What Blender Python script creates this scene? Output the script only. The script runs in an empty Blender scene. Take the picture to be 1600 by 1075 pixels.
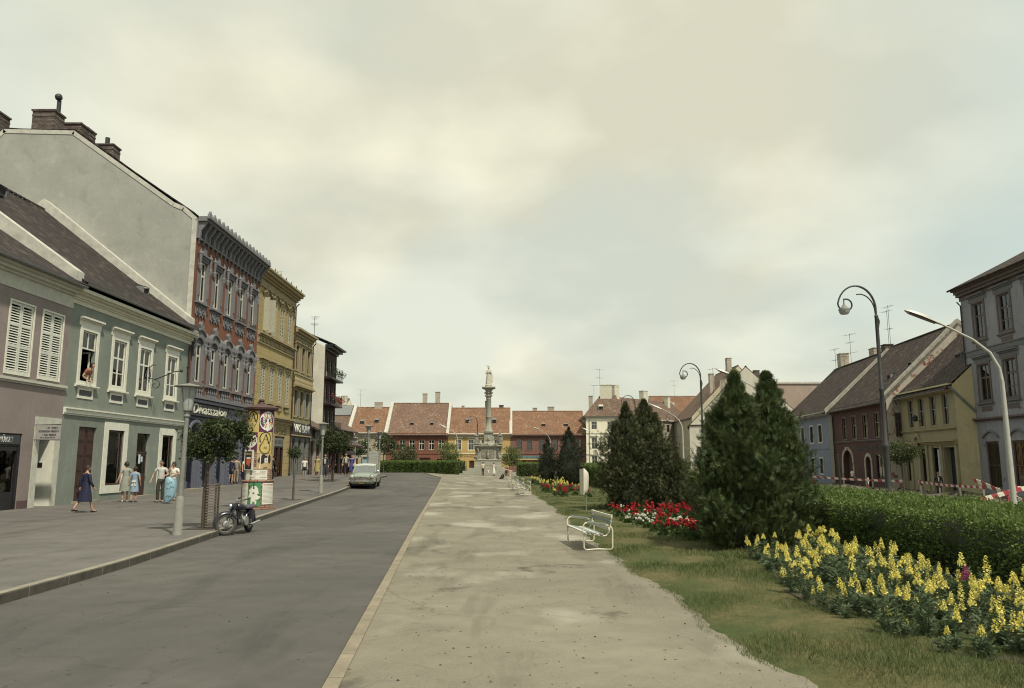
import bpy, math, random
import numpy as np
from mathutils import Vector, Matrix
R = math.radians
PI = math.pi
rnd = random.Random(7)
SC = bpy.context.scene
COL = SC.collection

# ------------------------------------------------------------------ camera
CAM_H = 1.85
TILT = 8.647
cam_d = bpy.data.cameras.new("camera")
cam_d.sensor_width = 36
cam_d.lens = 27
cam_d.clip_start = 0.1
cam_d.clip_end = 3000
cam = bpy.data.objects.new("camera", cam_d)
COL.objects.link(cam)
cam.location = (0, 0, CAM_H)
cam.rotation_euler = (R(90 + TILT), 0, 0)
SC.camera = cam

# ------------------------------------------------------------------ light
SUN_EL, SUN_AZ = 55, 146          # degrees; azimuth clockwise from +Y (camera's forward)
world = bpy.data.worlds.new("World")
SC.world = world
world.use_nodes = True
def make_world():
    nt = world.node_tree; N = nt.nodes; L = nt.links
    N.clear()
    out = N.new('ShaderNodeOutputWorld'); bg = N.new('ShaderNodeBackground')
    sky = N.new('ShaderNodeTexSky'); sky.sky_type = 'NISHITA'; sky.sun_disc = False
    sky.sun_elevation = R(SUN_EL); sky.sun_rotation = R(SUN_AZ)
    sky.air_density = 1.0; sky.dust_density = 3.0; sky.ozone_density = 1.0
    tc = N.new('ShaderNodeTexCoord'); sep = N.new('ShaderNodeSeparateXYZ')
    L.new(tc.outputs['Generated'], sep.inputs[0])
    def math_(op, a, b=None, clamp=False):
        m = N.new('ShaderNodeMath'); m.operation = op; m.use_clamp = clamp
        for i, v in enumerate((a, b)):
            if v is None: continue
            if isinstance(v, (int, float)): m.inputs[i].default_value = v
            else: L.new(v, m.inputs[i])
        return m.outputs[0]
    zz = math_('ADD', math_('MAXIMUM', sep.outputs[2], 0.0), 0.34)
    cx = math_('DIVIDE', sep.outputs[0], zz); cy = math_('DIVIDE', sep.outputs[1], zz)
    com = N.new('ShaderNodeCombineXYZ'); L.new(cx, com.inputs[0]); L.new(cy, com.inputs[1])
    com.inputs[2].default_value = 3.7
    n1 = N.new('ShaderNodeTexNoise'); n1.inputs['Scale'].default_value = 1.3; n1.inputs['Detail'].default_value = 4
    n1.inputs['Roughness'].default_value = 0.5; n1.inputs['Distortion'].default_value = 0.35
    L.new(com.outputs[0], n1.inputs['Vector'])
    n2 = N.new('ShaderNodeTexNoise'); n2.inputs['Scale'].default_value = 1.9; n2.inputs['Detail'].default_value = 6; n2.inputs['Roughness'].default_value = 0.48
    mp = N.new('ShaderNodeMapping'); mp.inputs['Location'].default_value = (4.2, 1.3, 0)
    L.new(com.outputs[0], mp.inputs[0]); L.new(mp.outputs[0], n2.inputs['Vector'])
    # cloud cover: dense in front, thinner to both sides
    ax = math_('ABSOLUTE', math_('SUBTRACT', sep.outputs[0], -0.02))
    side = math_('MULTIPLY', math_('SUBTRACT', ax, 0.33), 2.6, True)
    cov = math_('SUBTRACT', 1.22, math_('MULTIPLY', side, 1.0))
    mk = N.new('ShaderNodeMapRange'); mk.interpolation_type = 'SMOOTHSTEP'
    mk.inputs['From Min'].default_value = 0.38; mk.inputs['From Max'].default_value = 0.66
    L.new(n1.outputs['Fac'], mk.inputs['Value'])
    mask = math_('ADD', math_('MULTIPLY', mk.outputs[0], 0.45), math_('SUBTRACT', cov, 0.62), True)
    # low haze towards the horizon
    hz = math_('SUBTRACT', 1.0, math_('MULTIPLY', sep.outputs[2], 3.2), True)
    mask = math_('MAXIMUM', mask, math_('MULTIPLY', hz, 0.85))
    ramp = N.new('ShaderNodeValToRGB')
    e = ramp.color_ramp.elements
    e[0].position = 0.41; e[0].color = (SKY_D[0], SKY_D[1], SKY_D[2], 1)
    e[1].position = 0.585; e[1].color = (SKY_L[0], SKY_L[1], SKY_L[2], 1)
    L.new(n2.outputs['Fac'], ramp.inputs[0])
    up = N.new('ShaderNodeVectorMath'); up.operation = 'SCALE'; up.inputs['Scale'].default_value = 10.0
    L.new(ramp.outputs[0], up.inputs[0])
    # thin veil over the clear sky
    veil = N.new('ShaderNodeMix'); veil.data_type = 'RGBA'; veil.inputs['Factor'].default_value = 0.72
    L.new(sky.outputs[0], veil.inputs['A']); veil.inputs['B'].default_value = (5.5, 6.6, 5.9, 1)
    mx = N.new('ShaderNodeMix'); mx.data_type = 'RGBA'
    L.new(mask, mx.inputs['Factor']); L.new(veil.outputs['Result'], mx.inputs['A']); L.new(up.outputs[0], mx.inputs['B'])
    L.new(mx.outputs['Result'], bg.inputs['Color'])
    bg.inputs['Strength'].default_value = 0.1
    L.new(bg.outputs[0], out.inputs['Surface'])
SKY_D = (0.575, 0.56, 0.44)
SKY_L = (0.76, 0.735, 0.58)
make_world()

sun_d = bpy.data.lights.new("sun", 'SUN')
sun_d.energy = 3.7
sun_d.angle = R(2.5)
sun_d.color = (1.0, 0.93, 0.78)
sun = bpy.data.objects.new("sun", sun_d)
COL.objects.link(sun)
sd = Vector((math.sin(R(SUN_AZ)) * math.cos(R(SUN_EL)), math.cos(R(SUN_AZ)) * math.cos(R(SUN_EL)), math.sin(R(SUN_EL))))
sun.rotation_euler = sd.to_track_quat('Z', 'Y').to_euler()
sun.location = (20, -10, 60)

SC.view_settings.view_transform = 'Standard'
SC.view_settings.look = 'None'
SC.view_settings.exposure = 0.30
SC.view_settings.gamma = 1.0
SC.cycles.filter_width = 1.1
SC.cycles.max_bounces = 6
SC.cycles.diffuse_bounces = 3
SC.cycles.glossy_bounces = 2
SC.cycles.transparent_max_bounces = 12

# ------------------------------------------------------------------ ground shape
def S(t):
    t = max(0.0, min(1.0, t))
    return t * t * (3 - 2 * t)
def terrain(x, y):
    z = 0.55 * S((-x - 3) / 9) * S((y - 36) / 28) * (1 - S((y - 85) / 25))
    z -= 0.5 * S((x - 10) / 5)
    return z
def at(px, py, dz=0.0):
    """ground point seen in the photograph at (px, py)"""
    a = (px - 800) / 1200; b = (537.5 - py) / 1200
    ct, st = math.cos(R(TILT)), math.sin(R(TILT))
    fx, fy, fz = a, ct - b * st, st + b * ct
    t = CAM_H / max(1e-4, -fz)
    for _ in range(30):
        x, y = fx * t, fy * t
        t = 0.5 * t + 0.5 * (CAM_H - terrain(x, y) - dz) / max(1e-4, -fz)
    return (fx * t, fy * t)
def polyx(pts):
    pts = sorted(pts, key=lambda p: p[1])
    xs = [p[0] for p in pts]; ys = [p[1] for p in pts]
    return lambda y: float(np.interp(y, ys, xs)) if ys[0] <= y <= ys[-1] else (
        xs[0] + (xs[1] - xs[0]) / (ys[1] - ys[0]) * (y - ys[0]) if y < ys[0] else
        xs[-1] + (xs[-1] - xs[-2]) / (ys[-1] - ys[-2]) * (y - ys[-1]))

# ------------------------------------------------------------------ mesh helpers
class MB:
    def __init__(s):
        s.v = []; s.f = []; s.mi = []; s.uv = []; s.M = None; s.cur = 0; s.has_uv = False
    def pt(s, p):
        p = Vector(p)
        if s.M is not None: p = s.M @ p
        s.v.append(p); return len(s.v) - 1
    def face(s, idx, uv=None):
        s.f.append(list(idx)); s.mi.append(s.cur); s.uv.append(uv)
        if uv: s.has_uv = True
    def poly(s, pts, uv=None):
        s.face([s.pt(p) for p in pts], uv)
    def box(s, x0, x1, y0, y1, z0, z1):
        i = [s.pt(p) for p in ((x0, y0, z0), (x1, y0, z0), (x1, y1, z0), (x0, y1, z0), (x0, y0, z1), (x1, y0, z1), (x1, y1, z1), (x0, y1, z1))]
        for q in ((0, 3, 2, 1), (4, 5, 6, 7), (0, 1, 5, 4), (1, 2, 6, 5), (2, 3, 7, 6), (3, 0, 4, 7)):
            s.face([i[k] for k in q])
    def tube(s, path, rad, n=8, cap=True):
        path = [Vector(p) for p in path]
        if isinstance(rad, (int, float)): rad = [rad] * len(path)
        rings = []; prev = None
        for k, p in enumerate(path):
            if k == 0: d = path[1] - path[0]
            elif k == len(path) - 1: d = path[-1] - path[-2]
            else: d = path[k + 1] - path[k - 1]
            d.normalize()
            if prev is None:
                a = Vector((0, 0, 1)) if abs(d.z) < 0.9 else Vector((1, 0, 0))
                u = d.cross(a).normalized()
            else:
                u = (prev - d * prev.dot(d))
                u = u.normalized() if u.length > 1e-6 else d.orthogonal().normalized()
            prev = u; w = d.cross(u)
            rings.append([s.pt(p + (u * math.cos(2 * PI * j / n) + w * math.sin(2 * PI * j / n)) * rad[k]) for j in range(n)])
        for a, b in zip(rings, rings[1:]):
            for j in range(n):
                s.face([a[j], a[(j + 1) % n], b[(j + 1) % n], b[j]])
        if cap:
            s.face(rings[0][::-1]); s.face(rings[-1])
    def lathe(s, prof, n=16, c=(0, 0, 0), a0=0.0, a1=2 * PI):
        full = abs(a1 - a0 - 2 * PI) < 1e-6
        m = n if full else n + 1
        rings = []
        for r, z in prof:
            rings.append([s.pt((c[0] + r * math.cos(a0 + (a1 - a0) * j / n), c[1] + r * math.sin(a0 + (a1 - a0) * j / n), c[2] + z)) for j in range(m)])
        for a, b in zip(rings, rings[1:]):
            for j in range(n):
                s.face([a[j], a[(j + 1) % m], b[(j + 1) % m], b[j]])
        if full:
            if prof[0][0] > 1e-4: s.face(rings[0][::-1])
            if prof[-1][0] > 1e-4: s.face(rings[-1])
    def prism(s, pts, d, axis='y', o=0.0):
        """closed outline (2-D) pushed along an axis from o to o+d"""
        def mk(p, t):
            return {'y': (p[0], t, p[1]), 'x': (t, p[0], p[1]), 'z': (p[0], p[1], t)}[axis]
        a = [s.pt(mk(p, o)) for p in pts]; b = [s.pt(mk(p, o + d)) for p in pts]
        n = len(pts)
        s.face(a); s.face(b[::-1])
        for j in range(n):
            s.face([a[j], b[j], b[(j + 1) % n], a[(j + 1) % n]])
    def loft(s, rings, cap=True):
        R_ = [[s.pt(p) for p in r] for r in rings]
        n = len(R_[0])
        for a, b in zip(R_, R_[1:]):
            for j in range(n):
                s.face([a[j], a[(j + 1) % n], b[(j + 1) % n], b[j]])
        if cap: s.face(R_[0][::-1]); s.face(R_[-1])
    def ball(s, c, r, n=10, m=7, sc=(1, 1, 1)):
        rings = []
        for i in range(1, m):
            t = PI * i / m
            rings.append([s.pt((c[0] + sc[0] * r * math.sin(t) * math.cos(2 * PI * j / n), c[1] + sc[1] * r * math.sin(t) * math.sin(2 * PI * j / n), c[2] + sc[2] * r * math.cos(t))) for j in range(n)])
        top = s.pt((c[0], c[1], c[2] + r * sc[2])); bot = s.pt((c[0], c[1], c[2] - r * sc[2]))
        for j in range(n):
            s.face([top, rings[0][j], rings[0][(j + 1) % n]])
            s.face([bot, rings[-1][(j + 1) % n], rings[-1][j]])
        for a, b in zip(rings, rings[1:]):
            for j in range(n):
                s.face([a[j], b[j], b[(j + 1) % n], a[(j + 1) % n]])
    def mesh(s, name, mats, smooth=None):
        me = bpy.data.meshes.new(name)
        me.from_pydata([tuple(p) for p in s.v], [], s.f)
        for m in (mats if isinstance(mats, (list, tuple)) else [mats]):
            me.materials.append(m)
        me.polygons.foreach_set('material_index', s.mi)
        if s.has_uv:
            l = me.uv_layers.new(name='UVMap')
            k = 0
            for f, uv in zip(s.f, s.uv):
                for j in range(len(f)):
                    l.data[k].uv = uv[j] if uv else (0, 0)
                    k += 1
        if smooth:
            me.polygons.foreach_set('use_smooth', [True] * len(me.polygons))
            me.update()
            me.set_sharp_from_angle(angle=R(smooth))
        me.update()
        return me
    def build(s, name, mats, parent=None, smooth=None, loc=(0, 0, 0), rot=0.0):
        return link(name, s.mesh(name, mats, smooth), parent, loc, rot)

def link(name, me, parent=None, loc=(0, 0, 0), rot=0.0):
    o = bpy.data.objects.new(name, me)
    COL.objects.link(o)
    o.location = loc
    o.rotation_euler = (0, 0, rot) if isinstance(rot, (int, float)) else rot
    if parent is not None: o.parent = parent
    return o
def tag(o, label=None, cat=None, group=None, kind=None):
    if label: o['label'] = label
    if cat: o['category'] = cat
    if group: o['group'] = group
    if kind: o['kind'] = kind
    return o
def empty(name, label, cat, loc=(0, 0, 0), rot=0.0, group=None):
    o = bpy.data.objects.new(name, None)
    COL.objects.link(o)
    o.empty_display_size = 0.2
    o.location = loc; o.rotation_euler = (0, 0, rot)
    return tag(o, label, cat, group)
def copy_tree(o, loc=None, rot=None, label=None, parent=None, scale=None, kids=None):
    c = o.copy(); COL.objects.link(c)
    if parent is not None: c.parent = parent
    if loc is not None: c.location = loc
    if rot is not None: c.rotation_euler = (0, 0, rot)
    if scale is not None: c.scale = scale if not isinstance(scale, (int, float)) else (scale,) * 3
    if label: c['label'] = label
    for ch in list(o.children):
        copy_tree(ch, parent=c)
    return c
def arc(cx, cz, r, a0, a1, n):
    return [(cx + r * math.cos(R(a0 + (a1 - a0) * i / n)), cz + r * math.sin(R(a0 + (a1 - a0) * i / n))) for i in range(n + 1)]

def np_mesh(name, verts, faces, mats, mat_idx=None):
    """fast mesh from arrays; faces is (n,3) or (n,4)"""
    me = bpy.data.meshes.new(name)
    nv, nf, k = len(verts), len(faces), faces.shape[1]
    me.vertices.add(nv); me.vertices.foreach_set('co', np.asarray(verts, dtype=np.float32).ravel())
    me.loops.add(nf * k); me.loops.foreach_set('vertex_index', np.asarray(faces, dtype=np.int32).ravel())
    me.polygons.add(nf); me.polygons.foreach_set('loop_start', np.arange(0, nf * k, k, dtype=np.int32))
    for m in (mats if isinstance(mats, (list, tuple)) else [mats]): me.materials.append(m)
    if mat_idx is not None: me.polygons.foreach_set('material_index', np.asarray(mat_idx, dtype=np.int32))
    me.update(calc_edges=True)
    return me
def scatter(tv, tf, pos, rot, sc):
    """copies of a small template (verts, faces) as one pair of arrays"""
    tv = np.asarray(tv, float); tf = np.asarray(tf, int)
    pos = np.asarray(pos, float); n = len(pos)
    V = np.einsum('nij,kj->nki', rot, tv) * np.asarray(sc, float).reshape(n, -1, 1 if np.ndim(sc) == 1 else 3) + pos[:, None, :]
    F = tf[None] + (np.arange(n) * len(tv))[:, None, None]
    return V.reshape(-1, 3), F.reshape(-1, tf.shape[1])
def basis(d, rng, roll=None):
    """rotations whose local y follows directions d, rolled at random"""
    d = np.asarray(d, float); d = d / np.linalg.norm(d, axis=1, keepdims=True)
    n = len(d)
    a = np.tile(np.array([0.0, 0, 1]), (n, 1)); m = np.abs(d[:, 2]) > 0.95; a[m] = [1, 0, 0]
    x = np.cross(d, a); x /= np.linalg.norm(x, axis=1, keepdims=True)
    z = np.cross(x, d)
    t = rng.uniform(0, 2 * PI, n) if roll is None else rng.normal(0, roll, n)
    c, s_ = np.cos(t)[:, None], np.sin(t)[:, None]
    x2 = x * c + z * s_; z2 = -x * s_ + z * c
    return np.stack([x2, d, z2], axis=2)
def join_np(parts):
    V = []; F = []; o = 0
    for v, f in parts:
        V.append(v); F.append(f + o); o += len(v)
    return np.concatenate(V), np.concatenate(F)

# ------------------------------------------------------------------ materials
MATS = {}
def new_mat(name):
    m = bpy.data.materials.new(name); m.use_nodes = True
    nt = m.node_tree; nt.nodes.clear()
    out = nt.nodes.new('ShaderNodeOutputMaterial')
    p = nt.nodes.new('ShaderNodeBsdfPrincipled')
    nt.links.new(p.outputs[0], out.inputs[0])
    return m, nt, p, out
class G:
    """small node-graph writer"""
    def __init__(s, nt): s.nt = nt; s.N = nt.nodes; s.L = nt.links
    def set(s, sock, v):
        if hasattr(v, 'is_output'): s.L.new(v, sock)
        elif isinstance(v, (tuple, list)) and len(v) == 3 and sock.type == 'RGBA': sock.default_value = (*v, 1)
        else: sock.default_value = v
    def coord(s, kind='Object', scale=(1, 1, 1)):
        t = s.N.new('ShaderNodeTexCoord'); m = s.N.new('ShaderNodeMapping')
        s.L.new(t.outputs[kind], m.inputs[0]); m.inputs['Scale'].default_value = scale
        return m.outputs[0]
    def noise(s, vec, scale, detail=4, rough=0.55, dist=0.0):
        n = s.N.new('ShaderNodeTexNoise'); s.L.new(vec, n.inputs['Vector'])
        n.inputs['Scale'].default_value = scale; n.inputs['Detail'].default_value = detail
        n.inputs['Roughness'].default_value = rough; n.inputs['Distortion'].default_value = dist
        return n.outputs['Fac']
    def vor(s, vec, scale, feature='F1', out='Distance'):
        n = s.N.new('ShaderNodeTexVoronoi'); n.feature = feature; s.L.new(vec, n.inputs['Vector'])
        n.inputs['Scale'].default_value = scale
        return n.outputs[out]
    def rng(s, v, a, b, lo=0.0, hi=1.0):
        m = s.N.new('ShaderNodeMapRange'); s.set(m.inputs['Value'], v)
        m.inputs['From Min'].default_value = a; m.inputs['From Max'].default_value = b
        m.inputs['To Min'].default_value = lo; m.inputs['To Max'].default_value = hi
        return m.outputs[0]
    def math(s, op, a, b=0.0, clamp=False):
        m = s.N.new('ShaderNodeMath'); m.operation = op; m.use_clamp = clamp
        s.set(m.inputs[0], a); s.set(m.inputs[1], b); return m.outputs[0]
    def mix(s, f, a, b, mode='MIX'):
        m = s.N.new('ShaderNodeMix'); m.data_type = 'RGBA'; m.blend_type = mode
        s.set(m.inputs['Factor'], f); s.set(m.inputs['A'], a); s.set(m.inputs['B'], b)
        return m.outputs['Result']
    def bump(s, h, strength=0.3, dist=0.02):
        b = s.N.new('ShaderNodeBump'); b.inputs['Strength'].default_value = strength; b.inputs['Distance'].default_value = dist
        s.L.new(h, b.inputs['Height']); return b.outputs[0]
def sh(c, k): return tuple(max(0.0, min(1.0, x * k)) for x in c)

def plain(name, col, rough=0.6, metal=0.0, var=0.15, scale=6.0, bump=0.0, spec=0.4):
    """painted or bare surface with slight mottling"""
    key = ('plain', name)
    if key in MATS: return MATS[key]
    m, nt, p, out = new_mat(name); g = G(nt)
    c = g.coord()
    n = g.noise(c, scale, 5); n2 = g.noise(c, scale * 9, 3)
    f = g.math('ADD', g.math('MULTIPLY', n, 0.7), g.math('MULTIPLY', n2, 0.3))
    g.set(p.inputs['Base Color'], g.mix(g.rng(f, 0.3, 0.7), sh(col, 1 - var), sh(col, 1 + var)))
    g.set(p.inputs['Roughness'], g.rng(n, 0.3, 0.7, max(0.03, rough - 0.1), min(1, rough + 0.1)))
    p.inputs['Metallic'].default_value = metal
    p.inputs['Specular IOR Level'].default_value = spec
    if bump: g.set(p.inputs['Normal'], g.bump(n2, bump, 0.01))
    MATS[key] = m; return m

def stucco(name, col, stain=0.35, stain_col=None, rough=0.9, peel=None, peel_amt=0.6, lines=None, fine=1.0):
    """lime-washed render: broad mottling, run-off streaks, patches of peeling"""
    key = ('stucco', name)
    if key in MATS: return MATS[key]
    m, nt, p, out = new_mat(name); g = G(nt)
    c = g.coord(); cs = g.coord(scale=(2.2, 2.2, 0.16))
    n1 = g.noise(c, 0.55, 6, 0.6); n2 = g.noise(c, 5.0, 5, 0.65); n3 = g.noise(cs, 1.6, 4, 0.6); n4 = g.noise(c, 60, 2)
    base = g.mix(g.rng(n1, 0.3, 0.7), sh(col, 0.84), sh(col, 1.14))
    base = g.mix(g.rng(n2, 0.3, 0.75, 0, 0.35), base, sh(col, 0.7))
    base = g.mix(g.rng(n4, 0.3, 0.7, 0, 0.22), base, sh(col, 1.35))
    sc = stain_col or sh(col, 0.45)
    base = g.mix(g.math('MULTIPLY', g.math('MULTIPLY', g.rng(n3, 0.50, 0.74), g.rng(n1, 0.42, 0.6), True), stain), base, sc)
    n8 = g.noise(c, 0.8, 7, 0.7, 0.6)
    base = g.mix(g.rng(n8, 0.56, 0.62, 0, 0.28), base, sh(col, 0.62))
    base = g.mix(g.rng(n8, 0.42, 0.37, 0, 0.22), base, sh(col, 1.45))
    if peel:
        n5 = g.noise(c, 0.9, 8, 0.68, 0.3)
        base = g.mix(g.rng(n5, peel_amt, peel_amt + 0.035), base, peel)
    if lines:
        # rusticated courses: dark grooves at a fixed pitch in z
        sp = g.N.new('ShaderNodeSeparateXYZ'); g.L.new(g.coord(), sp.inputs[0])
        fr = g.math('FRACT', g.math('DIVIDE', sp.outputs[2], lines))
        gr = g.rng(g.math('ABSOLUTE', g.math('SUBTRACT', fr, 0.5)), 0.455, 0.48)
        base = g.mix(g.math('MULTIPLY', gr, 0.6), base, sh(col, 0.35))
    g.set(p.inputs['Base Color'], base)
    p.inputs['Roughness'].default_value = rough
    p.inputs['Specular IOR Level'].default_value = 0.2
    h = g.math('ADD', g.math('MULTIPLY', n4, 0.35), g.math('MULTIPLY', n2, 0.65))
    g.set(p.inputs['Normal'], g.bump(h, 0.35 * fine, 0.02))
    MATS[key] = m; return m

def tiles(name, c1, c2, c3, w=0.19, h=0.17, moss=0.3, mosscol=(0.10, 0.10, 0.07)):
    key = ('tiles', name)
    if key in MATS: return MATS[key]
    m, nt, p, out = new_mat(name); g = G(nt)
    uv = g.coord('UV')
    nz = g.noise(uv, 1.3, 3)
    b = g.N.new('ShaderNodeTexBrick'); g.L.new(uv, b.inputs['Vector'])
    b.offset = 0.5; b.inputs['Scale'].default_value = 1.0
    b.inputs['Brick Width'].default_value = w; b.inputs['Row Height'].default_value = h
    b.inputs['Mortar Size'].default_value = 0.012; b.inputs['Mortar Smooth'].default_value = 0.2; b.inputs['Bias'].default_value = 0.0
    b.inputs['Color1'].default_value = (*c1, 1); b.inputs['Color2'].default_value = (*c2, 1); b.inputs['Mortar'].default_value = (*sh(c1, 0.3), 1)
    n1 = g.noise(uv, 0.45, 6, 0.6); n2 = g.noise(uv, 4.0, 4, 0.7); n3 = g.noise(g.coord('UV', (1.0, 0.25, 1)), 2.4, 5, 0.7)
    # single pale or replaced tiles
    sn = g.N.new('ShaderNodeVectorMath'); sn.operation = 'SNAP'; g.L.new(uv, sn.inputs[0]); sn.inputs[1].default_value = (w, h, 1)
    wn = g.N.new('ShaderNodeTexWhiteNoise'); g.L.new(sn.outputs[0], wn.inputs['Vector'])
    base = g.mix(g.rng(wn.outputs['Value'], 0.75, 1.0, 0, 0.8), b.outputs['Color'], c3)
    base = g.mix(g.rng(n1, 0.42, 0.7, 0, 0.75), base, sh(c2, 0.55))
    base = g.mix(g.math('MULTIPLY', g.rng(n2, 0.5, 0.75), moss), base, mosscol)
    base = g.mix(g.rng(n3, 0.52, 0.8, 0, 0.22), base, sh(c3, 1.1))
    g.set(p.inputs['Base Color'], base)
    p.inputs['Roughness'].default_value = 0.85; p.inputs['Specular IOR Level'].default_value = 0.25
    sp = g.N.new('ShaderNodeSeparateXYZ'); g.L.new(uv, sp.inputs[0])
    saw = g.math('FRACT', g.math('DIVIDE', sp.outputs[1], h))
    hh = g.math('ADD', g.math('MULTIPLY', g.math('SUBTRACT', 1.0, saw), 0.6), g.math('MULTIPLY', g.math('SUBTRACT', 1.0, b.outputs['Fac']), 0.4))
    hh = g.math('ADD', hh, g.math('MULTIPLY', wn.outputs['Value'], 0.25))
    g.set(p.inputs['Normal'], g.bump(hh, 0.9, 0.035))
    MATS[key] = m; return m

def asphalt(name, col, warm, spots=0.5, patch=0.4, fines=(0.02, 0.02, 0.02), stains=0.5, light=None, cracks=0.6):
    key = ('asph', name)
    if key in MATS: return MATS[key]
    m, nt, p, out = new_mat(name); g = G(nt)
    c = g.coord(); cl = g.coord(scale=(1.0, 0.22, 1))
    n1 = g.noise(c, 0.18, 5, 0.6); n2 = g.noise(c, 1.4, 6, 0.65); n3 = g.noise(c, 45, 3, 0.7); n4 = g.noise(cl, 0.9, 5, 0.6, 0.5)
    base = g.mix(g.rng(n1, 0.4, 0.6), sh(col, 0.84), warm)
    base = g.mix(g.rng(n2, 0.4, 0.68, 0, 0.6), base, sh(col, 0.68))
    base = g.mix(g.rng(n3, 0.35, 0.7, 0, 0.5), base, sh(col, 1.35))
    base = g.mix(g.math('MULTIPLY', g.rng(n4, 0.53, 0.67), patch), base, sh(col, 0.5))
    n6 = g.noise(c, 0.6, 7, 0.7, 0.8)
    base = g.mix(g.math('MULTIPLY', g.rng(n6, 0.585, 0.68), stains), base, sh(col, 0.38))
    if light:
        n7 = g.noise(g.coord(scale=(1, 0.6, 1)), 0.5, 4, 0.5)
        base = g.mix(g.rng(n7, 0.54, 0.66, 0, 0.6), base, light)
    v = g.vor(c, 4.0); v2 = g.vor(c, 1.1)
    base = g.mix(g.math('MULTIPLY', g.rng(v, 0.06, 0.10, 1, 0), spots), base, fines)
    base = g.mix(g.math('MULTIPLY', g.rng(v2, 0.03, 0.045, 1, 0), spots), base, fines)
    wv = g.N.new('ShaderNodeVectorMath'); wv.operation = 'ADD'; nn = g.N.new('ShaderNodeTexNoise'); g.L.new(c, nn.inputs['Vector']); nn.inputs['Scale'].default_value = 1.1; nn.inputs['Detail'].default_value = 6
    g.L.new(c, wv.inputs[0]); g.L.new(nn.outputs['Color'], wv.inputs[1])
    ce = g.vor(wv.outputs[0], 0.30, 'DISTANCE_TO_EDGE'); cm = g.noise(c, 0.35, 2)
    crack = g.math('MULTIPLY', g.rng(ce, 0.004, 0.010, 1, 0), g.rng(cm, 0.47, 0.55), True)
    base = g.mix(g.math('MULTIPLY', crack, cracks), base, sh(col, 0.3))
    g.set(p.inputs['Base Color'], base)
    g.set(p.inputs['Roughness'], g.rng(n2, 0.3, 0.7, 0.82, 0.97))
    p.inputs['Specular IOR Level'].default_value = 0.25
    h = g.math('ADD', g.math('MULTIPLY', n3, 0.6), g.math('MULTIPLY', n2, 0.8))
    g.set(p.inputs['Normal'], g.bump(h, 0.4, 0.02))
    MATS[key] = m; return m

def foliage(name, c1, c2, c3, trans=0.25, scale=1.2, rough=0.6):
    """leaves: tint differs from leaf to leaf and from clump to clump"""
    key = ('fol', name)
    if key in MATS: return MATS[key]
    m, nt, p, out = new_mat(name); g = G(nt)
    geo = g.N.new('ShaderNodeNewGeometry'); c = g.coord()
    r = geo.outputs['Random Per Island']; n = g.noise(c, scale, 3)
    base = g.mix(r, c1, c2)
    base = g.mix(g.rng(n, 0.5, 0.72, 0, 0.7), base, c3)
    base = g.mix(g.rng(r, 0.93, 0.94, 0, 0.5), base, sh(c3, 1.3))
    g.set(p.inputs['Base Color'], base); p.inputs['Roughness'].default_value = rough
    p.inputs['Specular IOR Level'].default_value = 0.3
    if trans:
        t = g.N.new('ShaderNodeBsdfTranslucent'); g.set(t.inputs['Color'], g.mix(0.5, base, (base and sh(c3, 1.2))))
        ms = g.N.new('ShaderNodeMixShader'); ms.inputs[0].default_value = trans
        g.L.new(p.outputs[0], ms.inputs[1]); g.L.new(t.outputs[0], ms.inputs[2]); g.L.new(ms.outputs[0], out.inputs[0])
    MATS[key] = m; return m

def glass(name='window_glass', tint=(0.75, 0.8, 0.82), dark=0.35):
    key = ('glass', name)
    if key in MATS: return MATS[key]
    m, nt, p, out = new_mat(name); g = G(nt); nt.nodes.remove(p)
    t = g.N.new('ShaderNodeBsdfTransparent'); t.inputs['Color'].default_value = (*sh(tint, 1 - dark * 0.5), 1)
    gl = g.N.new('ShaderNodeBsdfGlossy'); gl.inputs['Roughness'].default_value = 0.04
    fr = g.N.new('ShaderNodeFresnel'); fr.inputs['IOR'].default_value = 1.5
    c = g.coord(); b = g.bump(g.noise(c, 1.3, 2), 0.12, 0.05)
    g.L.new(b, gl.inputs['Normal']); g.L.new(b, fr.inputs['Normal'])
    ms = g.N.new('ShaderNodeMixShader')
    g.L.new(g.math('ADD', g.math('MULTIPLY', fr.outputs[0], 1.0), 0.05), ms.inputs[0]); g.L.new(t.outputs[0], ms.inputs[1]); g.L.new(gl.outputs[0], ms.inputs[2])
    g.L.new(ms.outputs[0], out.inputs[0])
    MATS[key] = m; return m

def ribbed(name, c1, c2, pitch, axis=0, rough=0.8):
    """two-tone stripes along one object axis (curtain folds, boards, barrier stripes)"""
    key = ('rib', name)
    if key in MATS: return MATS[key]
    m, nt, p, out = new_mat(name); g = G(nt)
    sp = g.N.new('ShaderNodeSeparateXYZ'); g.L.new(g.coord(), sp.inputs[0])
    fr = g.math('FRACT', g.math('DIVIDE', sp.outputs[axis], pitch))
    f = g.math('GREATER_THAN', fr, 0.5)
    n = g.noise(g.coord(), 9, 4)
    base = g.mix(f, c1, c2)
    base = g.mix(g.rng(n, 0.45, 0.75, 0, 0.4), base, sh(c1, 0.5))
    g.set(p.inputs['Base Color'], base); p.inputs['Roughness'].default_value = rough
    MATS[key] = m; return m

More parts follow.
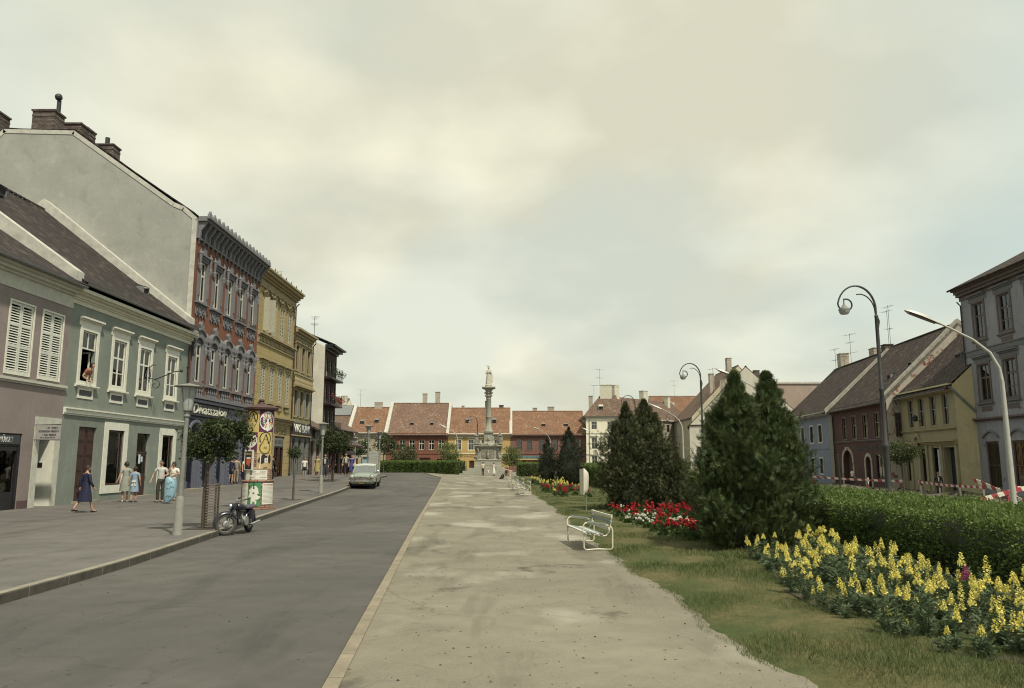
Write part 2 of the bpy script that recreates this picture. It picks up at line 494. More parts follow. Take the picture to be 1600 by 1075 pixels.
# -------- lettering
def text_mesh(txt, size, depth=0.0, shear=0.0, align='CENTER', fit=None):
    cu = bpy.data.curves.new('lettering', 'FONT')
    cu.body = txt; cu.size = size; cu.extrude = depth; cu.shear = shear
    cu.align_x = align; cu.align_y = 'CENTER'; cu.resolution_u = 3
    o = bpy.data.objects.new('lettering', cu); COL.objects.link(o)
    bpy.context.view_layer.update()
    me = bpy.data.meshes.new_from_object(o.evaluated_get(bpy.context.evaluated_depsgraph_get()))
    bpy.data.objects.remove(o); bpy.data.curves.remove(cu)
    if fit:
        co = np.zeros(len(me.vertices) * 3); me.vertices.foreach_get('co', co); co = co.reshape(-1, 3)
        k = fit / (co[:, 0].max() - co[:, 0].min()); co[:, 0] *= k
        me.vertices.foreach_set('co', co.ravel()); me.update()
    return me
def letter(parent, name, txt, size, mat, loc, rot=(PI / 2, 0, 0), depth=0.012, shear=0.0, fit=None):
    me = text_mesh(txt, size, depth, shear, 'CENTER', fit)
    me.materials.clear(); me.materials.append(mat)
    for p in me.polygons: p.material_index = 0
    return link(name, me, parent, loc, rot)
def scribble(mb, x0, x1, z0, z1, y, r, n=None, word=0.2):
    """rows of short strokes standing for writing too small to read"""
    x = x0; hgt = z1 - z0
    while x < x1 - hgt * 0.3:
        if r.random() < word: x += hgt * 0.45; continue
        w = hgt * r.uniform(0.35, 0.6); t = hgt * 0.16
        k = r.randrange(5)
        mb.box(x, x + t, y - 0.004, y, z0, z1)
        if k != 0: mb.box(x + w - t, x + w, y - 0.004, y, z0, z1)
        if k in (1, 3): mb.box(x, x + w, y - 0.0045, y, z1 - t, z1)
        if k in (2, 3): mb.box(x, x + w, y - 0.0045, y, z0, z0 + t)
        if k in (1, 4): mb.box(x, x + w, y - 0.0045, y, z0 + hgt * 0.42, z0 + hgt * 0.42 + t)
        x += w + hgt * 0.16
# ================================================================== GROUND
M_ROAD = asphalt('asphalt', (0.084, 0.080, 0.073), (0.106, 0.100, 0.088), spots=0.5, patch=0.45, stains=0.45, cracks=.15)
M_PAVE = asphalt('pavement_asphalt', (0.112, 0.106, 0.097), (0.14, 0.131, 0.117), spots=0.25, patch=0.4, stains=0.4, cracks=.35)
M_PROM = asphalt('gravel_path', (0.182, 0.165, 0.124), (0.22, 0.20, 0.15), spots=0.75, patch=0.7, stains=1.0, cracks=.3, light=(0.37, 0.35, 0.285))
M_DIRT = asphalt('dug_earth', (0.14, 0.122, 0.095), (0.19, 0.165, 0.13), spots=0.6, patch=0.6, stains=0.6, light=(0.25, 0.225, 0.18))
M_KERB = plain('kerb_stone', (0.215, 0.182, 0.13), 0.85, var=0.3, scale=3.0, bump=0.3)
M_KERBG = plain('kerb_granite', (0.215, 0.195, 0.15), 0.85, var=0.3, scale=3.0, bump=0.3)
M_LAWN = None
M_KERBF = plain('shaded_grimy_kerb_face', (0.065, 0.058, 0.046), 0.9, var=0.4, scale=6, bump=0.3)  # kerb face's shadow side painted into the colour, together with gutter grime
def lawn_mat():
    m, nt, p, out = new_mat('lawn_soil'); g = G(nt); c = g.coord()
    n1 = g.noise(c, 0.7, 6, 0.65); n2 = g.noise(c, 9, 5, 0.7)
    b = g.mix(g.rng(n1, 0.38, 0.6), (0.060, 0.082, 0.030), (0.145, 0.122, 0.060))
    b = g.mix(g.rng(n2, 0.3, 0.7, 0, 0.65), b, (0.04, 0.048, 0.02))
    g.set(p.inputs['Base Color'], b); p.inputs['Roughness'].default_value = 0.95
    p.inputs['Specular IOR Level'].default_value = 0.1
    g.set(p.inputs['Normal'], g.bump(n2, 0.6, 0.04))
    return m
M_LAWN = lawn_mat()
def grid(name, Ys, fl, fr, nx, dz, mat, kind='structure', wob=None):
    mb = MB(); rows = []
    for y in Ys:
        a, b = fl(y), fr(y)
        row = []
        for i in range(nx + 1):
            x = a + (b - a) * i / nx
            row.append(mb.pt((x, y, terrain(x, y) + dz + (wob(x, y) if wob else 0))))
        rows.append(row)
    for r0, r1 in zip(rows, rows[1:]):
        for i in range(nx):
            mb.face([r0[i], r0[i + 1], r1[i + 1], r1[i]])
    o = mb.build(name, mat, smooth=60)
    if kind: tag(o, kind=kind)
    return o
def frange(a, b, s):
    n = max(1, int(round((b - a) / s)))
    return [a + (b - a) * i / n for i in range(n + 1)]

kerbL_pts = [at(x, y) for x, y in ((0, 945), (189, 890), (341, 838), (387, 821), (480, 788), (501, 780.5), (545, 764.5), (605, 745))]
kerbL = polyx(kerbL_pts)
KL_END = kerbL_pts[-1][1]
kerbR_pts = [at(x, y) for x, y in ((505, 1075), (600, 905), (650, 815), (690, 747))]
ky = kerbR_pts[-1][1]
kerbR_pts += [(-8.2, ky + 5), (-9.4, ky + 11), (-11.6, ky + 18), (-15, ky + 24), (-21, ky + 29), (-34, ky + 31.5)]
kerbR = polyx(kerbR_pts)
lawn_pts = [at(x, y) for x, y in ((1250, 1075), (1130, 1000), (1060, 945), (955, 870), (905, 830), (860, 790), (835, 775), (812, 755), (800, 746.5))]
lawnL0 = polyx(lawn_pts)
LAWN_END = lawn_pts[-1][1]
FX = -17.8                                        # line of the house fronts on the left

# one large sheet under everything
ys = frange(-40, 170, 5) + [200, 260, 400, 700, 1200]
gx = [-1200, -500, -200, -100] + frange(-60, 60, 3) + [100, 200, 500, 1200]
mb = MB(); rows = [[mb.pt((x, y, terrain(x, y) - 0.06)) for x in gx] for y in ys]
for r0, r1 in zip(rows, rows[1:]):
    for i in range(len(gx) - 1): mb.face([r0[i], r0[i + 1], r1[i + 1], r1[i]])
tag(mb.build('ground', M_PAVE, smooth=60), kind='structure')

ry = frange(-8, KL_END, 1.0)
grid('road', ry, lambda y: kerbL(y) - 0.02, lambda y: kerbR(y) + 0.05, 10, 0.0, M_ROAD)
cy_ = frange(KL_END, ky + 31, 0.8)
grid('side_road', cy_, lambda y: -70, lambda y: kerbR(y) + 0.05, 40, 0.0, M_ROAD)
grid('pavement', ry, lambda y: FX - 1.2, lambda y: kerbL(y) - 0.16, 10, 0.13, M_PAVE)
grid('promenade', frange(-8, LAWN_END, 0.7), lambda y: kerbR(y) + 0.14, lambda y: lawnL0(y) + 0.5, 8, 0.035, M_PROM)
grid('square', frange(LAWN_END, ky + 31, 1.0), lambda y: kerbR(y) + 0.14, lambda y: 26, 30, 0.035, M_PROM)

def kerb(name, f, y0, y1, w, side, h0, h1, mat, joint=1.0):
    """a row of kerb stones as one edging; small gaps at the joints"""
    mb = MB(); y = y0
    while y < y1:
        f0 = len(mb.f)
        yb = min(y + joint, y1)
        a = []; 
        for yy in (y + 0.006, yb - 0.006):
            x = f(yy); z = terrain(x, yy)
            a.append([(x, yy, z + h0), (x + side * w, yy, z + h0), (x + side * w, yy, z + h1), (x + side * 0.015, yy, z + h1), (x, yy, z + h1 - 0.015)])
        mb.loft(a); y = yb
        mb.mi[f0 + 4] = 1; mb.mi[f0 + 3] = 1  # road-side faces take the colour with painted-in shade and grime
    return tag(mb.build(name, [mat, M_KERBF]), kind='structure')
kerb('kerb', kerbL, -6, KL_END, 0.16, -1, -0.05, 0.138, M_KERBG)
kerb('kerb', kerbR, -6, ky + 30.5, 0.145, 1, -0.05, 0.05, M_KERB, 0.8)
# end of the left pavement where it turns into the side street
mb = MB(); xe = kerbL(KL_END)
mb.box(-60, xe - 0.16, KL_END, KL_END + 0.16, 0.1, 0.63)
tag(mb.build('kerb', M_KERBG), kind='structure')

def lawnL(y):
    return lawnL0(y) + 0.06 * math.sin(y * 1.3) + 0.035 * math.sin(y * 4.7 + 1) + 0.02 * math.sin(y * 11.3) + 0.012 * math.sin(y * 23.7 + 2)
def lawn_wob(x, y):
    e = S((x - lawnL(y)) / 0.5)
    return 0.055 * e + 0.03 * e * math.sin(x * 2.1 + y) * math.sin(y * 1.3)
grid('lawn', frange(1.5, 20, 0.09) + frange(20.3, LAWN_END, 0.5), lawnL, lambda y: 11.2, 34, 0.03, M_LAWN, wob=lawn_wob)
grid('street_right', frange(-4, 124, 2), lambda y: 10.6 if y < LAWN_END else 26, lambda y: 45, 24, 0.02, M_DIRT,
     wob=lambda x, y: 0.03 * math.sin(x * 1.7) * math.sin(y * 1.1))

# ================================================================== BUILDING KIT
M_WHITE = plain('white_paint', (0.60, 0.59, 0.50), 0.6, var=0.12, scale=4)
M_OFFW = plain('aged_white_paint', (0.44, 0.43, 0.36), 0.7, var=0.18, scale=4)
M_GREYTRIM = stucco('grey_stone_trim', (0.165, 0.162, 0.168), stain=0.5)
M_DARKWOOD = plain('dark_brown_wood', (0.045, 0.02, 0.017), 0.5, var=0.3, scale=5)
M_BROWNW = plain('brown_window_paint', (0.10, 0.055, 0.04), 0.6, var=0.2)
M_BLACK = plain('black_paint', (0.016, 0.015, 0.017), 0.45, var=0.2)
M_BLUEB = plain('blue_black_paint', (0.022, 0.024, 0.045), 0.4, var=0.25)
M_IRON = plain('dark_iron', (0.035, 0.035, 0.038), 0.5, metal=0.3)
M_ZINC = plain('zinc_sheet', (0.20, 0.21, 0.21), 0.55, metal=0.4, var=0.2)
M_GLASS = glass()
M_CURT = ribbed('lace_curtain', (0.50, 0.49, 0.43), (0.40, 0.39, 0.34), 0.11, 0)
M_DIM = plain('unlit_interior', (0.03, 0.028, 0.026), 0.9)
M_LOUV = plain('shutter_paint', (0.52, 0.52, 0.45), 0.65, var=0.14)
M_BRICKC = plain('chimney_render', (0.34, 0.30, 0.24), 0.9, var=0.3, scale=3, bump=0.3)
M_CHBRICK = tiles('chimney_brick', (0.075, 0.056, 0.050), (0.115, 0.088, 0.078), (0.18, 0.155, 0.13), 0.26, 0.08)
M_CAPR = plain('dull_parapet_lime', (0.29, 0.275, 0.23), 0.9, var=0.35, scale=2.5, bump=0.3)
M_CAP = plain('parapet_lime', (0.42, 0.41, 0.36), 0.9, var=0.25, scale=3, bump=0.3)
T_DARK = tiles('weathered_dark_tiles', (0.018, 0.014, 0.014), (0.040, 0.030, 0.028), (0.115, 0.092, 0.08), 0.24, 0.24, moss=0.5, mosscol=(0.05, 0.05, 0.042))
T_BROWN = tiles('old_brown_tiles', (0.115, 0.075, 0.055), (0.17, 0.11, 0.08), (0.25, 0.19, 0.14), moss=0.45)
T_DBROWN = tiles('dark_brown_tiles', (0.028, 0.019, 0.017), (0.055, 0.037, 0.031), (0.125, 0.094, 0.076), 0.24, 0.24, moss=0.45, mosscol=(0.05, 0.048, 0.04))
T_RED = tiles('red_clay_tiles', (0.175, 0.088, 0.052), (0.24, 0.132, 0.078), (0.32, 0.225, 0.15), moss=0.45, mosscol=(0.18, 0.13, 0.09))
T_MIX = tiles('red_grey_tiles', (0.15, 0.085, 0.062), (0.21, 0.125, 0.088), (0.29, 0.235, 0.175), moss=0.7, mosscol=(0.15, 0.13, 0.09))

def wall_holes(mb, W, H, holes, z0=0.0, d_def=0.18, rev=None):
    """front of a wall in the plane y=0 with openings and their reveals"""
    us = sorted({0.0, W} | {v for h in holes for v in (h[0], h[1])})
    vs = sorted({z0, H} | {v for h in holes for v in (h[2], h[3])})
    for i in range(len(us) - 1):
        for j in range(len(vs) - 1):
            cu = (us[i] + us[i + 1]) / 2; cv = (vs[j] + vs[j + 1]) / 2
            if any(h[0] < cu < h[1] and h[2] < cv < h[3] for h in holes): continue
            mb.poly([(us[i], 0, vs[j]), (us[i + 1], 0, vs[j]), (us[i + 1], 0, vs[j + 1]), (us[i], 0, vs[j + 1])])
    keep_ = mb.cur
    if rev is not None: mb.cur = rev
    for h in holes:
        u0, u1, v0, v1 = h[:4]; d = h[4] if len(h) > 4 and h[4] else d_def; rise = h[5] if len(h) > 5 else 0
        vt = v1 - rise
        mb.poly([(u0, 0, v0), (u0, d, v0), (u0, d, vt), (u0, 0, vt)])
        mb.poly([(u1, 0, v0), (u1, 0, vt), (u1, d, vt), (u1, d, v0)])
        mb.poly([(u0, 0, v0), (u1, 0, v0), (u1, d, v0), (u0, d, v0)])
        if not rise:
            mb.poly([(u0, 0, v1), (u0, d, v1), (u1, d, v1), (u1, 0, v1)])
        else:
            n = 10; c = (u0 + u1) / 2; r = (u1 - u0) / 2
            pts = [(c - r * math.cos(PI * k / n), vt + rise * math.sin(PI * k / n)) for k in range(n + 1)]
            for a, b in zip(pts, pts[1:]):
                mb.poly([(a[0], 0, a[1]), (b[0], 0, b[1]), (b[0], 0, v1), (a[0], 0, v1)])
                mb.poly([(a[0], 0, a[1]), (a[0], d, a[1]), (b[0], d, b[1]), (b[0], 0, b[1])])
    mb.cur = keep_

WIN_CACHE = {}
def win_mesh(w, h, cols, trans, ft, bar, arch, mat):
    key = ('w', round(w, 2), round(h, 2), cols, tuple(trans), ft, bar, arch, mat.name)
    if key in WIN_CACHE: return WIN_CACHE[key]
    mb = MB(); d = 0.07
    mb.box(0, ft, 0, d, 0, h); mb.box(w - ft, w, 0, d, 0, h)
    mb.box(ft, w - ft, 0, d, 0, ft); mb.box(ft, w - ft, 0, d, h - ft, h)
    xs = [ft + (w - 2 * ft) * k / cols for k in range(1, cols)]
    for x in xs: mb.box(x - bar / 2, x + bar / 2, 0.004, d - 0.004, ft, h - ft)
    cuts = [ft] + [x for x in xs] + [w - ft]
    for t in trans:
        for a, b in zip(cuts, cuts[1:]):
            aa = a + (bar / 2 if a > ft else 0); bb = b - (bar / 2 if b < w - ft else 0)
            tb = bar * (1.15 if t == max(trans) else 0.6)
            mb.box(aa, bb, 0.008, d - 0.008, h * t - tb / 2, h * t + tb / 2)
    WIN_CACHE[key] = mb.mesh('window', mat)
    return WIN_CACHE[key]
def rect_mesh(kind, w, h, mat, depth=0.012):
    key = (kind, round(w, 2), round(h, 2), mat.name)
    if key not in WIN_CACHE:
        mb = MB(); mb.box(0, w, 0, depth, 0, h); WIN_CACHE[key] = mb.mesh(kind, mat)
    return WIN_CACHE[key]
def window(parent, u0, u1, v0, v1, y=0.12, cols=2, trans=(0.62,), ft=0.06, bar=0.05, mat=None, curtain=None, surround=None, sill=None, blind=None, name='window', sillmat=None):
    mat = mat or M_WHITE
    w, h = u1 - u0, v1 - v0
    o = link(name, win_mesh(w, h, cols, trans, ft, bar, 0, mat), parent, (u0, y, v0))
    link('pane', rect_mesh('pane', w - 0.02, h - 0.02, M_GLASS), o, (0.01, 0.03, 0.01))
    if curtain == 'full': link('curtain', rect_mesh('curtain', w - 0.08, h - 0.08, M_CURT, 0.02), o, (0.04, 0.12, 0.04))
    elif curtain == 'half': link('curtain', rect_mesh('curtain', w - 0.08, h * 0.55, M_CURT, 0.02), o, (0.04, 0.12, 0.04))
    elif curtain == 'sides':
        for x in (0.04, w - 0.04 - w * 0.3): link('curtain', rect_mesh('curtain', w * 0.3, h - 0.08, M_CURT, 0.02), o, (x, 0.12, 0.04))
    if blind: link('blind', rect_mesh('blind', w - 0.12, h * blind, M_LOUV, 0.02), o, (0.06, 0.09, h * (1 - blind) - 0.06))
    if sill:
        mb = MB(); mb.box(-sill, w + sill, -y - 0.12, -y - 0.002, -0.10, -0.02)
        link('sill', mb.mesh('sill', sillmat or M_OFFW), o)
    return o
def frame_band(parent, u0, u1, v0, v1, w, d, mat, name='window_surround', bottom=True, y=0.0):
    """flat raised band round an opening"""
    mb = MB()
    mb.box(u0 - w, u0, y - d, y - 0.001, v0 - (w if bottom else 0), v1 + w)
    mb.box(u1, u1 + w, y - d, y - 0.001, v0 - (w if bottom else 0), v1 + w)
    mb.box(u0, u1, y - d, y - 0.001, v1, v1 + w)
    if bottom: mb.box(u0, u1, y - d, y - 0.001, v0 - w, v0)
    return mb.build(name, mat, parent)
def cornice(parent, W, z, steps, mat, name='cornice', u0=0.0, endcap=0.0):
    """stepped moulding: steps = [(height, projection), ...] from the bottom up"""
    mb = MB(); zz = z
    prof = [(0.0, z)]
    for h, p in steps:
        prof.append((-p, zz)); prof.append((-p, zz + h)); zz += h
    prof.append((0.0, zz))
    q = [prof[0]]
    for p in prof[1:]:
        if p != q[-1]: q.append(p)
    a = [mb.pt((u0 - endcap, yy if yy != 0 else -0.002, z_)) for yy, z_ in q]
    b = [mb.pt((W + endcap, yy if yy != 0 else -0.002, z_)) for yy, z_ in q]
    n = len(q)
    for k in range(n): mb.face([a[k], b[k], b[(k + 1) % n], a[(k + 1) % n]])
    mb.face(a[::-1]); mb.face(b)
    return mb.build(name, mat, parent)
def door(parent, u0, u1, v0, v1, y, mat, leaves=2, glazed=0.0, panels=3, transom=0.0, name='door'):
    mb = MB(); w = u1 - u0
    vt = v1 - transom
    lw = w / leaves
    for k in range(leaves):
        a = u0 + k * lw + 0.008; b = u0 + (k + 1) * lw - 0.008
        zg = vt - (vt - v0) * glazed
        mb.box(a, b, y, y + 0.05, v0 + 0.01, zg)
        if glazed:
            mb.box(a, a + 0.09, y, y + 0.05, zg, vt); mb.box(b - 0.09, b, y, y + 0.05, zg, vt); mb.box(a + 0.09, b - 0.09, y, y + 0.05, vt - 0.1, vt)
        ph = (zg - v0 - 0.1) / panels
        for j in range(panels):
            z0 = v0 + 0.1 + j * ph
            mb.box(a + 0.07, b - 0.07, y - 0.018, y - 0.001, z0, z0 + ph - 0.09)
            mb.box(a + 0.12, b - 0.12, y - 0.03, y - 0.019, z0 + 0.06, z0 + ph - 0.15)
    if transom:
        mb.box(u0, u1, y - 0.02, y + 0.06, vt, vt + 0.09)
    o = mb.build(name, mat, parent)
    mh = MB(); mh.tube([(u0 + w / leaves - 0.06, y - 0.03, v0 + 1.05), (u0 + w / leaves - 0.06, y - 0.09, v0 + 1.05), (u0 + w / leaves - 0.16, y - 0.09, v0 + 1.05)], 0.012, 6)
    mh.build('handle', M_ZINC, o)
    if glazed or transom:
        mg = MB()
        if glazed: mg.box(u0 + 0.09, u1 - 0.09, y + 0.02, y + 0.03, vt - (vt - v0) * glazed, vt - 0.1)
        if transom: mg.box(u0 + 0.04, u1 - 0.04, y + 0.02, y + 0.03, vt + 0.09, v1 - 0.02)
        mg.build('pane', M_GLASS, o)
    return o
def slope_slab(mb, x0, x1, ya, za, yb, zb, t=0.14, du=0.0):
    """one roof slope from (ya,za) at the eave to (yb,zb) at the ridge, uv in metres"""
    L = math.hypot(yb - ya, zb - za); ny, nz = -(zb - za) / L, (yb - ya) / L
    if nz < 0: ny, nz = -ny, -nz
    n = max(2, int((x1 - x0) / 1.2)); m = 4
    r2 = random.Random(int(x1 * 100) + int(za * 10))
    top = []
    for j in range(m + 1):
        row = []
        for i in range(n + 1):
            f = j / m; x = x0 + (x1 - x0) * i / n
            sag = -0.05 * math.sin(PI * i / n) - 0.04 * math.sin(PI * f) + r2.uniform(-0.012, 0.012)
            row.append(mb.pt((x, ya + (yb - ya) * f + ny * (t + sag), za + (zb - za) * f + nz * (t + sag))))
        top.append(row)
    for j in range(m):
        for i in range(n):
            u = [(x0 + (x1 - x0) * (i + a) / n + du, L * (j + b) / m) for a, b in ((0, 0), (1, 0), (1, 1), (0, 1))]
            mb.face([top[j][i], top[j][i + 1], top[j + 1][i + 1], top[j + 1][i]], u)
    c = [mb.pt((x0, ya, za)), mb.pt((x1, ya, za)), mb.pt((x1, yb, zb)), mb.pt((x0, yb, zb))]
    mb.face(c[::-1], [(0, 0)] * 4)
    # ragged tile ends along the eave and closed verges
    for i in range(n):
        mb.face([c[0] if i == 0 else mb.pt((x0 + (x1 - x0) * i / n, ya, za)), mb.pt((x0 + (x1 - x0) * (i + 1) / n, ya, za)), top[0][i + 1], top[0][i]],
                [(x0 + (x1 - x0) * i / n, 0), (x0 + (x1 - x0) * (i + 1) / n, 0), (x0 + (x1 - x0) * (i + 1) / n, t), (x0 + (x1 - x0) * i / n, t)])
    for col, e in ((0, c[0]), (n, c[1])):
        idx = [r[col] for r in top]; base = [c[0], c[3]] if col == 0 else [c[1], c[2]]
        mb.face([base[0]] + idx + [base[1]], [(0, 0)] + [(0, L * j / m) for j in range(m + 1)] + [(0, L)])
def roof_gable(parent, W, D, H, ry, rz, mat, over=0.3, x0=0.0, x1=None, ridge=True, gutter=True, ez=None):
    x1 = W if x1 is None else x1
    mb = MB(); k = (rz - H) / ry
    e0 = H - over * k if ez is None else ez
    slope_slab(mb, x0, x1, -over, e0, ry, rz, du=rnd.uniform(0, 9))
    k2 = (rz - H) / (D - ry)
    slope_slab(mb, x0, x1, D + over, H - over * k2, ry, rz)
    if ridge:
        x = x0
        while x < x1 - 0.05:
            xe = min(x + 0.38, x1)
            a = []
            for xx, g_ in ((x, 0.0), (xe - 0.01, 0.018)):
                a.append([(xx, ry + (0.13 + g_) * math.cos(PI * q / 6), rz + 0.09 + (0.13 + g_) * math.sin(PI * q / 6)) for q in range(7)])
            A = [[mb.pt(p) for p in r] for r in a]
            for q in range(6): mb.face([A[0][q], A[1][q], A[1][q + 1], A[0][q + 1]], [(x, q * .05), (xe, q * .05), (xe, q * .05 + .05), (x, q * .05 + .05)])
            x = xe
    o = mb.build('roof', mat, parent)
    if gutter:
        mg = MB(); prof = [(-over - 0.09 + 0.085 * math.cos(t), e0 + 0.05 + 0.085 * math.sin(t)) for t in [PI + PI * q / 6 for q in range(7)]]
        prof2 = [(-over - 0.09 + 0.075 * math.cos(t), e0 + 0.05 + 0.075 * math.sin(t)) for t in [2 * PI - PI * q / 6 for q in range(7)]]
        mg.prism(prof + prof2, x1 - x0 - 0.02, 'x', x0 + 0.01)
        mg.build('gutter', M_ZINC, o)
    return o
def chimney(roof, x, y, z0, z1, w, d, mat, cap=True, pots=0):
    mb = MB()
    mb.box(x - w / 2, x + w / 2, y - d / 2, y + d / 2, z0, z1)
    if cap:
        mb.box(x - w / 2 - 0.06, x + w / 2 + 0.06, y - d / 2 - 0.06, y + d / 2 + 0.06, z1, z1 + 0.1)
        mb.box(x - w / 2 - 0.02, x + w / 2 + 0.02, y - d / 2 - 0.02, y + d / 2 + 0.02, z1 - 0.32, z1 - 0.22)
    for k in range(pots):
        xx = x - w / 2 + w * (k + 0.5) / pots
        mb.lathe([(0.10, z1 + 0.1), (0.085, z1 + 0.45), (0.11, z1 + 0.5)], 8, (xx, y, 0))
    for f, uvs in ((None, None),): pass
    mb.has_uv = True
    mb.uv = []
    for f in mb.f:
        q = [mb.v[i] for i in f]
        mb.uv.append([(p.x + p.y, p.z) for p in q])
    return mb.build('chimney', mat, roof)
def antenna(roof, x, y, z0, z1, arms=((0.95, 0.9), (0.7, 0.6)), ang=0.3):
    mb = MB(); mb.tube([(x, y, z0), (x, y, z1)], 0.022, 6)
    for f, L_ in arms:
        z = z0 + (z1 - z0) * f; dx, dy = math.cos(ang), math.sin(ang)
        mb.tube([(x - dx * L_, y - dy * L_, z), (x + dx * L_, y + dy * L_, z)], 0.014, 5)
        for k in range(4):
            t = -L_ + 2 * L_ * (k + 0.2) / 3.6; e = 0.42 - 0.05 * k
            mb.tube([(x + dx * t - dy * e, y + dy * t + dx * e, z), (x + dx * t + dy * e, y + dy * t - dx * e, z)], 0.009, 5)
    return mb.build('antenna', M_IRON, roof)
def skylight(roof, x, y, z, w=0.55, h=0.5, ang=0.0, mat=None, open_=True):
    """small roof hatch: a low tiled hood over a dark opening"""
    mb = MB()
    mb.box(x - w / 2, x + w / 2, y - h * 0.1, y + h, z, z + 0.06)
    mb.poly([(x - w / 2, y - 0.25, z + 0.26), (x + w / 2, y - 0.25, z + 0.26), (x + w / 2, y + h * 0.8, z + h * 0.9), (x - w / 2, y + h * 0.8, z + h * 0.9)])
    mb.box(x - w / 2 - 0.03, x - w / 2, y - 0.2, y + h * 0.7, z - 0.2, z + 0.27)
    mb.box(x + w / 2, x + w / 2 + 0.03, y - 0.2, y + h * 0.7, z - 0.2, z + 0.27)
    mb.cur = 1
    mb.box(x - w / 2 + 0.01, x + w / 2 - 0.01, y - 0.12, y - 0.08, z - 0.2, z + 0.2)
    return mb.build('roof_hatch', [mat or M_ZINC, M_DIM], roof)
def parapet(parent, x, D, H, ry, rz, mat, t=0.3, h=0.22, over=0.3, both=True, name='fire_wall_coping'):
    """sloping masonry band over the gable between two houses"""
    mb = MB(); k = (rz - H) / ry
    pts = [(-over, H - over * k), (ry, rz)]
    if both: pts.append((D + over, H - over * (rz - H) / (D - ry)))
    low = [(a, b - 0.25) for a, b in pts]; hi = [(a, b + h + 0.1) for a, b in pts]
    mb.prism(low + hi[::-1], t, 'x', x - t / 2)
    return mb.build(name, mat, parent)
def house_root(name, label, x, y, rot, group=None, cat='house', base=None):
    z = terrain(x, y) if base is None else base
    return empty(name, label, cat, (x, y, z), rot, group)
def body(parent, W, D, H, holes, mat, ry=None, rz=None, side_mat=None, d=0.18, low=-0.5, name='wall'):
    mb = MB(); wall_holes(mb, W, H, holes, low, d)
    ry = ry or D / 2; rz = rz or H
    mb.poly([(0, D, low), (W, D, low), (W, D, H), (0, D, H)])
    mb.cur = 1 if side_mat else 0
    for x in (0, W):
        mb.poly([(x, 0, low), (x, D, low), (x, D, H), (x, ry, rz), (x, 0, H)])
    return mb.build(name, [mat, side_mat] if side_mat else mat, parent)
def floor_slab(parent, W, D, zs):
    mb = MB()
    for z in zs: mb.box(0.05, W - 0.05, 0.35, D - 0.05, z - 0.1, z)
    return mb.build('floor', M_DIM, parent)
def downpipe(parent, x, z0, z1, mat=None, y=-0.09):
    mb = MB(); mb.tube([(x, y, z0), (x, y, z1 - 0.3), (x, y - 0.25, z1)], 0.05, 8)
    z = z0 + 0.5
    while z < z1 - 0.4:
        mb.box(x - 0.07, x + 0.07, y - 0.06, 0.0, z, z + 0.03); z += 2.1
    return mb.build('downpipe', mat or M_IRON, parent)
# ================================================================== LEFT ROW
RL = PI / 2
S_PINK = stucco('mauve_render', (0.235, 0.195, 0.178), stain=0.4, stain_col=(0.13, 0.105, 0.10))
S_GREEN = stucco('green_render', (0.188, 0.207, 0.175), stain=0.45, stain_col=(0.25, 0.28, 0.25))
S_GABLE = stucco('grey_gable_render', (0.30, 0.305, 0.275), stain=0.3, stain_col=(0.22, 0.22, 0.20))
S_RED = stucco('brick_red_render', (0.172, 0.076, 0.050), stain=0.4)
M_SHOPG = stucco('blue_grey_stone', (0.115, 0.12, 0.15), stain=0.45)
S_YEL = stucco('ochre_render', (0.325, 0.258, 0.125), stain=0.45, stain_col=(0.20, 0.155, 0.07), lines=0.55)
S_YELB = stucco('ochre_plain_render', (0.30, 0.225, 0.10), stain=0.4)
S_YTRIM = stucco('pale_ochre_trim', (0.30, 0.25, 0.145), stain=0.5)
S_OLIVE = stucco('olive_render', (0.215, 0.19, 0.11), stain=0.5)
S_OLIVEB = stucco('grey_rusticated_render', (0.15, 0.15, 0.135), stain=0.4, lines=0.42)
S_WHITEW = stucco('white_gable_render', (0.52, 0.50, 0.42), stain=0.3, peel=(0.42, 0.40, 0.34), peel_amt=0.66)
S_CREAM = stucco('cream_render', (0.45, 0.41, 0.30), stain=0.35)
M_SIGNW = plain('sign_lettering_white', (0.70, 0.69, 0.62), 0.5, var=0.06)
M_SIGNG = plain('sign_lettering_grey', (0.40, 0.41, 0.40), 0.5, var=0.1)
M_SLATE = plain('dark_sign_board', (0.045, 0.052, 0.055), 0.5, var=0.2)
M_CLOTHW = plain('display_cloth', (0.50, 0.54, 0.58), 0.8, var=0.15)

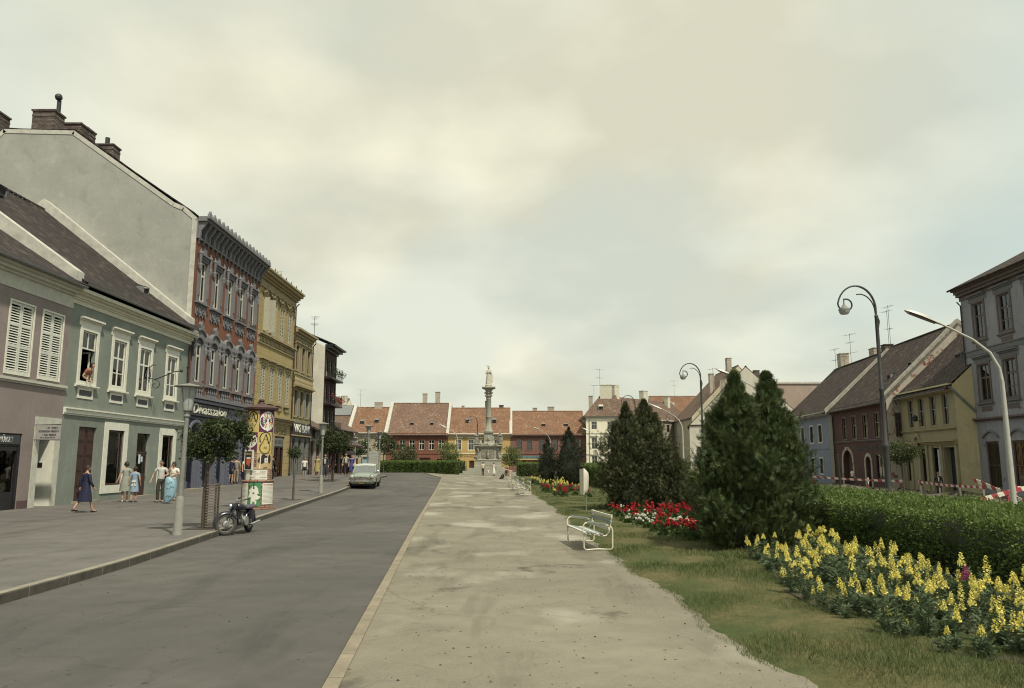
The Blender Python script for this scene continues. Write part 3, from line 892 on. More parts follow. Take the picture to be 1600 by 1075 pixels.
# ---- mauve house at the picture's left edge
h = house_root('mauve_house', 'mauve two storey house with white louvred shutters and a dark shop front at its foot', FX, 18.0, RL, base=0, cat='house')
W, D, H = 12.5, 16.0, 8.45
WIN1 = [(1.2, 2.55, 4.95, 7.5), (4.6, 5.95, 4.95, 7.5), (8.75, 10.1, 4.95, 7.5), (10.68, 11.98, 4.95, 7.5)]
holes = [w + (0.14,) for w in WIN1] + [(3.2, 10.12, 0.05, 2.82, 0.25), (11.1, 12.1, 0.1, 3.16, 0.85)]
body(h, W, D, H, holes, S_PINK, 8.4, 14.6)
for i, (u0, u1, v0, v1) in enumerate(WIN1):
    window(h, u0, u1, v0, v1, y=0.13, cols=2)
    frame_band(h, u0, u1, v0, v1, 0.06, 0.035, M_WHITE)
    for k in range(2):                       # closed louvred leaves
        mb = MB(); lw = (u1 - u0) / 2
        a, b = u0 + k * lw + 0.01, u0 + (k + 1) * lw - 0.01
        mb.box(a, a + 0.07, 0.01, 0.06, v0, v1); mb.box(b - 0.07, b, 0.01, 0.06, v0, v1)
        for z in (v0, v0 + (v1 - v0) * 0.36, v0 + (v1 - v0) * 0.66, v1 - 0.1): mb.box(a + 0.07, b - 0.07, 0.012, 0.058, z, z + 0.10)
        z = v0 + 0.12
        while z < v1 - 0.14:
            mb.poly([(a + 0.07, 0.015, z), (b - 0.07, 0.015, z), (b - 0.07, 0.05, z + 0.055), (a + 0.07, 0.05, z + 0.055)])
            z += 0.092
        mb.build('shutter', M_LOUV, h)
cornice(h, W, 4.62, [(0.07, 0.05), (0.10, 0.12)], M_OFFW, 'sill_course')
cornice(h, W, 7.95, [(0.5, 0.03), (0.1, 0.12), (0.12, 0.26), (0.12, 0.40)], M_OFFW, endcap=0.05)
frame_band(h, 11.1, 12.1, -0.2, 3.16, 0.33, 0.03, M_OFFW, 'door_surround', bottom=False)
mb = MB(); mb.box(11.1, 12.1, 0.86, 0.9, 0, 3.2); mb.box(11.115, 11.13, 0.02, 0.85, 0.1, 2.75)
mb.build('door', M_BLUEB, h)
mb = MB(); mb.box(12.085, 12.098, 0.0, 0.85, 0.1, 3.15); mb.build('door_reveal', M_WHITE, h)
mb = MB(); mb.box(12.07, 12.084, 0.38, 0.56, 1.6, 1.78); mb.build('letter_plate', M_BLACK, h)
# shop front
mb = MB()
mb.box(3.2, 10.12, 0.05, 0.12, 2.36, 2.82)
for u in (3.2, 5.0, 6.9, 8.45, 9.98): mb.box(u, u + 0.14, 0.04, 0.14, 0.05, 2.35)
mb.box(3.34, 9.98, 0.06, 0.12, 0.05, 0.75)
mb.box(3.34, 9.98, 0.06, 0.12, 2.2, 2.35)
sf = mb.build('shop_front', M_BLACK, h)
mb = MB(); mb.box(3.3, 9.95, 0.13, 0.14, 0.75, 2.2); mb.build('pane', M_GLASS, sf)
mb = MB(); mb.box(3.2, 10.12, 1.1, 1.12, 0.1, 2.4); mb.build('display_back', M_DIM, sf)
mb = MB()
for u in (5.35, 7.3, 9.1):
    mb.loft([[(u - w, 0.3 - 0.02, z), (u + w, 0.3 - 0.02, z), (u + w, 0.33, z), (u - w, 0.33, z)] for w, z in ((0.34, 0.8), (0.30, 1.1), (0.17, 1.55), (0.26, 1.95), (0.33, 2.15))])
mb.build('curtain', M_CLOTHW, sf)
mb = MB(); mb.box(3.3, 10.02, 0.02, 0.045, 2.44, 2.76); sb = mb.build('sign_board', M_SLATE, h)
letter(sb, 'lettering', 'ÁGYNEMŰBOLT', 0.28, M_SIGNG, (8.95, 0.012, 2.585), depth=0.008, fit=1.32)
letter(sb, 'lettering', 'és', 0.18, M_SIGNG, (8.1, 0.012, 2.55), depth=0.008)
letter(sb, 'lettering', 'L', 0.28, M_SIGNG, (7.82, 0.012, 2.585), depth=0.008)
mb = MB(); mb.box(10.12, 10.7, -0.03, -0.003, -0.2, 0.42); mb.build('plinth', stucco('dull_red_plinth', (0.11, 0.07, 0.07)), h)
rf = roof_gable(h, W, D, H, 8.4, 14.6, T_DARK, over=0.45, ez=8.78)
parapet(h, W - 0.12, D, 9.25, 8.4, 15.25, M_CAP, t=0.55, h=0.3, over=0.3)
# its sign, on a bracket over the doorway
sg = empty('hanging_sign', 'small grey lettered sign hung on two iron rods over the white framed doorway', 'sign', (FX, 28.78, 2.9), 0)
mb = MB(); mb.box(0.12, 0.98, -0.02, 0.02, -0.27, 0.27); pl = mb.build('sign_plate', plain('grey_enamel', (0.30, 0.29, 0.27), 0.5), sg)
mb = MB(); mb.tube([(0.0, 0, 0.27), (0.98, 0, 0.29)], 0.016, 6); mb.tube([(0.0, 0, -0.28), (0.98, 0, -0.285)], 0.016, 6); mb.build('bracket', M_IRON, sg)
mb = MB(); r2 = random.Random(3)
scribble(mb, 0.5, 0.9, 0.13, 0.2, -0.021, r2, word=0.1); scribble(mb, 0.18, 0.92, 0.0, 0.07, -0.021, r2, word=0.12)
scribble(mb, 0.3, 0.85, -0.13, -0.06, -0.021, r2, word=0.1); scribble(mb, 0.25, 0.8, -0.22, -0.18, -0.021, r2, word=0.1)
mb.build('lettering', M_BLUEB, sg)

# ---- green house
h = house_root('green_house', 'grey green two storey house with cream window surrounds and a dark tiled roof', FX, 30.5, RL, base=0)
W, D, H = 11.4, 16.0, 8.65
cen = [1.45, 4.0, 6.45, 9.4]
WG = [(c - 0.56, c + 0.56, 5.12, 7.22) for c in cen]
holes = [w + (0.16,) for w in WG] + [(1.25, 2.6, 0.0, 3.25, 0.3), (3.55, 4.95, 0.78, 3.2, 0.35), (6.25, 7.55, 0.0, 3.15, 0.45), (8.85, 10.1, 0.78, 3.15, 0.35)]
body(h, W, D, H, holes, S_GREEN, 8.4, 15.6)
M_APRON = plain('carved_dark_panel', (0.10, 0.095, 0.10), 0.9, var=0.7, scale=16, bump=0.8)
for i, (u0, u1, v0, v1) in enumerate(WG):
    if i == 0:                                # upper lights shut, lower pair swung open
        o = window(h, u0, u1, v0 + 1.34, v1, y=0.03, cols=2, trans=(), curtain=None)
        for s in (-1, 1):
            x = u0 if s < 0 else u1
            mb = MB(); mb.box(-0.52, 0, 0, 0.04, 0, 1.3)
            me = MB()
            me.box(0, 0.05, 0, 0.5, 0, 1.3) if False else None
            mb2 = MB()
            q = (x + (0.03 if s < 0 else -0.07))
            mb2.box(q, q + 0.04, 0.2, 0.26, v0, v0 + 1.3); mb2.box(q, q + 0.04, 0.66, 0.72, v0, v0 + 1.3)
            mb2.box(q, q + 0.04, 0.26, 0.66, v0, v0 + 0.06); mb2.box(q, q + 0.04, 0.26, 0.66, v0 + 1.24, v0 + 1.3)
            mb2.build('open_sash', M_WHITE, h)
    else:
        window(h, u0, u1, v0, v1, y=0.03, cols=2, trans=(0.62, 0.3) if i != 2 else (0.62,), ft=0.08, bar=0.07, curtain='full' if i in (1, 3) else 'half')
    frame_band(h, u0, u1, v0, v1, 0.17, 0.05, M_WHITE)
    cornice(h, u1 + 0.28, v1 + 0.18, [(0.22, 0.03), (0.06, 0.09), (0.07, 0.2)], M_WHITE, 'window_hood', u0=u0 - 0.28)
    cornice(h, u1 + 0.26, v0 - 0.27, [(0.05, 0.08), (0.06, 0.16)], M_WHITE, 'sill', u0=u0 - 0.26)
    frame_band(h, u0 + 0.08, u1 - 0.08, v0 - 0.62, v0 - 0.37, 0.10, 0.03, M_WHITE, 'apron_frame')
    mb = MB(); mb.box(u0 + 0.08, u1 - 0.08, -0.015, -0.001, v0 - 0.62, v0 - 0.37); mb.build('apron_panel', M_APRON, h)
cornice(h, W, 3.68, [(0.07, 0.04), (0.16, 0.10), (0.06, 0.16)], M_WHITE, 'string_course')
cornice(h, W + 0.12, 8.2, [(0.18, 0.04), (0.07, 0.10), (0.13, 0.16), (0.08, 0.30), (0.14, 0.42)], plain('cream_cornice_paint', (0.52, 0.50, 0.39), 0.7, var=0.15), endcap=0.04)
for (u0, u1, v0, v1) in ((3.55, 4.95, 0.78, 3.2), (8.85, 10.1, 0.78, 3.15)):
    frame_band(h, u0, u1, v0, v1, 0.34, 0.04, M_WHITE, 'shop_window_surround')
    o = window(h, u0, u1, v0, v1, y=0.06, cols=1, trans=(), ft=0.09, mat=M_DARKWOOD, name='shop_window')
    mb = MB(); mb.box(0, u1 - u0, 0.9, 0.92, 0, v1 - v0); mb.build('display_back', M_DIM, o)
    mb = MB(); mb.box(0.05, u1 - u0 - 0.05, 0.1, 0.12, v1 - v0 - 0.42, v1 - v0 - 0.12); mb.build('blind', M_OFFW, o)
    r2 = random.Random(int(u0 * 10)); mb = MB()
    for k in range(34):
        x, z = r2.uniform(0.15, u1 - u0 - 0.2), r2.uniform(0.12, v1 - v0 - 0.6)
        s = r2.choice((0.02, 0.03, 0.045)); mb.ball((x, r2.uniform(0.3, 0.7), z), s, 6, 4, (1.3, 1, r2.uniform(0.6, 1.6)))
    mb.lathe([(0.14, 0.15), (0.16, 0.3), (0.09, 0.42), (0.1, 0.5), (0.02, 0.56)], 10, (0.42, 0.4, 0))
    mb.build('displayed_goods', M_CLOTHW, o)
door(h, 1.25, 2.6, 0.1, 3.25, 0.1, M_DARKWOOD, 2, 0.0, 5)
door(h, 6.25, 7.55, 0.1, 3.15, 0.14, M_DARKWOOD, 1, 0.45, 2, transom=0.95)
mb = MB(); mb.box(6.72, 6.9, 0.10, 0.115, 1.72, 2.15); mb.box(6.98, 7.12, 0.10, 0.115, 1.8, 2.05); mb.build('paper_notice', M_CLOTHW, h)
mb = MB(); mb.box(1.1, 2.75, -0.35, 0.2, -0.3, 0.22); mb.box(6.1, 7.7, -0.3, 0.2, -0.3, 0.22); mb.build('doorstep', M_KERBG, h)
rf = roof_gable(h, W, D, H, 8.4, 15.6, T_DARK, over=0.42, ez=8.95)
skylight(rf, 9.6, 1.9, 10.75); skylight(rf, 4.2, 6.4, 14.4)
parapet(h, W - 0.3, D, 9.35, 8.4, 15.95, M_CAP, t=0.65, h=0.32, over=0.2)
downpipe(h, W - 0.12, 0.1, 8.3)
# wrought bracket without its sign
sg = empty('iron_sign_bracket', 'scrolled black iron bracket sticking out of the green wall beside a window', 'sign bracket', (FX, 37.42, 5.85), 0)
mb = MB(); mb.tube([(0, 0, 0.55), (0.1, 0, 0.1), (0.0, 0, 0.0)], 0.03, 6)
mb.tube([(0, 0, 0.0), (0.35, 0, -0.06), (0.8, 0, 0.12), (1.2, 0, 0.3), (1.55, 0, 0.36)], 0.026, 6)
mb.tube([(0.35 + 0.28 * t * math.cos(8 * t), 0, -0.33 + 0.26 * t * math.sin(8 * t)) for t in [k / 20 for k in range(3, 21)]], 0.02, 6)
mb.ball((1.6, 0, 0.36), 0.08, 8, 6); mb.tube([(0, 0, 0.5), (0.2, 0, 0.68), (0.32, 0, 0.62)], 0.022, 6)
mb.build('scroll', M_IRON, sg)

# ---- tall red house with the grey gable
h = house_root('red_house', 'tall brick red town house with grey carved window frames and a bare grey gable', FX, 41.9, RL, base=0)
W, D, H = 11.1, 18.0, 15.3
RCEN = [1.15 + 2.13 * k for k in range(5)]
TOP = [(c - 0.5, c + 0.5, 10.85, 13.15) for c in RCEN]
MID = [(c - 0.52, c + 0.52, 6.25, 8.75) for c in RCEN]
ARC = [(0.35 + 2.14 * k, 2.05 + 2.14 * k, 0.1, 3.95, 0.45, 0.62) for k in range(5)]
holes = [w + (0.22,) for w in TOP] + [w + (0.22, 0.36) for w in MID] + ARC
mb = MB(); wall_holes(mb, W, H, holes[:10], 5.0, rev=3)
mb.cur = 2; wall_holes(mb, W, 5.0, ARC, -0.5)
prof = [(0, -0.5), (D, -0.5), (D, 14), (11.5, 20.75), (7.4, 20.65), (1.35, 16.35), (0.75, 16.1), (0, 15.45)]
mb.cur = 1
mb.poly([(0, a, b) for a, b in prof]); mb.poly([(W, a, b) for a, b in prof]); mb.poly([(0, D, -.5), (W, D, -.5), (W, D, 14), (0, D, 14)])
mb.build('wall', [S_RED, S_GABLE, M_SHOPG, M_GREYTRIM], h)
mb = MB()                                      # lime border along the gable
edge = prof[2:][::-1]
for a, b in zip(edge, edge[1:]):
    L = math.hypot(b[0] - a[0], b[1] - a[1]); nx, nz = (b[1] - a[1]) / L * 0.24, -(b[0] - a[0]) / L * 0.24
    mb.prism([a, b, (b[0] + nx, b[1] + nz), (a[0] + nx, a[1] + nz)], -0.03, 'x', -0.002)
mb.prism([(0.0, -0.3), (0.28, -0.3), (0.28, 15.4), (0.0, 15.2)], -0.034, 'x', -0.002)
mb.build('gable_border', M_CAP, h)
mb = MB()
slope_slab(mb, 0.06, W - 0.06, 0.3, 15.75, 7.4, 20.68, 0.1); slope_slab(mb, 0.06, W - 0.06, 7.4, 20.68, 11.5, 20.78, 0.1); slope_slab(mb, 0.06, W - 0.06, 18.2, 13.9, 11.5, 20.78, 0.1)
rf = mb.build('roof', T_DARK, h)
for x, yy, zt in ((1.0, 9.6, 22.1), (1.2, 13.0, 22.1), (4.2, 9.9, 22.75), (5.6, 10.3, 23.1), (10.1, 11.0, 23.9)):
    chimney(rf, x, yy, 19.6 if yy < 12 else 18.2, zt, 1.0, 1.3, M_CHBRICK)
mb = MB(); mb.tube([(1.7, 9.5, 22.0), (1.7, 9.5, 23.3), (1.62, 9.5, 23.45)], [0.13, 0.12, 0.1], 8); mb.ball((1.6, 9.5, 23.5), 0.22, 8, 6); mb.tube([(10.0, 11.0, 23.8), (10.0, 11.0, 24.6)], 0.16, 8); mb.build('flue_pipe', M_IRON, rf)
def baluster(mb, x, z0, z1, y=-0.12):
    hgt = z1 - z0
    mb.lathe([(0.05, z0), (0.05, z0 + hgt * .12), (0.03, z0 + hgt * .2), (0.062, z0 + hgt * .42), (0.03, z0 + hgt * .75), (0.05, z0 + hgt * .85), (0.05, z1)], 6, (x, y, 0))
for i, (u0, u1, v0, v1) in enumerate(TOP):
    mb = MB(); c = (u0 + u1) / 2
    for s in (-1, 1):
        x = c + s * 0.61
        mb.box(x - 0.10, x + 0.10, -0.10, -0.001, v0 - 0.1, v1 + 0.28)
        mb.box(x - 0.08, x + 0.08, -0.15, -0.101, v0 + 0.25, v1 - 0.5)
        mb.lathe([(0.02, v1 - 0.72), (0.09, v1 - 0.55), (0.11, v1 - 0.3), (0.06, v1 - 0.22), (0.10, v1 + 0.28), (0.13, v1 + 0.36), (0.05, v1 + 0.5), (0.03, v1 + 0.62)], 8, (x + s * 0.12, -0.15, 0))
    mb.box(u0, u1, -0.09, -0.001, v1, v1 + 0.26)
    for k in range(6): mb.box(u0 + 0.02 + k * 0.17, u0 + 0.11 + k * 0.17, -0.16, -0.091, v1 + 0.12, v1 + 0.26)
    mb.box(c - 0.72, c + 0.72, -0.22, -0.001, v1 + 0.28, v1 + 0.38)
    mb.prism([(c - 0.3, v1 + 0.38), (c - 0.2, v1 + 0.6), (c - 0.24, v1 + 0.78), (c - 0.08, v1 + 0.72), (c, v1 + 0.95), (c + 0.08, v1 + 0.72), (c + 0.24, v1 + 0.78), (c + 0.2, v1 + 0.6), (c + 0.3, v1 + 0.38)], -0.12, 'y', -0.002)
    mb.box(c - 0.85, c + 0.85, -0.2, -0.001, v0 - 0.2, v0 - 0.1)
    # pierced apron: two four-lobed rings
    mb.box(c - 0.72, c + 0.72, -0.05, -0.001, v0 - 0.82, v0 - 0.2)
    for s in (-0.36, 0.36):
        for a in range(4):
            t = PI / 4 + a * PI / 2
            mb.lathe([(0.17, 0), (0.17, 0.0)], 3, (0, 0, 0)) if False else None
            ring = [(c + s + 0.12 * math.cos(t) + 0.13 * math.cos(q), -0.075, v0 - 0.5 + 0.12 * math.sin(t) + 0.13 * math.sin(q)) for q in [2 * PI * k / 10 for k in range(11)]]
            mb.tube(ring, 0.032, 4, False)
    for s in (-0.6, -0.2, 0.2, 0.6): mb.prism([(c + s - 0.1, v0 - 0.82), (c + s + 0.1, v0 - 0.82), (c + s, v0 - 0.98)], -0.07, 'y', -0.002)
    mb.build('window_surround', M_GREYTRIM, h)
    window(h, u0, u1, v0, v1, y=0.05, cols=2, trans=(0.66,), ft=0.1, bar=0.12, curtain=('full', 'full', 'full', 'half', 'full')[i], blind=(None, 0.62, None, 0.3, None)[i], mat=M_OFFW)
for i, (u0, u1, v0, v1) in enumerate(MID):
    mb = MB(); c = (u0 + u1) / 2; vs = v1 - 0.36
    for s in (-1, 1):
        x = c + s * 0.64
        mb.box(x - 0.11, x + 0.11, -0.11, -0.001, v0 - 0.1, vs + 0.05)
        mb.box(x - 0.08, x + 0.08, -0.16, -0.111, v0 + 0.1, vs - 0.5)
        xx = c + s * 0.78
        mb.lathe([(0.02, vs - 0.72), (0.10, vs - 0.5), (0.12, vs - 0.25), (0.07, vs - 0.15), (0.09, vs + 0.1), (0.15, vs + 0.25), (0.17, vs + 0.5), (0.1, vs + 0.66), (0.02, vs + 0.72)], 8, (xx, -0.14, 0))
    o_ = [(c + 0.84 * math.cos(PI * k / 12), vs + 0.80 * math.sin(PI * k / 12)) for k in range(13)]
    i_ = [(c + 0.54 * math.cos(PI * k / 12), vs + 0.37 * math.sin(PI * k / 12)) for k in range(13)]
    for k in range(12): mb.prism([o_[k], o_[k + 1], i_[k + 1], i_[k]], -0.13, 'y', -0.002)
    o2 = [(c + 0.87 * math.cos(PI * k / 12), vs + 0.90 * math.sin(PI * k / 12)) for k in range(13)]
    for k in range(12): mb.prism([o2[k], o2[k + 1], o_[k + 1], o_[k]], -0.22, 'y', -0.002)
    mb.prism([(c - 0.22, vs + 0.85), (c - 0.3, vs + 1.1), (c - 0.12, vs + 1.08), (c, vs + 1.3), (c + 0.12, vs + 1.08), (c + 0.3, vs + 1.1), (c + 0.22, vs + 0.85)], -0.2, 'y', -0.002)
    mb.box(c - 0.86, c + 0.86, -0.22, -0.001, v0 - 0.2, v0 - 0.1)
    mb.box(c - 0.72, c + 0.72, -0.04, -0.001, v0 - 0.72, v0 - 0.2)
    mb.box(c - 0.8, c + 0.8, -0.2, -0.001, v0 - 0.8, v0 - 0.72)
    for k in range(5): baluster(mb, c - 0.6 + 0.3 * k, v0 - 0.72, v0 - 0.2)
    mb.build('window_surround', M_GREYTRIM, h)
    window(h, u0, u1, v0, v1 - 0.3, y=0.05, cols=2, trans=(0.68,), ft=0.1, bar=0.12, curtain=('half', 'full', 'full', 'full', 'full')[i], mat=M_OFFW)
    mb = MB(); mb.box(u0, u1, 0.05, 0.1, v1 - 0.3, v1); mb.build('tympanum', M_GREYTRIM, h)
for i in (3, 4):                               # flower boxes on the upper sills
    u0, u1, v0, v1 = TOP[i]
    mb = MB(); mb.box(u0, u1, -0.19, -0.05, v0 - 0.09, v0 + 0.06); fb = mb.build('flower_box', M_DARKWOOD, h)
    mb = MB(); r2 = random.Random(i)
    for k in range(40):
        p = Vector((r2.uniform(u0, u1), r2.uniform(-0.24, -0.04), v0 + r2.uniform(0.02, 0.22))); a = Vector((r2.uniform(-.07, .07), r2.uniform(-.05, .05), .06)); b = Vector((r2.uniform(-.07, .07), .03, -.03))
        mb.poly([p, p + a, p + a + b, p + b])
    mb.build('trailing_plant', foliage('box_leaves', (0.03, 0.05, 0.02), (0.05, 0.08, 0.03), (0.07, 0.10, 0.04)), fb)
# attic frieze with corbels
mb = MB()
mb.box(0, W, -0.06, -0.001, 12.92 + 1.45, 15.4); 
mb.box(0, W, -0.14, -0.001, 14.28, 14.37)
mb.box(0, W, -0.55, -0.062, 15.28, 15.42); mb.box(0, W, -0.72, -0.062, 15.421, 15.55)
n = 17
for k in range(n):
    x = 0.2 + (W - 0.4) * k / (n - 1)
    mb.prism([(-0.061, 14.2), (-0.12, 14.2), (-0.16, 14.4), (-0.2, 14.75), (-0.42, 15.05), (-0.5, 15.27), (-0.061, 15.27)], 0.17, 'x', x - 0.085)
    mb.prism([(x - 0.06, 14.2), (x + 0.06, 14.2), (x, 14.0)], -0.1, 'y', -0.002)
    mb.prism([(x - 0.2, 15.55), (x - 0.16, 15.72), (x - 0.05, 15.74), (x, 15.88), (x + 0.05, 15.74), (x + 0.16, 15.72), (x + 0.2, 15.55)], 0.14, 'y', -0.7)
fr = mb.build('corbelled_cornice', M_GREYTRIM, h)
mb = MB()
for k in range(0, n - 1, 2):
    x = 0.2 + (W - 0.4) * (k + 0.5) / (n - 1)
    mb.box(x - 0.2, x + 0.2, -0.075, -0.061, 14.45, 15.0)
mb.build('attic_window', M_BLUEB, fr)
cornice(h, W, 4.62 + 0.62, [(0.08, 0.1), (0.12, 0.24)], M_GREYTRIM, 'string_course')
# ground floor: blue grey columns and arches, shop fronts behind
mb = MB()
for k in range(6):
    x = 0.17 + 2.14 * k
    mb.box(x - 0.16, x + 0.16, -0.12, -0.001, -0.3, 4.15)
    mb.box(x - 0.2, x + 0.2, -0.17, -0.121, -0.3, 0.75)
    for z in [0.9 + 0.26 * j for j in range(8)]: mb.prism([(x, z), (x + 0.1, z + 0.11), (x, z + 0.22), (x - 0.1, z + 0.11)], -0.03, 'y', -0.121)
    mb.box(x - 0.2, x + 0.2, -0.2, -0.121, 3.05, 3.25)
for (u0, u1, v0, v1, d, rise) in ARC:
    c = (u0 + u1) / 2
    a_ = [(c + 0.86 * math.cos(PI * k / 12), v1 - 0.62 + 0.64 * math.sin(PI * k / 12)) for k in range(13)]
    b_ = [(c + 0.98 * math.cos(PI * k / 12), v1 - 0.62 + 0.80 * math.sin(PI * k / 12)) for k in range(13)]
    for k in range(12): mb.prism([b_[k], b_[k + 1], a_[k + 1], a_[k]], -0.1, 'y', -0.125)
mb.box(0, W, -0.1, -0.001, 4.16, 4.3)
mb.build('arcade_stonework', M_SHOPG, h)
for (u0, u1, v0, v1, d, rise) in ARC:
    mb = MB()
    mb.box(u0, u1, 0.3, 0.36, v0, v0 + 0.55); mb.box(u0, u0 + 0.12, 0.3, 0.36, v0 + 0.55, v1); mb.box(u1 - 0.12, u1, 0.3, 0.36, v0 + 0.55, v1)
    mb.box(u0 + 0.12, u1 - 0.12, 0.3, 0.36, v1 - 1.0, v1 - 0.9); mb.box((u0 + u1) / 2 - 0.04, (u0 + u1) / 2 + 0.04, 0.3, 0.36, v0 + 0.55, v1 - 1.0)
    o = mb.build('shop_window', M_BLUEB, h)
    mb = MB(); mb.box(u0, u1, 0.32, 0.33, v0 + 0.5, v1); mb.build('pane', M_GLASS, o)
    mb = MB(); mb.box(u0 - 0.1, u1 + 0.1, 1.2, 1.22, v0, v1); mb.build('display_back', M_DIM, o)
mb = MB(); mb.box(0.1, W - 0.1, -0.2, -0.002, 4.32, 5.2); fasc = mb.build('fascia', plain('brown_red_fascia', (0.075, 0.035, 0.035), 0.5), h)
mb = MB(); mb.box(0.15, 5.6, -0.26, -0.201, 4.34, 5.0); sb = mb.build('sign_board', M_BLUEB, h)
mb = MB(); mb.box(0.1, W - 0.1, -0.42, -0.21, 5.05, 5.2); mb.build('sign_hood', M_BLUEB, h)
letter(sb, 'lettering', 'Divatszalon', 0.78, plain('cream_neon_lettering', (0.55, 0.54, 0.44), 0.5), (2.75, -0.275, 4.7), depth=0.05, shear=0.15, fit=4.9)
mb = MB(); mb.box(5.75, 8.0, -0.25, -0.201, 4.36, 5.0); sb = mb.build('sign_board', plain('blue_grey_board', (0.075, 0.08, 0.12), 0.5), h)
mb = MB(); scribble(mb, 5.9, 7.9, 4.5, 4.85, -0.251, random.Random(5), word=0.02); mb.build('lettering', M_BLUEB, sb)
mb = MB(); mb.box(-0.1, W, -0.5, 0.1, -0.3, 0.34); mb.build('doorstep', M_KERBG, h)

# ---- ochre house
h = house_root('ochre_house', 'ochre yellow three storey house with grey shutters and moulded window hoods', FX, 53.0, RL, base=0)
W, D, H = 9.0, 16.0, 15.1
YC = [1.5, 3.5, 5.5, 7.5]
T3 = [(c - 0.52, c + 0.52, 11.05, 13.45) for c in YC]
T2 = [(c - 0.52, c + 0.52, 6.2, 8.6) for c in YC]
SHOP = [(0.7, 3.6, 0.4, 3.7, 0.4), (5.0, 7.6, 0.4, 3.7, 0.5)]
body(h, W, D, H, [w + (0.16,) for w in T3 + T2] + SHOP, S_YEL, 8, 19.5, S_YELB)
M_SHUT = plain('grey_green_shutter', (0.36, 0.35, 0.27), 0.7, var=0.16)
for j, (u0, u1, v0, v1) in enumerate(T3 + T2):
    c = (u0 + u1) / 2
    window(h, u0, u1, v0, v1, y=0.12, cols=2, trans=(0.66,), mat=M_OFFW, curtain='half')
    if j != 0:
        for k in range(2):
            mb = MB(); lw = (u1 - u0) / 2; a, b = u0 + k * lw + 0.008, u0 + (k + 1) * lw - 0.008
            mb.box(a, a + 0.07, 0.0, 0.05, v0, v1); mb.box(b - 0.07, b, 0.0, 0.05, v0, v1)
            for z in (v0, v0 + (v1 - v0) * 0.48, v1 - 0.1): mb.box(a + 0.07, b - 0.07, 0.002, 0.048, z, z + 0.1)
            z = v0 + 0.12
            while z < v1 - 0.14:
                mb.poly([(a + 0.07, 0.01, z), (b - 0.07, 0.01, z), (b - 0.07, 0.045, z + 0.07), (a + 0.07, 0.045, z + 0.07)]); z += 0.11
            mb.build('shutter', M_SHUT, h)
    else:
        mb = MB(); mb.box(u1, u1 + 0.05, -0.55, -0.05, v0, v1); mb.box(u0 - 0.06, u0 - 0.01, -0.45, -0.02, v0, v1); mb.build('open_shutter', M_SHUT, h)
    frame_band(h, u0, u1, v0, v1, 0.16, 0.06, S_YTRIM)
    mb = MB()
    if j < 4:
        mb.box(c - 0.75, c + 0.75, -0.1, -0.001, v1 + 0.17, v1 + 0.3)
        top = [(c - 0.85, v1 + 0.3), (c - 0.6, v1 + 0.34), (c - 0.4, v1 + 0.55), (c, v1 + 0.68), (c + 0.4, v1 + 0.55), (c + 0.6, v1 + 0.34), (c + 0.85, v1 + 0.3)]
        lo = [(a, b + 0.13) for a, b in top]
        for q in range(6): mb.prism([top[q], top[q + 1], lo[q + 1], lo[q]], -0.24, 'y', -0.002)
        mb.prism([(c - 0.18, v1 + 0.3), (c + 0.18, v1 + 0.3), (c + 0.1, v1 + 0.6), (c - 0.1, v1 + 0.6)], -0.16, 'y', -0.002)
    else:
        mb.box(c - 0.78, c + 0.78, -0.1, -0.001, v1 + 0.17, v1 + 0.42); mb.box(c - 0.9, c + 0.9, -0.26, -0.001, v1 + 0.42, v1 + 0.53)
        for s in (-0.3, 0, 0.3): mb.box(c + s - 0.09, c + s + 0.09, -0.12, -0.001, v0 - 0.6, v0 - 0.3)
    mb.box(c - 0.8, c + 0.8, -0.18, -0.001, v0 - 0.26, v0 - 0.16)
    mb.build('window_hood', S_YTRIM, h)
cornice(h, W, 10.1, [(0.1, 0.08), (0.42, 0.05), (0.1, 0.16), (0.1, 0.3)], S_YTRIM, 'frieze_course')
mb = MB()
for k in range(28): mb.box(0.15 + k * 0.315, 0.31 + k * 0.315, -0.12, -0.051, 10.26, 10.55)
mb.build('frieze_teeth', S_YTRIM, h)
cornice(h, W, 14.15, [(0.12, 0.08), (0.45, 0.04), (0.15, 0.2), (0.16, 0.36), (0.2, 0.6), (0.14, 0.74)], S_YTRIM, endcap=0.1)
mb = MB()
for k in range(7): mb.lathe([(0.07, 15.3), (0.05, 15.5), (0.02, 15.75)], 6, (0.3 + k * 1.4, -0.5, 0))
mb.build('eave_spike', M_IRON, h)
cornice(h, W, 4.55, [(0.1, 0.08), (0.2, 0.14), (0.12, 0.3), (0.12, 0.42)], S_YTRIM, 'string_course')
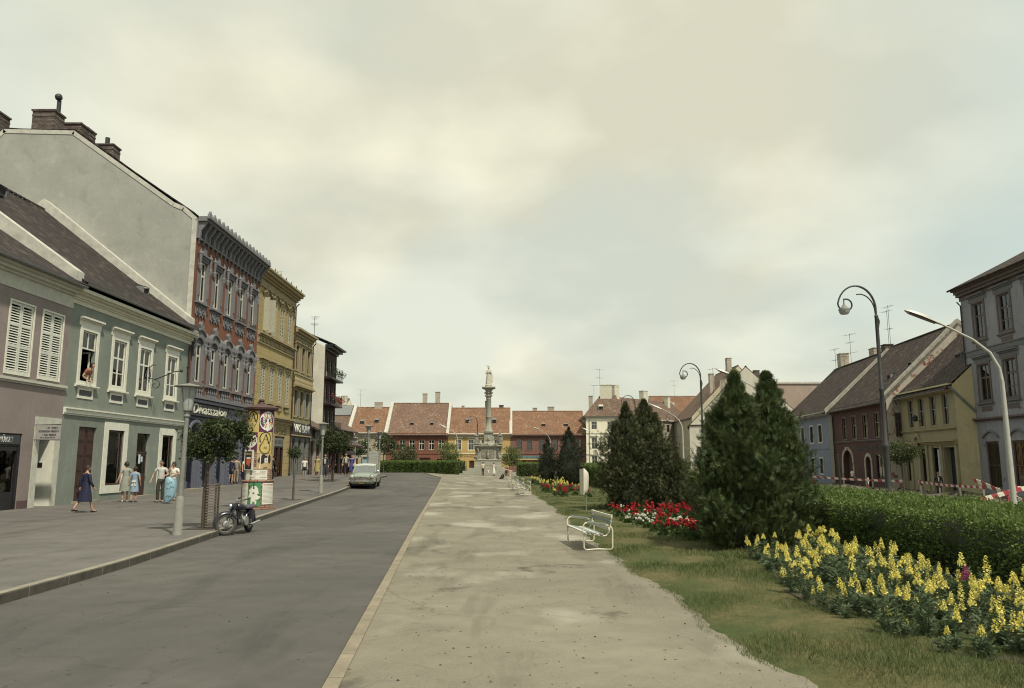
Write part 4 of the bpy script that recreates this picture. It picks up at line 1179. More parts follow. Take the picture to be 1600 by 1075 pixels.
for (u0, u1, v0, v1, d) in SHOP:
    mb = MB(); mb.box(u0, u1, 0.1, 0.18, v1 - 0.85, v1); mb.box(u0, u0 + 0.14, 0.1, 0.2, v0, v1 - 0.86); mb.box(u1 - 0.14, u1, 0.1, 0.2, v0, v1 - 0.86)
    mb.box(u0 + 0.14, u0 + 1.4, 0.12, 0.2, v0, v0 + 0.6); mb.box(u0 + 1.35, u0 + 1.45, 0.12, 0.2, v0 + 0.61, v1 - 0.86)
    o = mb.build('shop_front', M_DARKWOOD, h)
    mb = MB(); mb.box(u0 + 0.1, u1 - 0.1, 0.2, 0.21, v0 + 0.5, v1 - 0.8); mb.build('pane', M_GLASS, o)
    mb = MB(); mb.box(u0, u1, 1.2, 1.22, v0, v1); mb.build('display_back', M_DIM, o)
    mb = MB(); mb.box(u0 + 0.12, u1 - 0.12, 0.06, 0.099, v1 - 0.75, v1 - 0.12); sb = mb.build('sign_board', plain('grey_blue_sign', (0.14, 0.15, 0.15), 0.5), o)
    mb = MB(); scribble(mb, u0 + 0.3, u1 - 0.3, v1 - 0.6, v1 - 0.28, 0.058, random.Random(9), word=0.04); mb.build('lettering', M_SLATE, sb)
letter(h, 'lettering', 'Ajándék', 0.7, plain('bronze_lettering', (0.22, 0.17, 0.10), 0.5), (6.6, -0.03, 4.12), depth=0.02, shear=0.25, fit=2.9)
mb = MB(); slope_slab(mb, 0.05, W - 0.05, -0.5, 15.2, 8, 19.6, 0.1); slope_slab(mb, 0.05, W - 0.05, 16.2, 15, 8, 19.6, 0.1); rf = mb.build('roof', T_DARK, h)
antenna(rf, 8.6, 1.5, 15, 17.2)
downpipe(h, W - 0.1, 0.3, 14.6, M_DARKWOOD)

# ---- olive house
h = house_root('olive_house', 'narrow olive house with a balustrade band and arched grey ground floor', FX, 62.0, RL, base=0)
W, D, H = 5.8, 14.0, 12.5
OC = [1.1, 2.9, 4.7]
T3 = [(c - 0.48, c + 0.48, 9.3, 11.3) for c in OC]; T2 = [(c - 0.48, c + 0.48, 5.5, 7.6) for c in OC]
AR = [(c - 0.42, c + 0.42, 0.9, 3.7, 0.3, 0.4) for c in OC]
mb = MB(); wall_holes(mb, W, H, [w + (0.2,) for w in T3 + T2], 4.4)
mb.cur = 1; wall_holes(mb, W, 4.4, AR, -0.3); mb.cur = 0
mb.poly([(0, D, -.3), (W, D, -.3), (W, D, H), (0, D, H)])
for x in (0, W): mb.poly([(x, 0, -.3), (x, D, -.3), (x, D, H), (x, 7, 15.5), (x, 0, H)])
mb.build('wall', [S_OLIVE, S_OLIVEB], h)
for j, (u0, u1, v0, v1) in enumerate(T3 + T2):
    window(h, u0, u1, v0, v1, y=0.14, cols=2, mat=M_BROWNW, curtain='full' if j % 2 else None)
    frame_band(h, u0, u1, v0, v1, 0.12, 0.05, S_YTRIM)
    cornice(h, u1 + 0.2, v1 + 0.14, [(0.1, 0.06), (0.08, 0.16)], S_YTRIM, 'window_hood', u0=u0 - 0.2)
    if j >= 3:
        mb = MB(); x = u1 + 0.13; mb.box(x, x + 0.42, -0.08, -0.03, v0, v1); mb.build('open_shutter', plain('slate_shutter', (0.16, 0.18, 0.18), 0.7), h)
mb = MB()
mb.box(0, W, -0.3, -0.001, 8.0, 8.12); mb.box(0, W, -0.24, -0.1, 8.85, 8.97)
for k in range(24): baluster(mb, 0.15 + k * 0.24, 8.12, 8.85, -0.17)
mb.build('balustrade', S_YTRIM, h)
cornice(h, W, 7.78, [(0.1, 0.2), (0.1, 0.42)], S_YTRIM, 'string_course')
cornice(h, W, 12.1, [(0.2, 0.1), (0.2, 0.3), (0.16, 0.5)], S_YTRIM, endcap=0.05)
for (u0, u1, v0, v1, d, rise) in AR:
    window(h, u0, u1, v0, v1, y=0.2, cols=2, trans=(0.6,), mat=M_BLUEB)
mb = MB(); mb.box(0.2, W - 0.2, -0.14, -0.002, 4.0, 4.95); sb = mb.build('sign_board', M_BLACK, h)
letter(sb, 'lettering', 'VAS', 0.95, M_SIGNW, (1.55, -0.16, 4.47), depth=0.02, fit=1.9)
letter(sb, 'lettering', 'EDÉNY', 0.9, M_SIGNG, (4.1, -0.16, 4.45), depth=0.02, fit=2.5)
cornice(h, W, 3.86, [(0.1, 0.2)], S_YTRIM, 'sign_ledge')
mb = MB(); slope_slab(mb, 0.02, W, -0.4, 12.55, 7, 15.6, 0.1); slope_slab(mb, 0.02, W, 14.2, 12.4, 7, 15.6, 0.1); mb.build('roof', T_DARK, h)
downpipe(h, W - 0.06, 0.3, 12.2, M_BLACK)

# ---- low shop between
h = house_root('low_shop', 'low grey shop with a sagging dark eave squeezed in before the white gable', FX, 67.8, RL, base=0)
W, D, H = 4.6, 10.0, 4.9
body(h, W, D, H, [(0.5, 2.0, 0.6, 3.6, 0.25), (2.6, 4.1, 0.6, 3.4, 0.25)], stucco('faded_grey_render', (0.26, 0.25, 0.21)), 6, 8.2)
door(h, 0.5, 2.0, 0.6, 3.6, 0.15, M_BROWNW, 2, 0.5, 2)
window(h, 2.6, 4.1, 0.6, 3.4, y=0.12, cols=2, mat=M_BROWNW)
mb = MB(); mb.box(0.9, 2.4, -0.3, -0.22, 3.9, 4.5); mb.tube([(1.6, -0.26, 4.5), (1.6, 0, 4.7)], 0.02, 5); mb.build('sign_board', M_BLACK, h)
roof_gable(h, W, D, H, 6, 8.2, T_BROWN, over=0.6)

# ---- building with the white gable and dark balconied front
h = house_root('white_gable_building', 'tall narrow building with a blank white gable and a dark balconied front with red flowers', FX, 72.4, RL, base=0)
W, D, H = 5.0, 14.0, 12.6
S_DK = stucco('dark_brown_front', (0.060, 0.038, 0.036), stain=0.3)
wn = [(0.5 + 1.6 * k, 1.4 + 1.6 * k, z, z + 1.7, 0.2) for k in range(3) for z in (4.9, 7.4, 9.9)]
body(h, W, D, H, wn + [(0.6, 2.2, 0.7, 3.6, 0.3), (2.8, 4.4, 0.7, 3.6, 0.3)], S_DK, 7, 16.2, S_WHITEW)
for (u0, u1, v0, v1, d) in wn: window(h, u0, u1, v0, v1, y=0.12, cols=2, mat=M_OFFW)
for (u0, u1) in ((0.6, 2.2), (2.8, 4.4)): window(h, u0, u1, 0.7, 3.6, y=0.15, cols=1, trans=(0.75,), mat=M_BLACK, name='shop_window')
for z, fl in ((7.2, 1), (9.7, 0), (4.7, 0)):
    mb = MB(); mb.box(0.1, W - 0.1, -0.75, -0.002, z - 0.14, z)
    for k in range(24): mb.tube([(0.15 + k * 0.2, -0.7, z), (0.15 + k * 0.2, -0.7, z + 0.8)], 0.012, 4)
    mb.tube([(0.12, -0.7, z + 0.82), (W - 0.12, -0.7, z + 0.82)], 0.025, 5)
    b_ = mb.build('balcony', M_BLACK, h)
    if fl or z > 9:
        mb = MB(); r2 = random.Random(int(z))
        for k in range(260):
            p = Vector((r2.uniform(0.1, W), r2.uniform(-1.0, -0.7), z + r2.uniform(0.3, 1.0))); s = 0.09
            mb.cur = 1 if (fl and r2.random() < 0.5) else 0
            a = Vector((r2.uniform(-s, s), r2.uniform(-s, s), r2.uniform(-s, s))); b = Vector((r2.uniform(-s, s), r2.uniform(-s, s), r2.uniform(-s, s)))
            mb.poly([p, p + a, p + a + b, p + b])
        mb.build('balcony_flowers', [foliage('box_leaves', (0.03, 0.05, 0.02), (0.05, 0.08, 0.03), (0.07, 0.10, 0.04)), plain('red_petals', (0.30, 0.02, 0.02), 0.6)], b_)
cornice(h, W, 12.3, [(0.2, 0.2), (0.2, 0.6), (0.15, 0.95)], M_BLACK, endcap=0.0)
mb = MB(); slope_slab(mb, 0, W, -0.9, 12.75, 7, 16.3, 0.1); slope_slab(mb, 0, W, 14.2, 12.5, 7, 16.3, 0.1); rf = mb.build('roof', T_DARK, h)
antenna(rf, 0.4, 1.2, 13, 15.6)
# ---- two more fronts further up the street
h = house_root('dark_shop_house', 'low brown shop house with a dark awning beyond the white gable', FX, 77.4, RL, base=0)
W, D, H = 9.5, 10.0, 5.2
body(h, W, D, H, [(0.5 + 2.9 * k, 2.6 + 2.9 * k, 0.6, 3.3, 0.25) for k in range(3)], stucco('umber_render', (0.16, 0.115, 0.085)), 5, 8.6)
for k in range(3): window(h, 0.5 + 2.9 * k, 2.6 + 2.9 * k, 0.6, 3.3, y=0.15, cols=2, trans=(0.75,), mat=M_DARKWOOD, name='shop_window')
mb = MB(); mb.poly([(0.1, -0.01, 4.1), (W - .1, -0.01, 4.1), (W - .1, -1.1, 3.5), (0.1, -1.1, 3.5)]); mb.box(0.1, W - 0.1, -1.1, -1.08, 3.3, 3.5); mb.build('awning', M_DARKWOOD, h)
roof_gable(h, W, D, H, 5, 8.6, T_BROWN, over=0.4)
# ================================================================== RIGHT ROW
S_PURP = stucco('plum_render', (0.092, 0.050, 0.046), stain=0.4, peel=(0.28, 0.22, 0.19), peel_amt=0.69)
S_STAIN = stucco('peeling_render', (0.36, 0.325, 0.27), stain=0.6, peel=(0.17, 0.075, 0.06), peel_amt=0.56)
S_YELO = stucco('dull_yellow_render', (0.285, 0.245, 0.15), stain=0.55)
S_YELG = stucco('lemon_gable_render', (0.50, 0.435, 0.265), stain=0.4)
S_GREY = stucco('grey_render', (0.27, 0.26, 0.275), stain=0.6, stain_col=(0.12, 0.085, 0.085), peel=(0.145, 0.11, 0.105), peel_amt=0.62)
S_GREYB = stucco('pale_grey_render', (0.29, 0.285, 0.285), stain=0.4)
S_BLUE = stucco('blue_render', (0.185, 0.20, 0.245), stain=0.5, peel=(0.33, 0.34, 0.36), peel_amt=0.66)
S_LIME = stucco('lime_gable_render', (0.45, 0.43, 0.36), stain=0.5)
M_GBROWN = plain('grey_brown_trim', (0.12, 0.095, 0.085), 0.8, var=0.2)
def side_window(parent, x, y0, y1, z0, z1, mat, name='window', flip=1):
    """window on an end wall: a frame round recessed glass"""
    mb = MB(); f = 0.06; a, b = (x + 0.002, x + 0.05) if flip > 0 else (x - 0.05, x - 0.002)
    mb.box(a, b, y0, y0 + f, z0, z1); mb.box(a, b, y1 - f, y1, z0, z1); mb.box(a, b, y0 + f, y1 - f, z1 - f, z1); mb.box(a, b, y0 + f, y1 - f, z0, z0 + f)
    if y1 - y0 > 0.5: mb.box(a, b, (y0 + y1) / 2 - 0.03, (y0 + y1) / 2 + 0.03, z0 + f, z1 - f)
    mb.box(a, b - 0.005 * flip, y0 + f, y1 - f, z0 + (z1 - z0) * .62, z0 + (z1 - z0) * .62 + .05)
    o = mb.build(name, mat, parent)
    mb = MB(); mb.box(x + 0.001 * flip, x + 0.015 * flip, y0 + 0.03, y1 - 0.03, z0 + 0.03, z1 - 0.03); mb.build('pane', M_DARKGL, o)
    return o
M_DARKGL = plain('dark_window_glass', (0.022, 0.024, 0.027), 0.08, var=0.2, spec=0.6)
r_ = R(-95.2)
# blue house
h = house_root('blue_house', 'pale blue peeling house with a long dark tiled roof and small white framed windows', 34.7, 98.0, r_, base=0)
W, D, H = 17.4, 13.0, 7.1
cb = [1.2, 4.4, 7.65, 11.2, 14.35]
wn = [(c - 0.62, c + 0.62, 3.85, 5.65) for c in cb] + [(c - 0.6, c + 0.6, 0.5, 2.1) for c in (4.4, 7.65, 11.0, 14.2)]
body(h, W, D, H, [w + (0.12,) for w in wn], S_BLUE, 6.5, 13.2, S_LIME, low=-1.2)
for i, w in enumerate(wn):
    window(h, *w, y=0.08, cols=2, trans=(0.6,), mat=M_BROWNW, curtain='full' if i % 3 != 1 else None)
    frame_band(h, *w, 0.14, 0.04, M_OFFW)
cornice(h, W, 6.6, [(0.15, 0.1), (0.15, 0.22), (0.12, 0.34)], S_LIME)
cornice(h, W, 3.1, [(0.1, 0.06)], S_BLUE, 'string_course')
rf = roof_gable(h, W, D, H, 6.5, 13.2, T_DBROWN, over=0.45)
chimney(rf, 2.2, 6.9, 12.6, 15.0, 1.3, 1.0, M_BRICKC); chimney(rf, 11.0, 7.6, 12, 14.4, 1.5, 0.9, M_BRICKC); chimney(rf, 14.4, 7.6, 12, 14.3, 1.0, 0.9, M_CHBRICK)
for x, y, z in ((8.5, 2.6, 9.2), (13.2, 2.9, 9.5)): skylight(rf, x, y, z, 0.9, 0.6)
parapet(h, W - 0.15, D, H, 6.5, 13.25, M_CAPR, t=0.45, h=0.25)
antenna(rf, 0.6, 6.5, 13, 16.0, ((0.96, 0.9), (0.5, 0.8)), 0.2); antenna(rf, 3.6, 7.4, 13, 17.4, ((0.97, 1.0), (0.75, 0.7), (0.45, 1.2)), 0.4)
antenna(rf, 12.4, 8.6, 12.6, 18.6, ((0.98, 0.8),), 0.3); antenna(rf, 15.4, 7.6, 12.8, 18.6, ((0.97, 0.9), (0.55, 0.5), (0.2, 1.1)), 0.2)
# plum house
h = house_root('plum_house', 'dark plum red house with an arched gateway and a peeling white end wall', 33.6, 80.7, r_, base=0)
W, D, H = 14.46, 13.0, 7.3
wn = [(u, u + 1.25, 3.95, 6.1) for u in (2.75, 5.6, 8.5, 11.4)]
holes = [w + (0.14,) for w in wn] + [(2.5, 5.2, -0.7, 2.9, 0.5, 1.2), (8.7, 10.0, -0.6, 2.25, 0.35, 0.6), (11.2, 13.1, 0.3, 2.35, 0.2)]
body(h, W, D, H, holes, S_PURP, 6.5, 13.6, S_STAIN, low=-1.2)
for i, w in enumerate(wn):
    window(h, *w, y=0.1, cols=2, trans=(0.6,), mat=plain('faded_buff_paint', (0.26, 0.21, 0.15), 0.7), curtain=None if i != 2 else 'sides')
    frame_band(h, *w, 0.1, 0.03, M_GBROWN)
cornice(h, W, 3.62, [(0.08, 0.06), (0.08, 0.12)], M_GBROWN, 'sill_course')
cornice(h, W, 6.8, [(0.15, 0.08), (0.15, 0.2), (0.12, 0.3)], M_GBROWN)
for (u0, u1, v1, rise, wd) in ((2.5, 5.2, 2.9, 1.2, 0.35), (8.7, 10.0, 2.25, 0.6, 0.3)):
    mb = MB(); c = (u0 + u1) / 2; r0 = (u1 - u0) / 2; vs = v1 - rise
    a_ = [(c + r0 * math.cos(PI * k / 12), vs + rise * math.sin(PI * k / 12)) for k in range(13)]
    b_ = [(c + (r0 + wd) * math.cos(PI * k / 12), vs + (rise + wd) * math.sin(PI * k / 12)) for k in range(13)]
    for k in range(12): mb.prism([b_[k], b_[k + 1], a_[k + 1], a_[k]], -0.05, 'y', -0.002)
    for s in (u0 - wd, u1): mb.box(s, s + wd, -0.052, -0.002, -0.9, vs)
    mb.build('arch_surround', S_STAIN, h)
door(h, 2.5, 5.2, -0.7, 2.9, 0.42, M_DARKWOOD, 2, 0, 3, name='gate'); door(h, 8.7, 10.0, -0.6, 2.25, 0.28, M_BLUEB, 1, 0, 3)
window(h, 11.2, 13.1, 0.3, 2.35, y=0.1, cols=2, trans=(), mat=M_BLACK, blind=0.9, name='shop_window')
letter(h, 'lettering', 'VIRÁG BOLT', 0.62, plain('dark_green_lettering', (0.03, 0.045, 0.045), 0.6), (9.6, -0.02, 3.02), depth=0.01, fit=6.6)
side_window(h, W, 0.62, 1.12, 3.9, 5.95, M_BROWNW)
rf = roof_gable(h, W, D, H, 6.5, 13.6, T_DBROWN, over=0.5)
skylight(rf, 10.2, 2.2, 9.4, 0.8); skylight(rf, 13.0, 3.0, 10.2, 0.8)
parapet(h, W - 0.25, D, H, 6.5, 13.7, M_CAPR, t=0.5, h=0.3)
downpipe(h, 0.12, -0.8, 6.8, M_DARKWOOD)
# yellow house
h = house_root('yellow_shop_house', 'old dull yellow two storey house with a columned shop front and lemon coloured end wall', 33.4, 66.1, r_, base=0)
W, D, H = 9.74, 13.0, 7.5
wn = [(u, u + 0.95, 4.55, 6.85) for u in (1.5, 3.5, 5.6, 7.7)]
holes = [w + (0.14,) for w in wn] + [(0.5, 1.3, 0.2, 2.8, 0.3), (3.3, 4.2, 0.2, 2.8, 0.3), (5.4, 6.7, 0.3, 2.85, 0.3), (7.3, 9.1, -0.7, 2.85, 0.6)]
body(h, W, D, H, holes, S_YELO, 6.5, 13.6, S_YELG, low=-1.2)
for w in wn:
    window(h, *w, y=0.1, cols=2, trans=(0.55,), mat=plain('grey_lilac_paint', (0.24, 0.23, 0.25), 0.7), curtain='full')
    frame_band(h, *w, 0.1, 0.03, S_YTRIM)
cornice(h, W, 4.15, [(0.08, 0.08), (0.08, 0.16)], S_YTRIM, 'sill_course')
cornice(h, W, 3.05, [(0.12, 0.12), (0.12, 0.22), (0.1, 0.36)], S_YTRIM, 'shop_cornice')
for u in (0.2, 1.4, 2.9, 4.35, 5.15, 6.85, 9.25):
    mb = MB(); mb.box(u, u + 0.35, -0.1, -0.002, -0.9, 3.04); mb.build('pilaster', S_YELO, h)
cornice(h, W, 7.0, [(0.16, 0.06), (0.1, 0.2), (0.14, 0.1), (0.12, 0.42)], S_YELG)
mb = MB()
for k in range(24): mb.box(0.1 + k * 0.4, 0.3 + k * 0.4, -0.3, -0.11, 7.13, 7.25)
mb.build('cornice_teeth', S_YTRIM, h)
for w in ((0.5, 1.3, 0.2, 2.8), (3.3, 4.2, 0.2, 2.8), (5.4, 6.7, 0.3, 2.85)): window(h, *w, y=0.12, cols=1, trans=(0.75,), mat=M_DARKWOOD, name='shop_window')
mb = MB(); mb.box(7.3, 9.1, 0.5, 0.55, -0.7, 2.85); mb.build('door', M_BLUEB, h)
mb = MB(); mb.box(6.75, 6.85, -0.2, -0.1, 0.2, 2.7); mb.build('glazed_panel', M_CLOTHW, h)
mb = MB(); mb.prism([(2.0, 3.42), (2.3, 3.5), (2.5, 3.95), (2.9, 4.12), (3.3, 3.95), (3.5, 3.5), (3.8, 3.42)], -0.12, 'y', -0.002); a_ = mb.build('scrolled_pediment', S_YTRIM, h)
mb = MB(); mb.prism(arc(2.9, 3.5, 0.3, 0, 180, 10), -0.02, 'y', -0.122); mb.build('niche', M_BLACK, a_)
mb = MB(); mb.box(2.1, 3.7, -0.42, -0.365, 3.0, 3.34); sb = mb.build('sign_board', S_YTRIM, h)
mb = MB(); scribble(mb, 2.2, 3.6, 3.08, 3.26, -0.421, random.Random(2), word=0.05); mb.build('lettering', plain('faded_red_lettering', (0.20, 0.06, 0.05), 0.7), sb)
rf = roof_gable(h, W, D, H, 6.5, 13.6, T_DBROWN, over=0.5)
skylight(rf, 5.2, 2.8, 10.0, 0.9); skylight(rf, 8.3, 3.6, 10.9, 0.9)
mb = MB(); mb.tube([(W + 0.08, -0.35, 7.25), (W + 0.08, 1.6, 5.2)], 0.09, 8); mb.build('downpipe', M_ZINC, h)
mb = MB(); mb.box(3.95, 4.05, -0.5, -0.002, 5.0, 5.06); mb.lathe([(0.05, 4.98), (0.22, 5.1), (0.26, 5.35), (0.05, 5.5)], 8, (4.0, -0.55, 0)); mb.build('shop_lamp', M_IRON, h)
# grey corner house
h = house_root('grey_town_house', 'big grey three storey house with brown window frames and flaking plaster', 33.95, 57.0, R(-92.86), base=0)
W, D, H = 22.0, 16.0, 14.2
us = [1.55 + 3.18 * k for k in range(6)]
T3 = [(u, u + 1.4, 10.65, 13.2) for u in us]; T2 = [(u, u + 1.4, 6.1, 8.7) for u in us]; T1 = [(u, u + 1.7, -0.1, 3.2, 0.22, 0.0) for u in us]
body(h, W, D, H, [w + (0.16,) for w in T3 + T2] + T1, S_GREY, low=-1.2)
for i, w in enumerate(T3 + T2):
    u0, u1, v0, v1 = w
    window(h, *w, y=0.12, cols=2, trans=(0.64, 0.3) if i % 2 else (0.64,), ft=0.1, bar=0.1, mat=M_GBROWN, curtain=('full', 'half', None)[i % 3])
    frame_band(h, *w, 0.16, 0.05, M_GBROWN)
    cornice(h, u1 + 0.42, v1 + 0.16, [(0.3, 0.04), (0.1, 0.14), (0.1, 0.28)], M_GREYTRIM, 'window_hood', u0=u0 - 0.42)
    cornice(h, u1 + 0.28, v0 - 0.3, [(0.06, 0.1), (0.07, 0.18)], M_GREYTRIM, 'sill', u0=u0 - 0.28)
    mb = MB(); mb.box(u0 + 0.05, u1 - 0.05, -0.03, -0.002, v0 - 0.75, v0 - 0.42); mb.build('apron_panel', M_GBROWN, h)
for w in T1:
    u0, u1, v0, v1 = w[:4]
    window(h, u0, u1, v0, v1, y=0.12, cols=2, trans=(0.5,), ft=0.14, mat=M_BROWNW, name='shop_window', curtain='full')
    mb = MB(); c = (u0 + u1) / 2
    a_ = [(c + 1.0 * math.cos(R(200 - 220 * k / 12 - 0)), 0) for k in range(2)]
    pts = [(c - 0.95 + 1.9 * k / 10, v1 + 0.25 + 0.42 * math.sin(PI * k / 10)) for k in range(11)]
    for p, q in zip(pts, pts[1:]): mb.prism([p, q, (q[0], q[1] + 0.12), (p[0], p[1] + 0.12)], -0.12, 'y', -0.002)
    mb.build('window_arch', M_GREYTRIM, h)
cornice(h, W, 4.65, [(0.12, 0.12), (0.12, 0.3)], M_GBROWN, 'string_course')
cornice(h, W, 9.45, [(0.35, 0.04), (0.08, 0.1)], M_GREYTRIM, 'string_course')
cornice(h, W, 13.75, [(0.3, 0.06), (0.2, 0.3), (0.2, 0.45), (0.14, 0.65)], M_GBROWN, endcap=0.1)
mb = MB(); slope_slab(mb, -0.25, W + 0.6, -0.8, 14.5, 8, 19.0, 0.14); slope_slab(mb, -0.25, W + 0.6, 16.9, 14.5, 8, 19.0, 0.14); rf = mb.build('roof', T_DBROWN, h)
downpipe(h, 0.1, -0.9, 13.7, M_BLACK); downpipe(h, 0.0, 3.5, 4.6, M_BLACK, y=-0.16)

# white gabled house across the junction and its neighbours
h = house_root('white_gabled_house', 'whitewashed house showing its broad gable end beyond the scrolled lamp post', 30.8, 131.4, R(-104.6), base=0)
body(h, 20, 16.4, 6.9, [], S_WHITEW, 8.2, 15.2, S_WHITEW)
side_window(h, 20, 0.95, 1.5, 2.5, 3.9, M_GBROWN)
mb = MB(); mb.box(20.002, 20.12, 0, 7.0, 6.85, 7.02); mb.build('gable_ledge', T_BROWN, h)
rf = roof_gable(h, 20, 16.4, 6.9, 8.2, 15.2, T_BROWN, over=0.3, gutter=False)
chimney(rf, 12, 5.0, 10.5, 14.3, 0.8, 0.8, M_BRICKC)
antenna(rf, 18.0, 3.6, 9, 15.5, ((0.97, 0.9),), 0.8)
h = house_root('brown_roofed_house', 'house behind the white gable with a brown tiled roof and a tall chimney', 31.5, 150.0, -PI / 2, base=0)
body(h, 15, 17, 9.5, [], S_CREAM, 8.5, 18.4)
rf = roof_gable(h, 15, 17, 9.5, 8.5, 18.4, T_BROWN, over=0.3, gutter=False)
chimney(rf, 13, 4.2, 13, 17.2, 0.9, 0.8, M_BRICKC); chimney(rf, 13, 7.4, 16.5, 20.0, 1.2, 0.8, M_BRICKC)
h = house_root('flat_roofed_block', 'plain pinkish block with a flat top and a tall chimney behind the conifers', 41.0, 128.0, 0, base=0)
body(h, 14, 10, 14.6, [], stucco('pinkish_render', (0.30, 0.24, 0.20)))
mb = MB(); mb.box(-0.2, 14.2, -0.2, 10.2, 14.6, 14.9); rf = mb.build('roof', M_CAP, h)
chimney(rf, 1.2, 4, 14.8, 17.2, 0.9, 0.9, M_CHBRICK)

# ================================================================== FAR ROW
def far_house(name, label, x0, x1, H, ry, rz, wall, roofm, wins, lower, wmat, trim, Y=138.0, wd=0.95, z0=3.75, z1=5.55, hood=True, low_mat=None, D=12.0):
    h = house_root(name, label, x0, Y, 0, base=0)
    W = x1 - x0
    wn = [(u - wd / 2, u + wd / 2, z0, z1) for u in wins]
    ln = [tuple(l) for l in lower]
    body(h, W, D, H, [w + (0.14,) for w in wn] + [l + (0.25,) for l in ln], wall, ry, rz, low=-0.6)
    for i, w in enumerate(wn):
        window(h, *w, y=0.1, cols=2, trans=(0.62,), ft=0.08, bar=0.07, mat=wmat, curtain=('full', 'half', None)[i % 3])
        frame_band(h, *w, 0.12, 0.04, trim)
        if hood: cornice(h, w[1] + 0.3, w[3] + 0.3, [(0.14, 0.16)], trim, 'window_hood', u0=w[0] - 0.3)
    for i, l in enumerate(ln):
        if l[2] < 0.3: door(h, *l, 0.2, M_DARKWOOD, 2, 0, 3)
        else: window(h, *l, y=0.15, cols=2, trans=(0.7,), mat=M_BROWNW, name='shop_window')
    cornice(h, W, H - 0.55, [(0.2, 0.08), (0.15, 0.2), (0.2, 0.34)], trim)
    cornice(h, W, 3.05, [(0.12, 0.08)], trim, 'string_course')
    rf = roof_gable(h, W, D, H, ry, rz, roofm, over=0.4)
    return h, rf, W
S_BRB = stucco('rust_red_render', (0.165, 0.074, 0.050), stain=0.3)
S_FYEL = stucco('warm_yellow_render', (0.43, 0.30, 0.12), stain=0.3)
S_FPUR = stucco('dusky_red_render', (0.175, 0.095, 0.078), stain=0.35, lines=0.5)
S_FGREY = stucco('buff_grey_render', (0.30, 0.265, 0.19), stain=0.3)
h, rf, W = far_house('grey_roofed_house', 'far buff house with a grey brown roof at the end of the street', -42.0, -29.2, 7.0, 6, 11.9, S_FGREY, T_BROWN, (2, 5, 8, 11), ((3, 4.4, 0, 2.6), (7, 9.4, 0.6, 2.6)), M_OFFW, S_FGREY)
parapet(h, W, 12, 7.0, 6, 12.0, M_CAP, t=0.6); chimney(rf, 5.5, 6, 11.3, 13.4, 1.0, 0.8, M_BRICKC)
mb = MB(); slope_slab(mb, 8.5, 12.3, 3.6, 10.05, 5.9, 11.95, 0.2); mb.build('patched_roof_sheet', M_ZINC, rf)
h, rf, W = far_house('red_roofed_house', 'far buff house under a red tiled roof with two open hatches', -29.2, -22.5, 6.9, 6, 11.6, S_FGREY, T_RED, (1.1, 3.3, 5.6), ((0.8, 1.8, 0, 2.3), (3.2, 5.6, 0.6, 2.5)), M_WHITE, M_OFFW, z1=5.9)
skylight(rf, 2.0, 2.0, 8.7, 0.7, 0.7); skylight(rf, 4.6, 2.3, 8.95, 0.7, 0.7); antenna(rf, 0.8, 6, 11.5, 15.2); chimney(rf, 4.2, 6, 11.2, 12.6, 1.4, 0.7, M_BRICKC)
parapet(h, W, 12, 6.9, 6, 12.0, M_CAP, t=0.6)
h, rf, W = far_house('rust_red_house', 'far rust red house with white windows beneath a mottled brown roof', -22.5, -11.4, 6.7, 6.2, 12.4, S_BRB, T_MIX, [1.2 + 1.74 * k for k in range(6)], ((1.0, 1.9, 0.5, 2.2), (4.2, 5.1, 0, 2.3), (6.1, 8.0, 0, 2.4), (9.2, 10.1, 0.5, 2.2)), M_WHITE, S_BRB, wd=0.98)
skylight(rf, 4.4, 1.7, 8.4, 0.6); skylight(rf, 8.0, 1.7, 8.4, 0.6); chimney(rf, 6.1, 6.6, 12, 14.3, 0.8, 0.7, M_BRICKC); chimney(rf, 8.5, 6.6, 12, 14.6, 0.85, 0.7, M_BRICKC)
parapet(h, W - 0.1, 12, 6.7, 6.2, 12.5, M_CAP, t=0.5); parapet(h, 0.1, 12, 6.7, 6.2, 12.5, M_CAP, t=0.5)
h, rf, W = far_house('warm_yellow_house', 'far warm yellow house behind the stone column with an orange tiled roof', -11.4, -0.3, 6.7, 6.0, 11.5, S_FYEL, T_RED, (1.9, 4.1, 6.4, 8.7), ((1.2, 2.1, 0.5, 2.2), (3.8, 4.7, 0, 1.9), (8.2, 9.2, 0.4, 2.2)), M_OFFW, M_WHITE)
skylight(rf, 3.4, 2.4, 9.0, 0.7, 0.7); skylight(rf, 8.2, 2.4, 9.0, 0.7, 0.7); chimney(rf, 6.9, 6.6, 11, 12.9, 1.1, 0.8, M_CHBRICK); chimney(rf, 9.4, 6.4, 11, 12.1, 0.8, 0.6, M_CHBRICK); chimney(rf, 2.2, 6.4, 11, 12.0, 0.5, 0.5, M_BRICKC)
letter(h, 'lettering', 'BÚTOR–SZÖVET', 0.42, plain('brown_lettering', (0.13, 0.07, 0.04), 0.6), (3.9, -0.02, 2.62), depth=0.01, fit=3.3)
h, rf, W = far_house('dusky_red_house', 'far dusky red house with a turquoise shop fascia under an orange tiled roof', -0.3, 13.2, 6.6, 6.0, 10.9, S_FPUR, T_RED, (1.6, 3.4, 5.6, 8.0, 10.4, 12.2), ((1.7, 2.9, 0.3, 1.9), (4.0, 5.0, 0.3, 1.9), (7, 8, 0, 2.1)), M_BROWNW, S_FPUR, z1=5.7)
skylight(rf, 6.0, 2.0, 8.2, 0.7); skylight(rf, 10.1, 2.0, 8.2, 0.7); chimney(rf, 4.6, 6.4, 10.5, 11.6, 0.8, 0.6, M_BRICKC); chimney(rf, 7.6, 6.4, 10.5, 11.8, 1.2, 0.6, M_BRICKC)
parapet(h, 0.1, 12, 6.6, 6.0, 11.2, M_CAP, t=0.5)
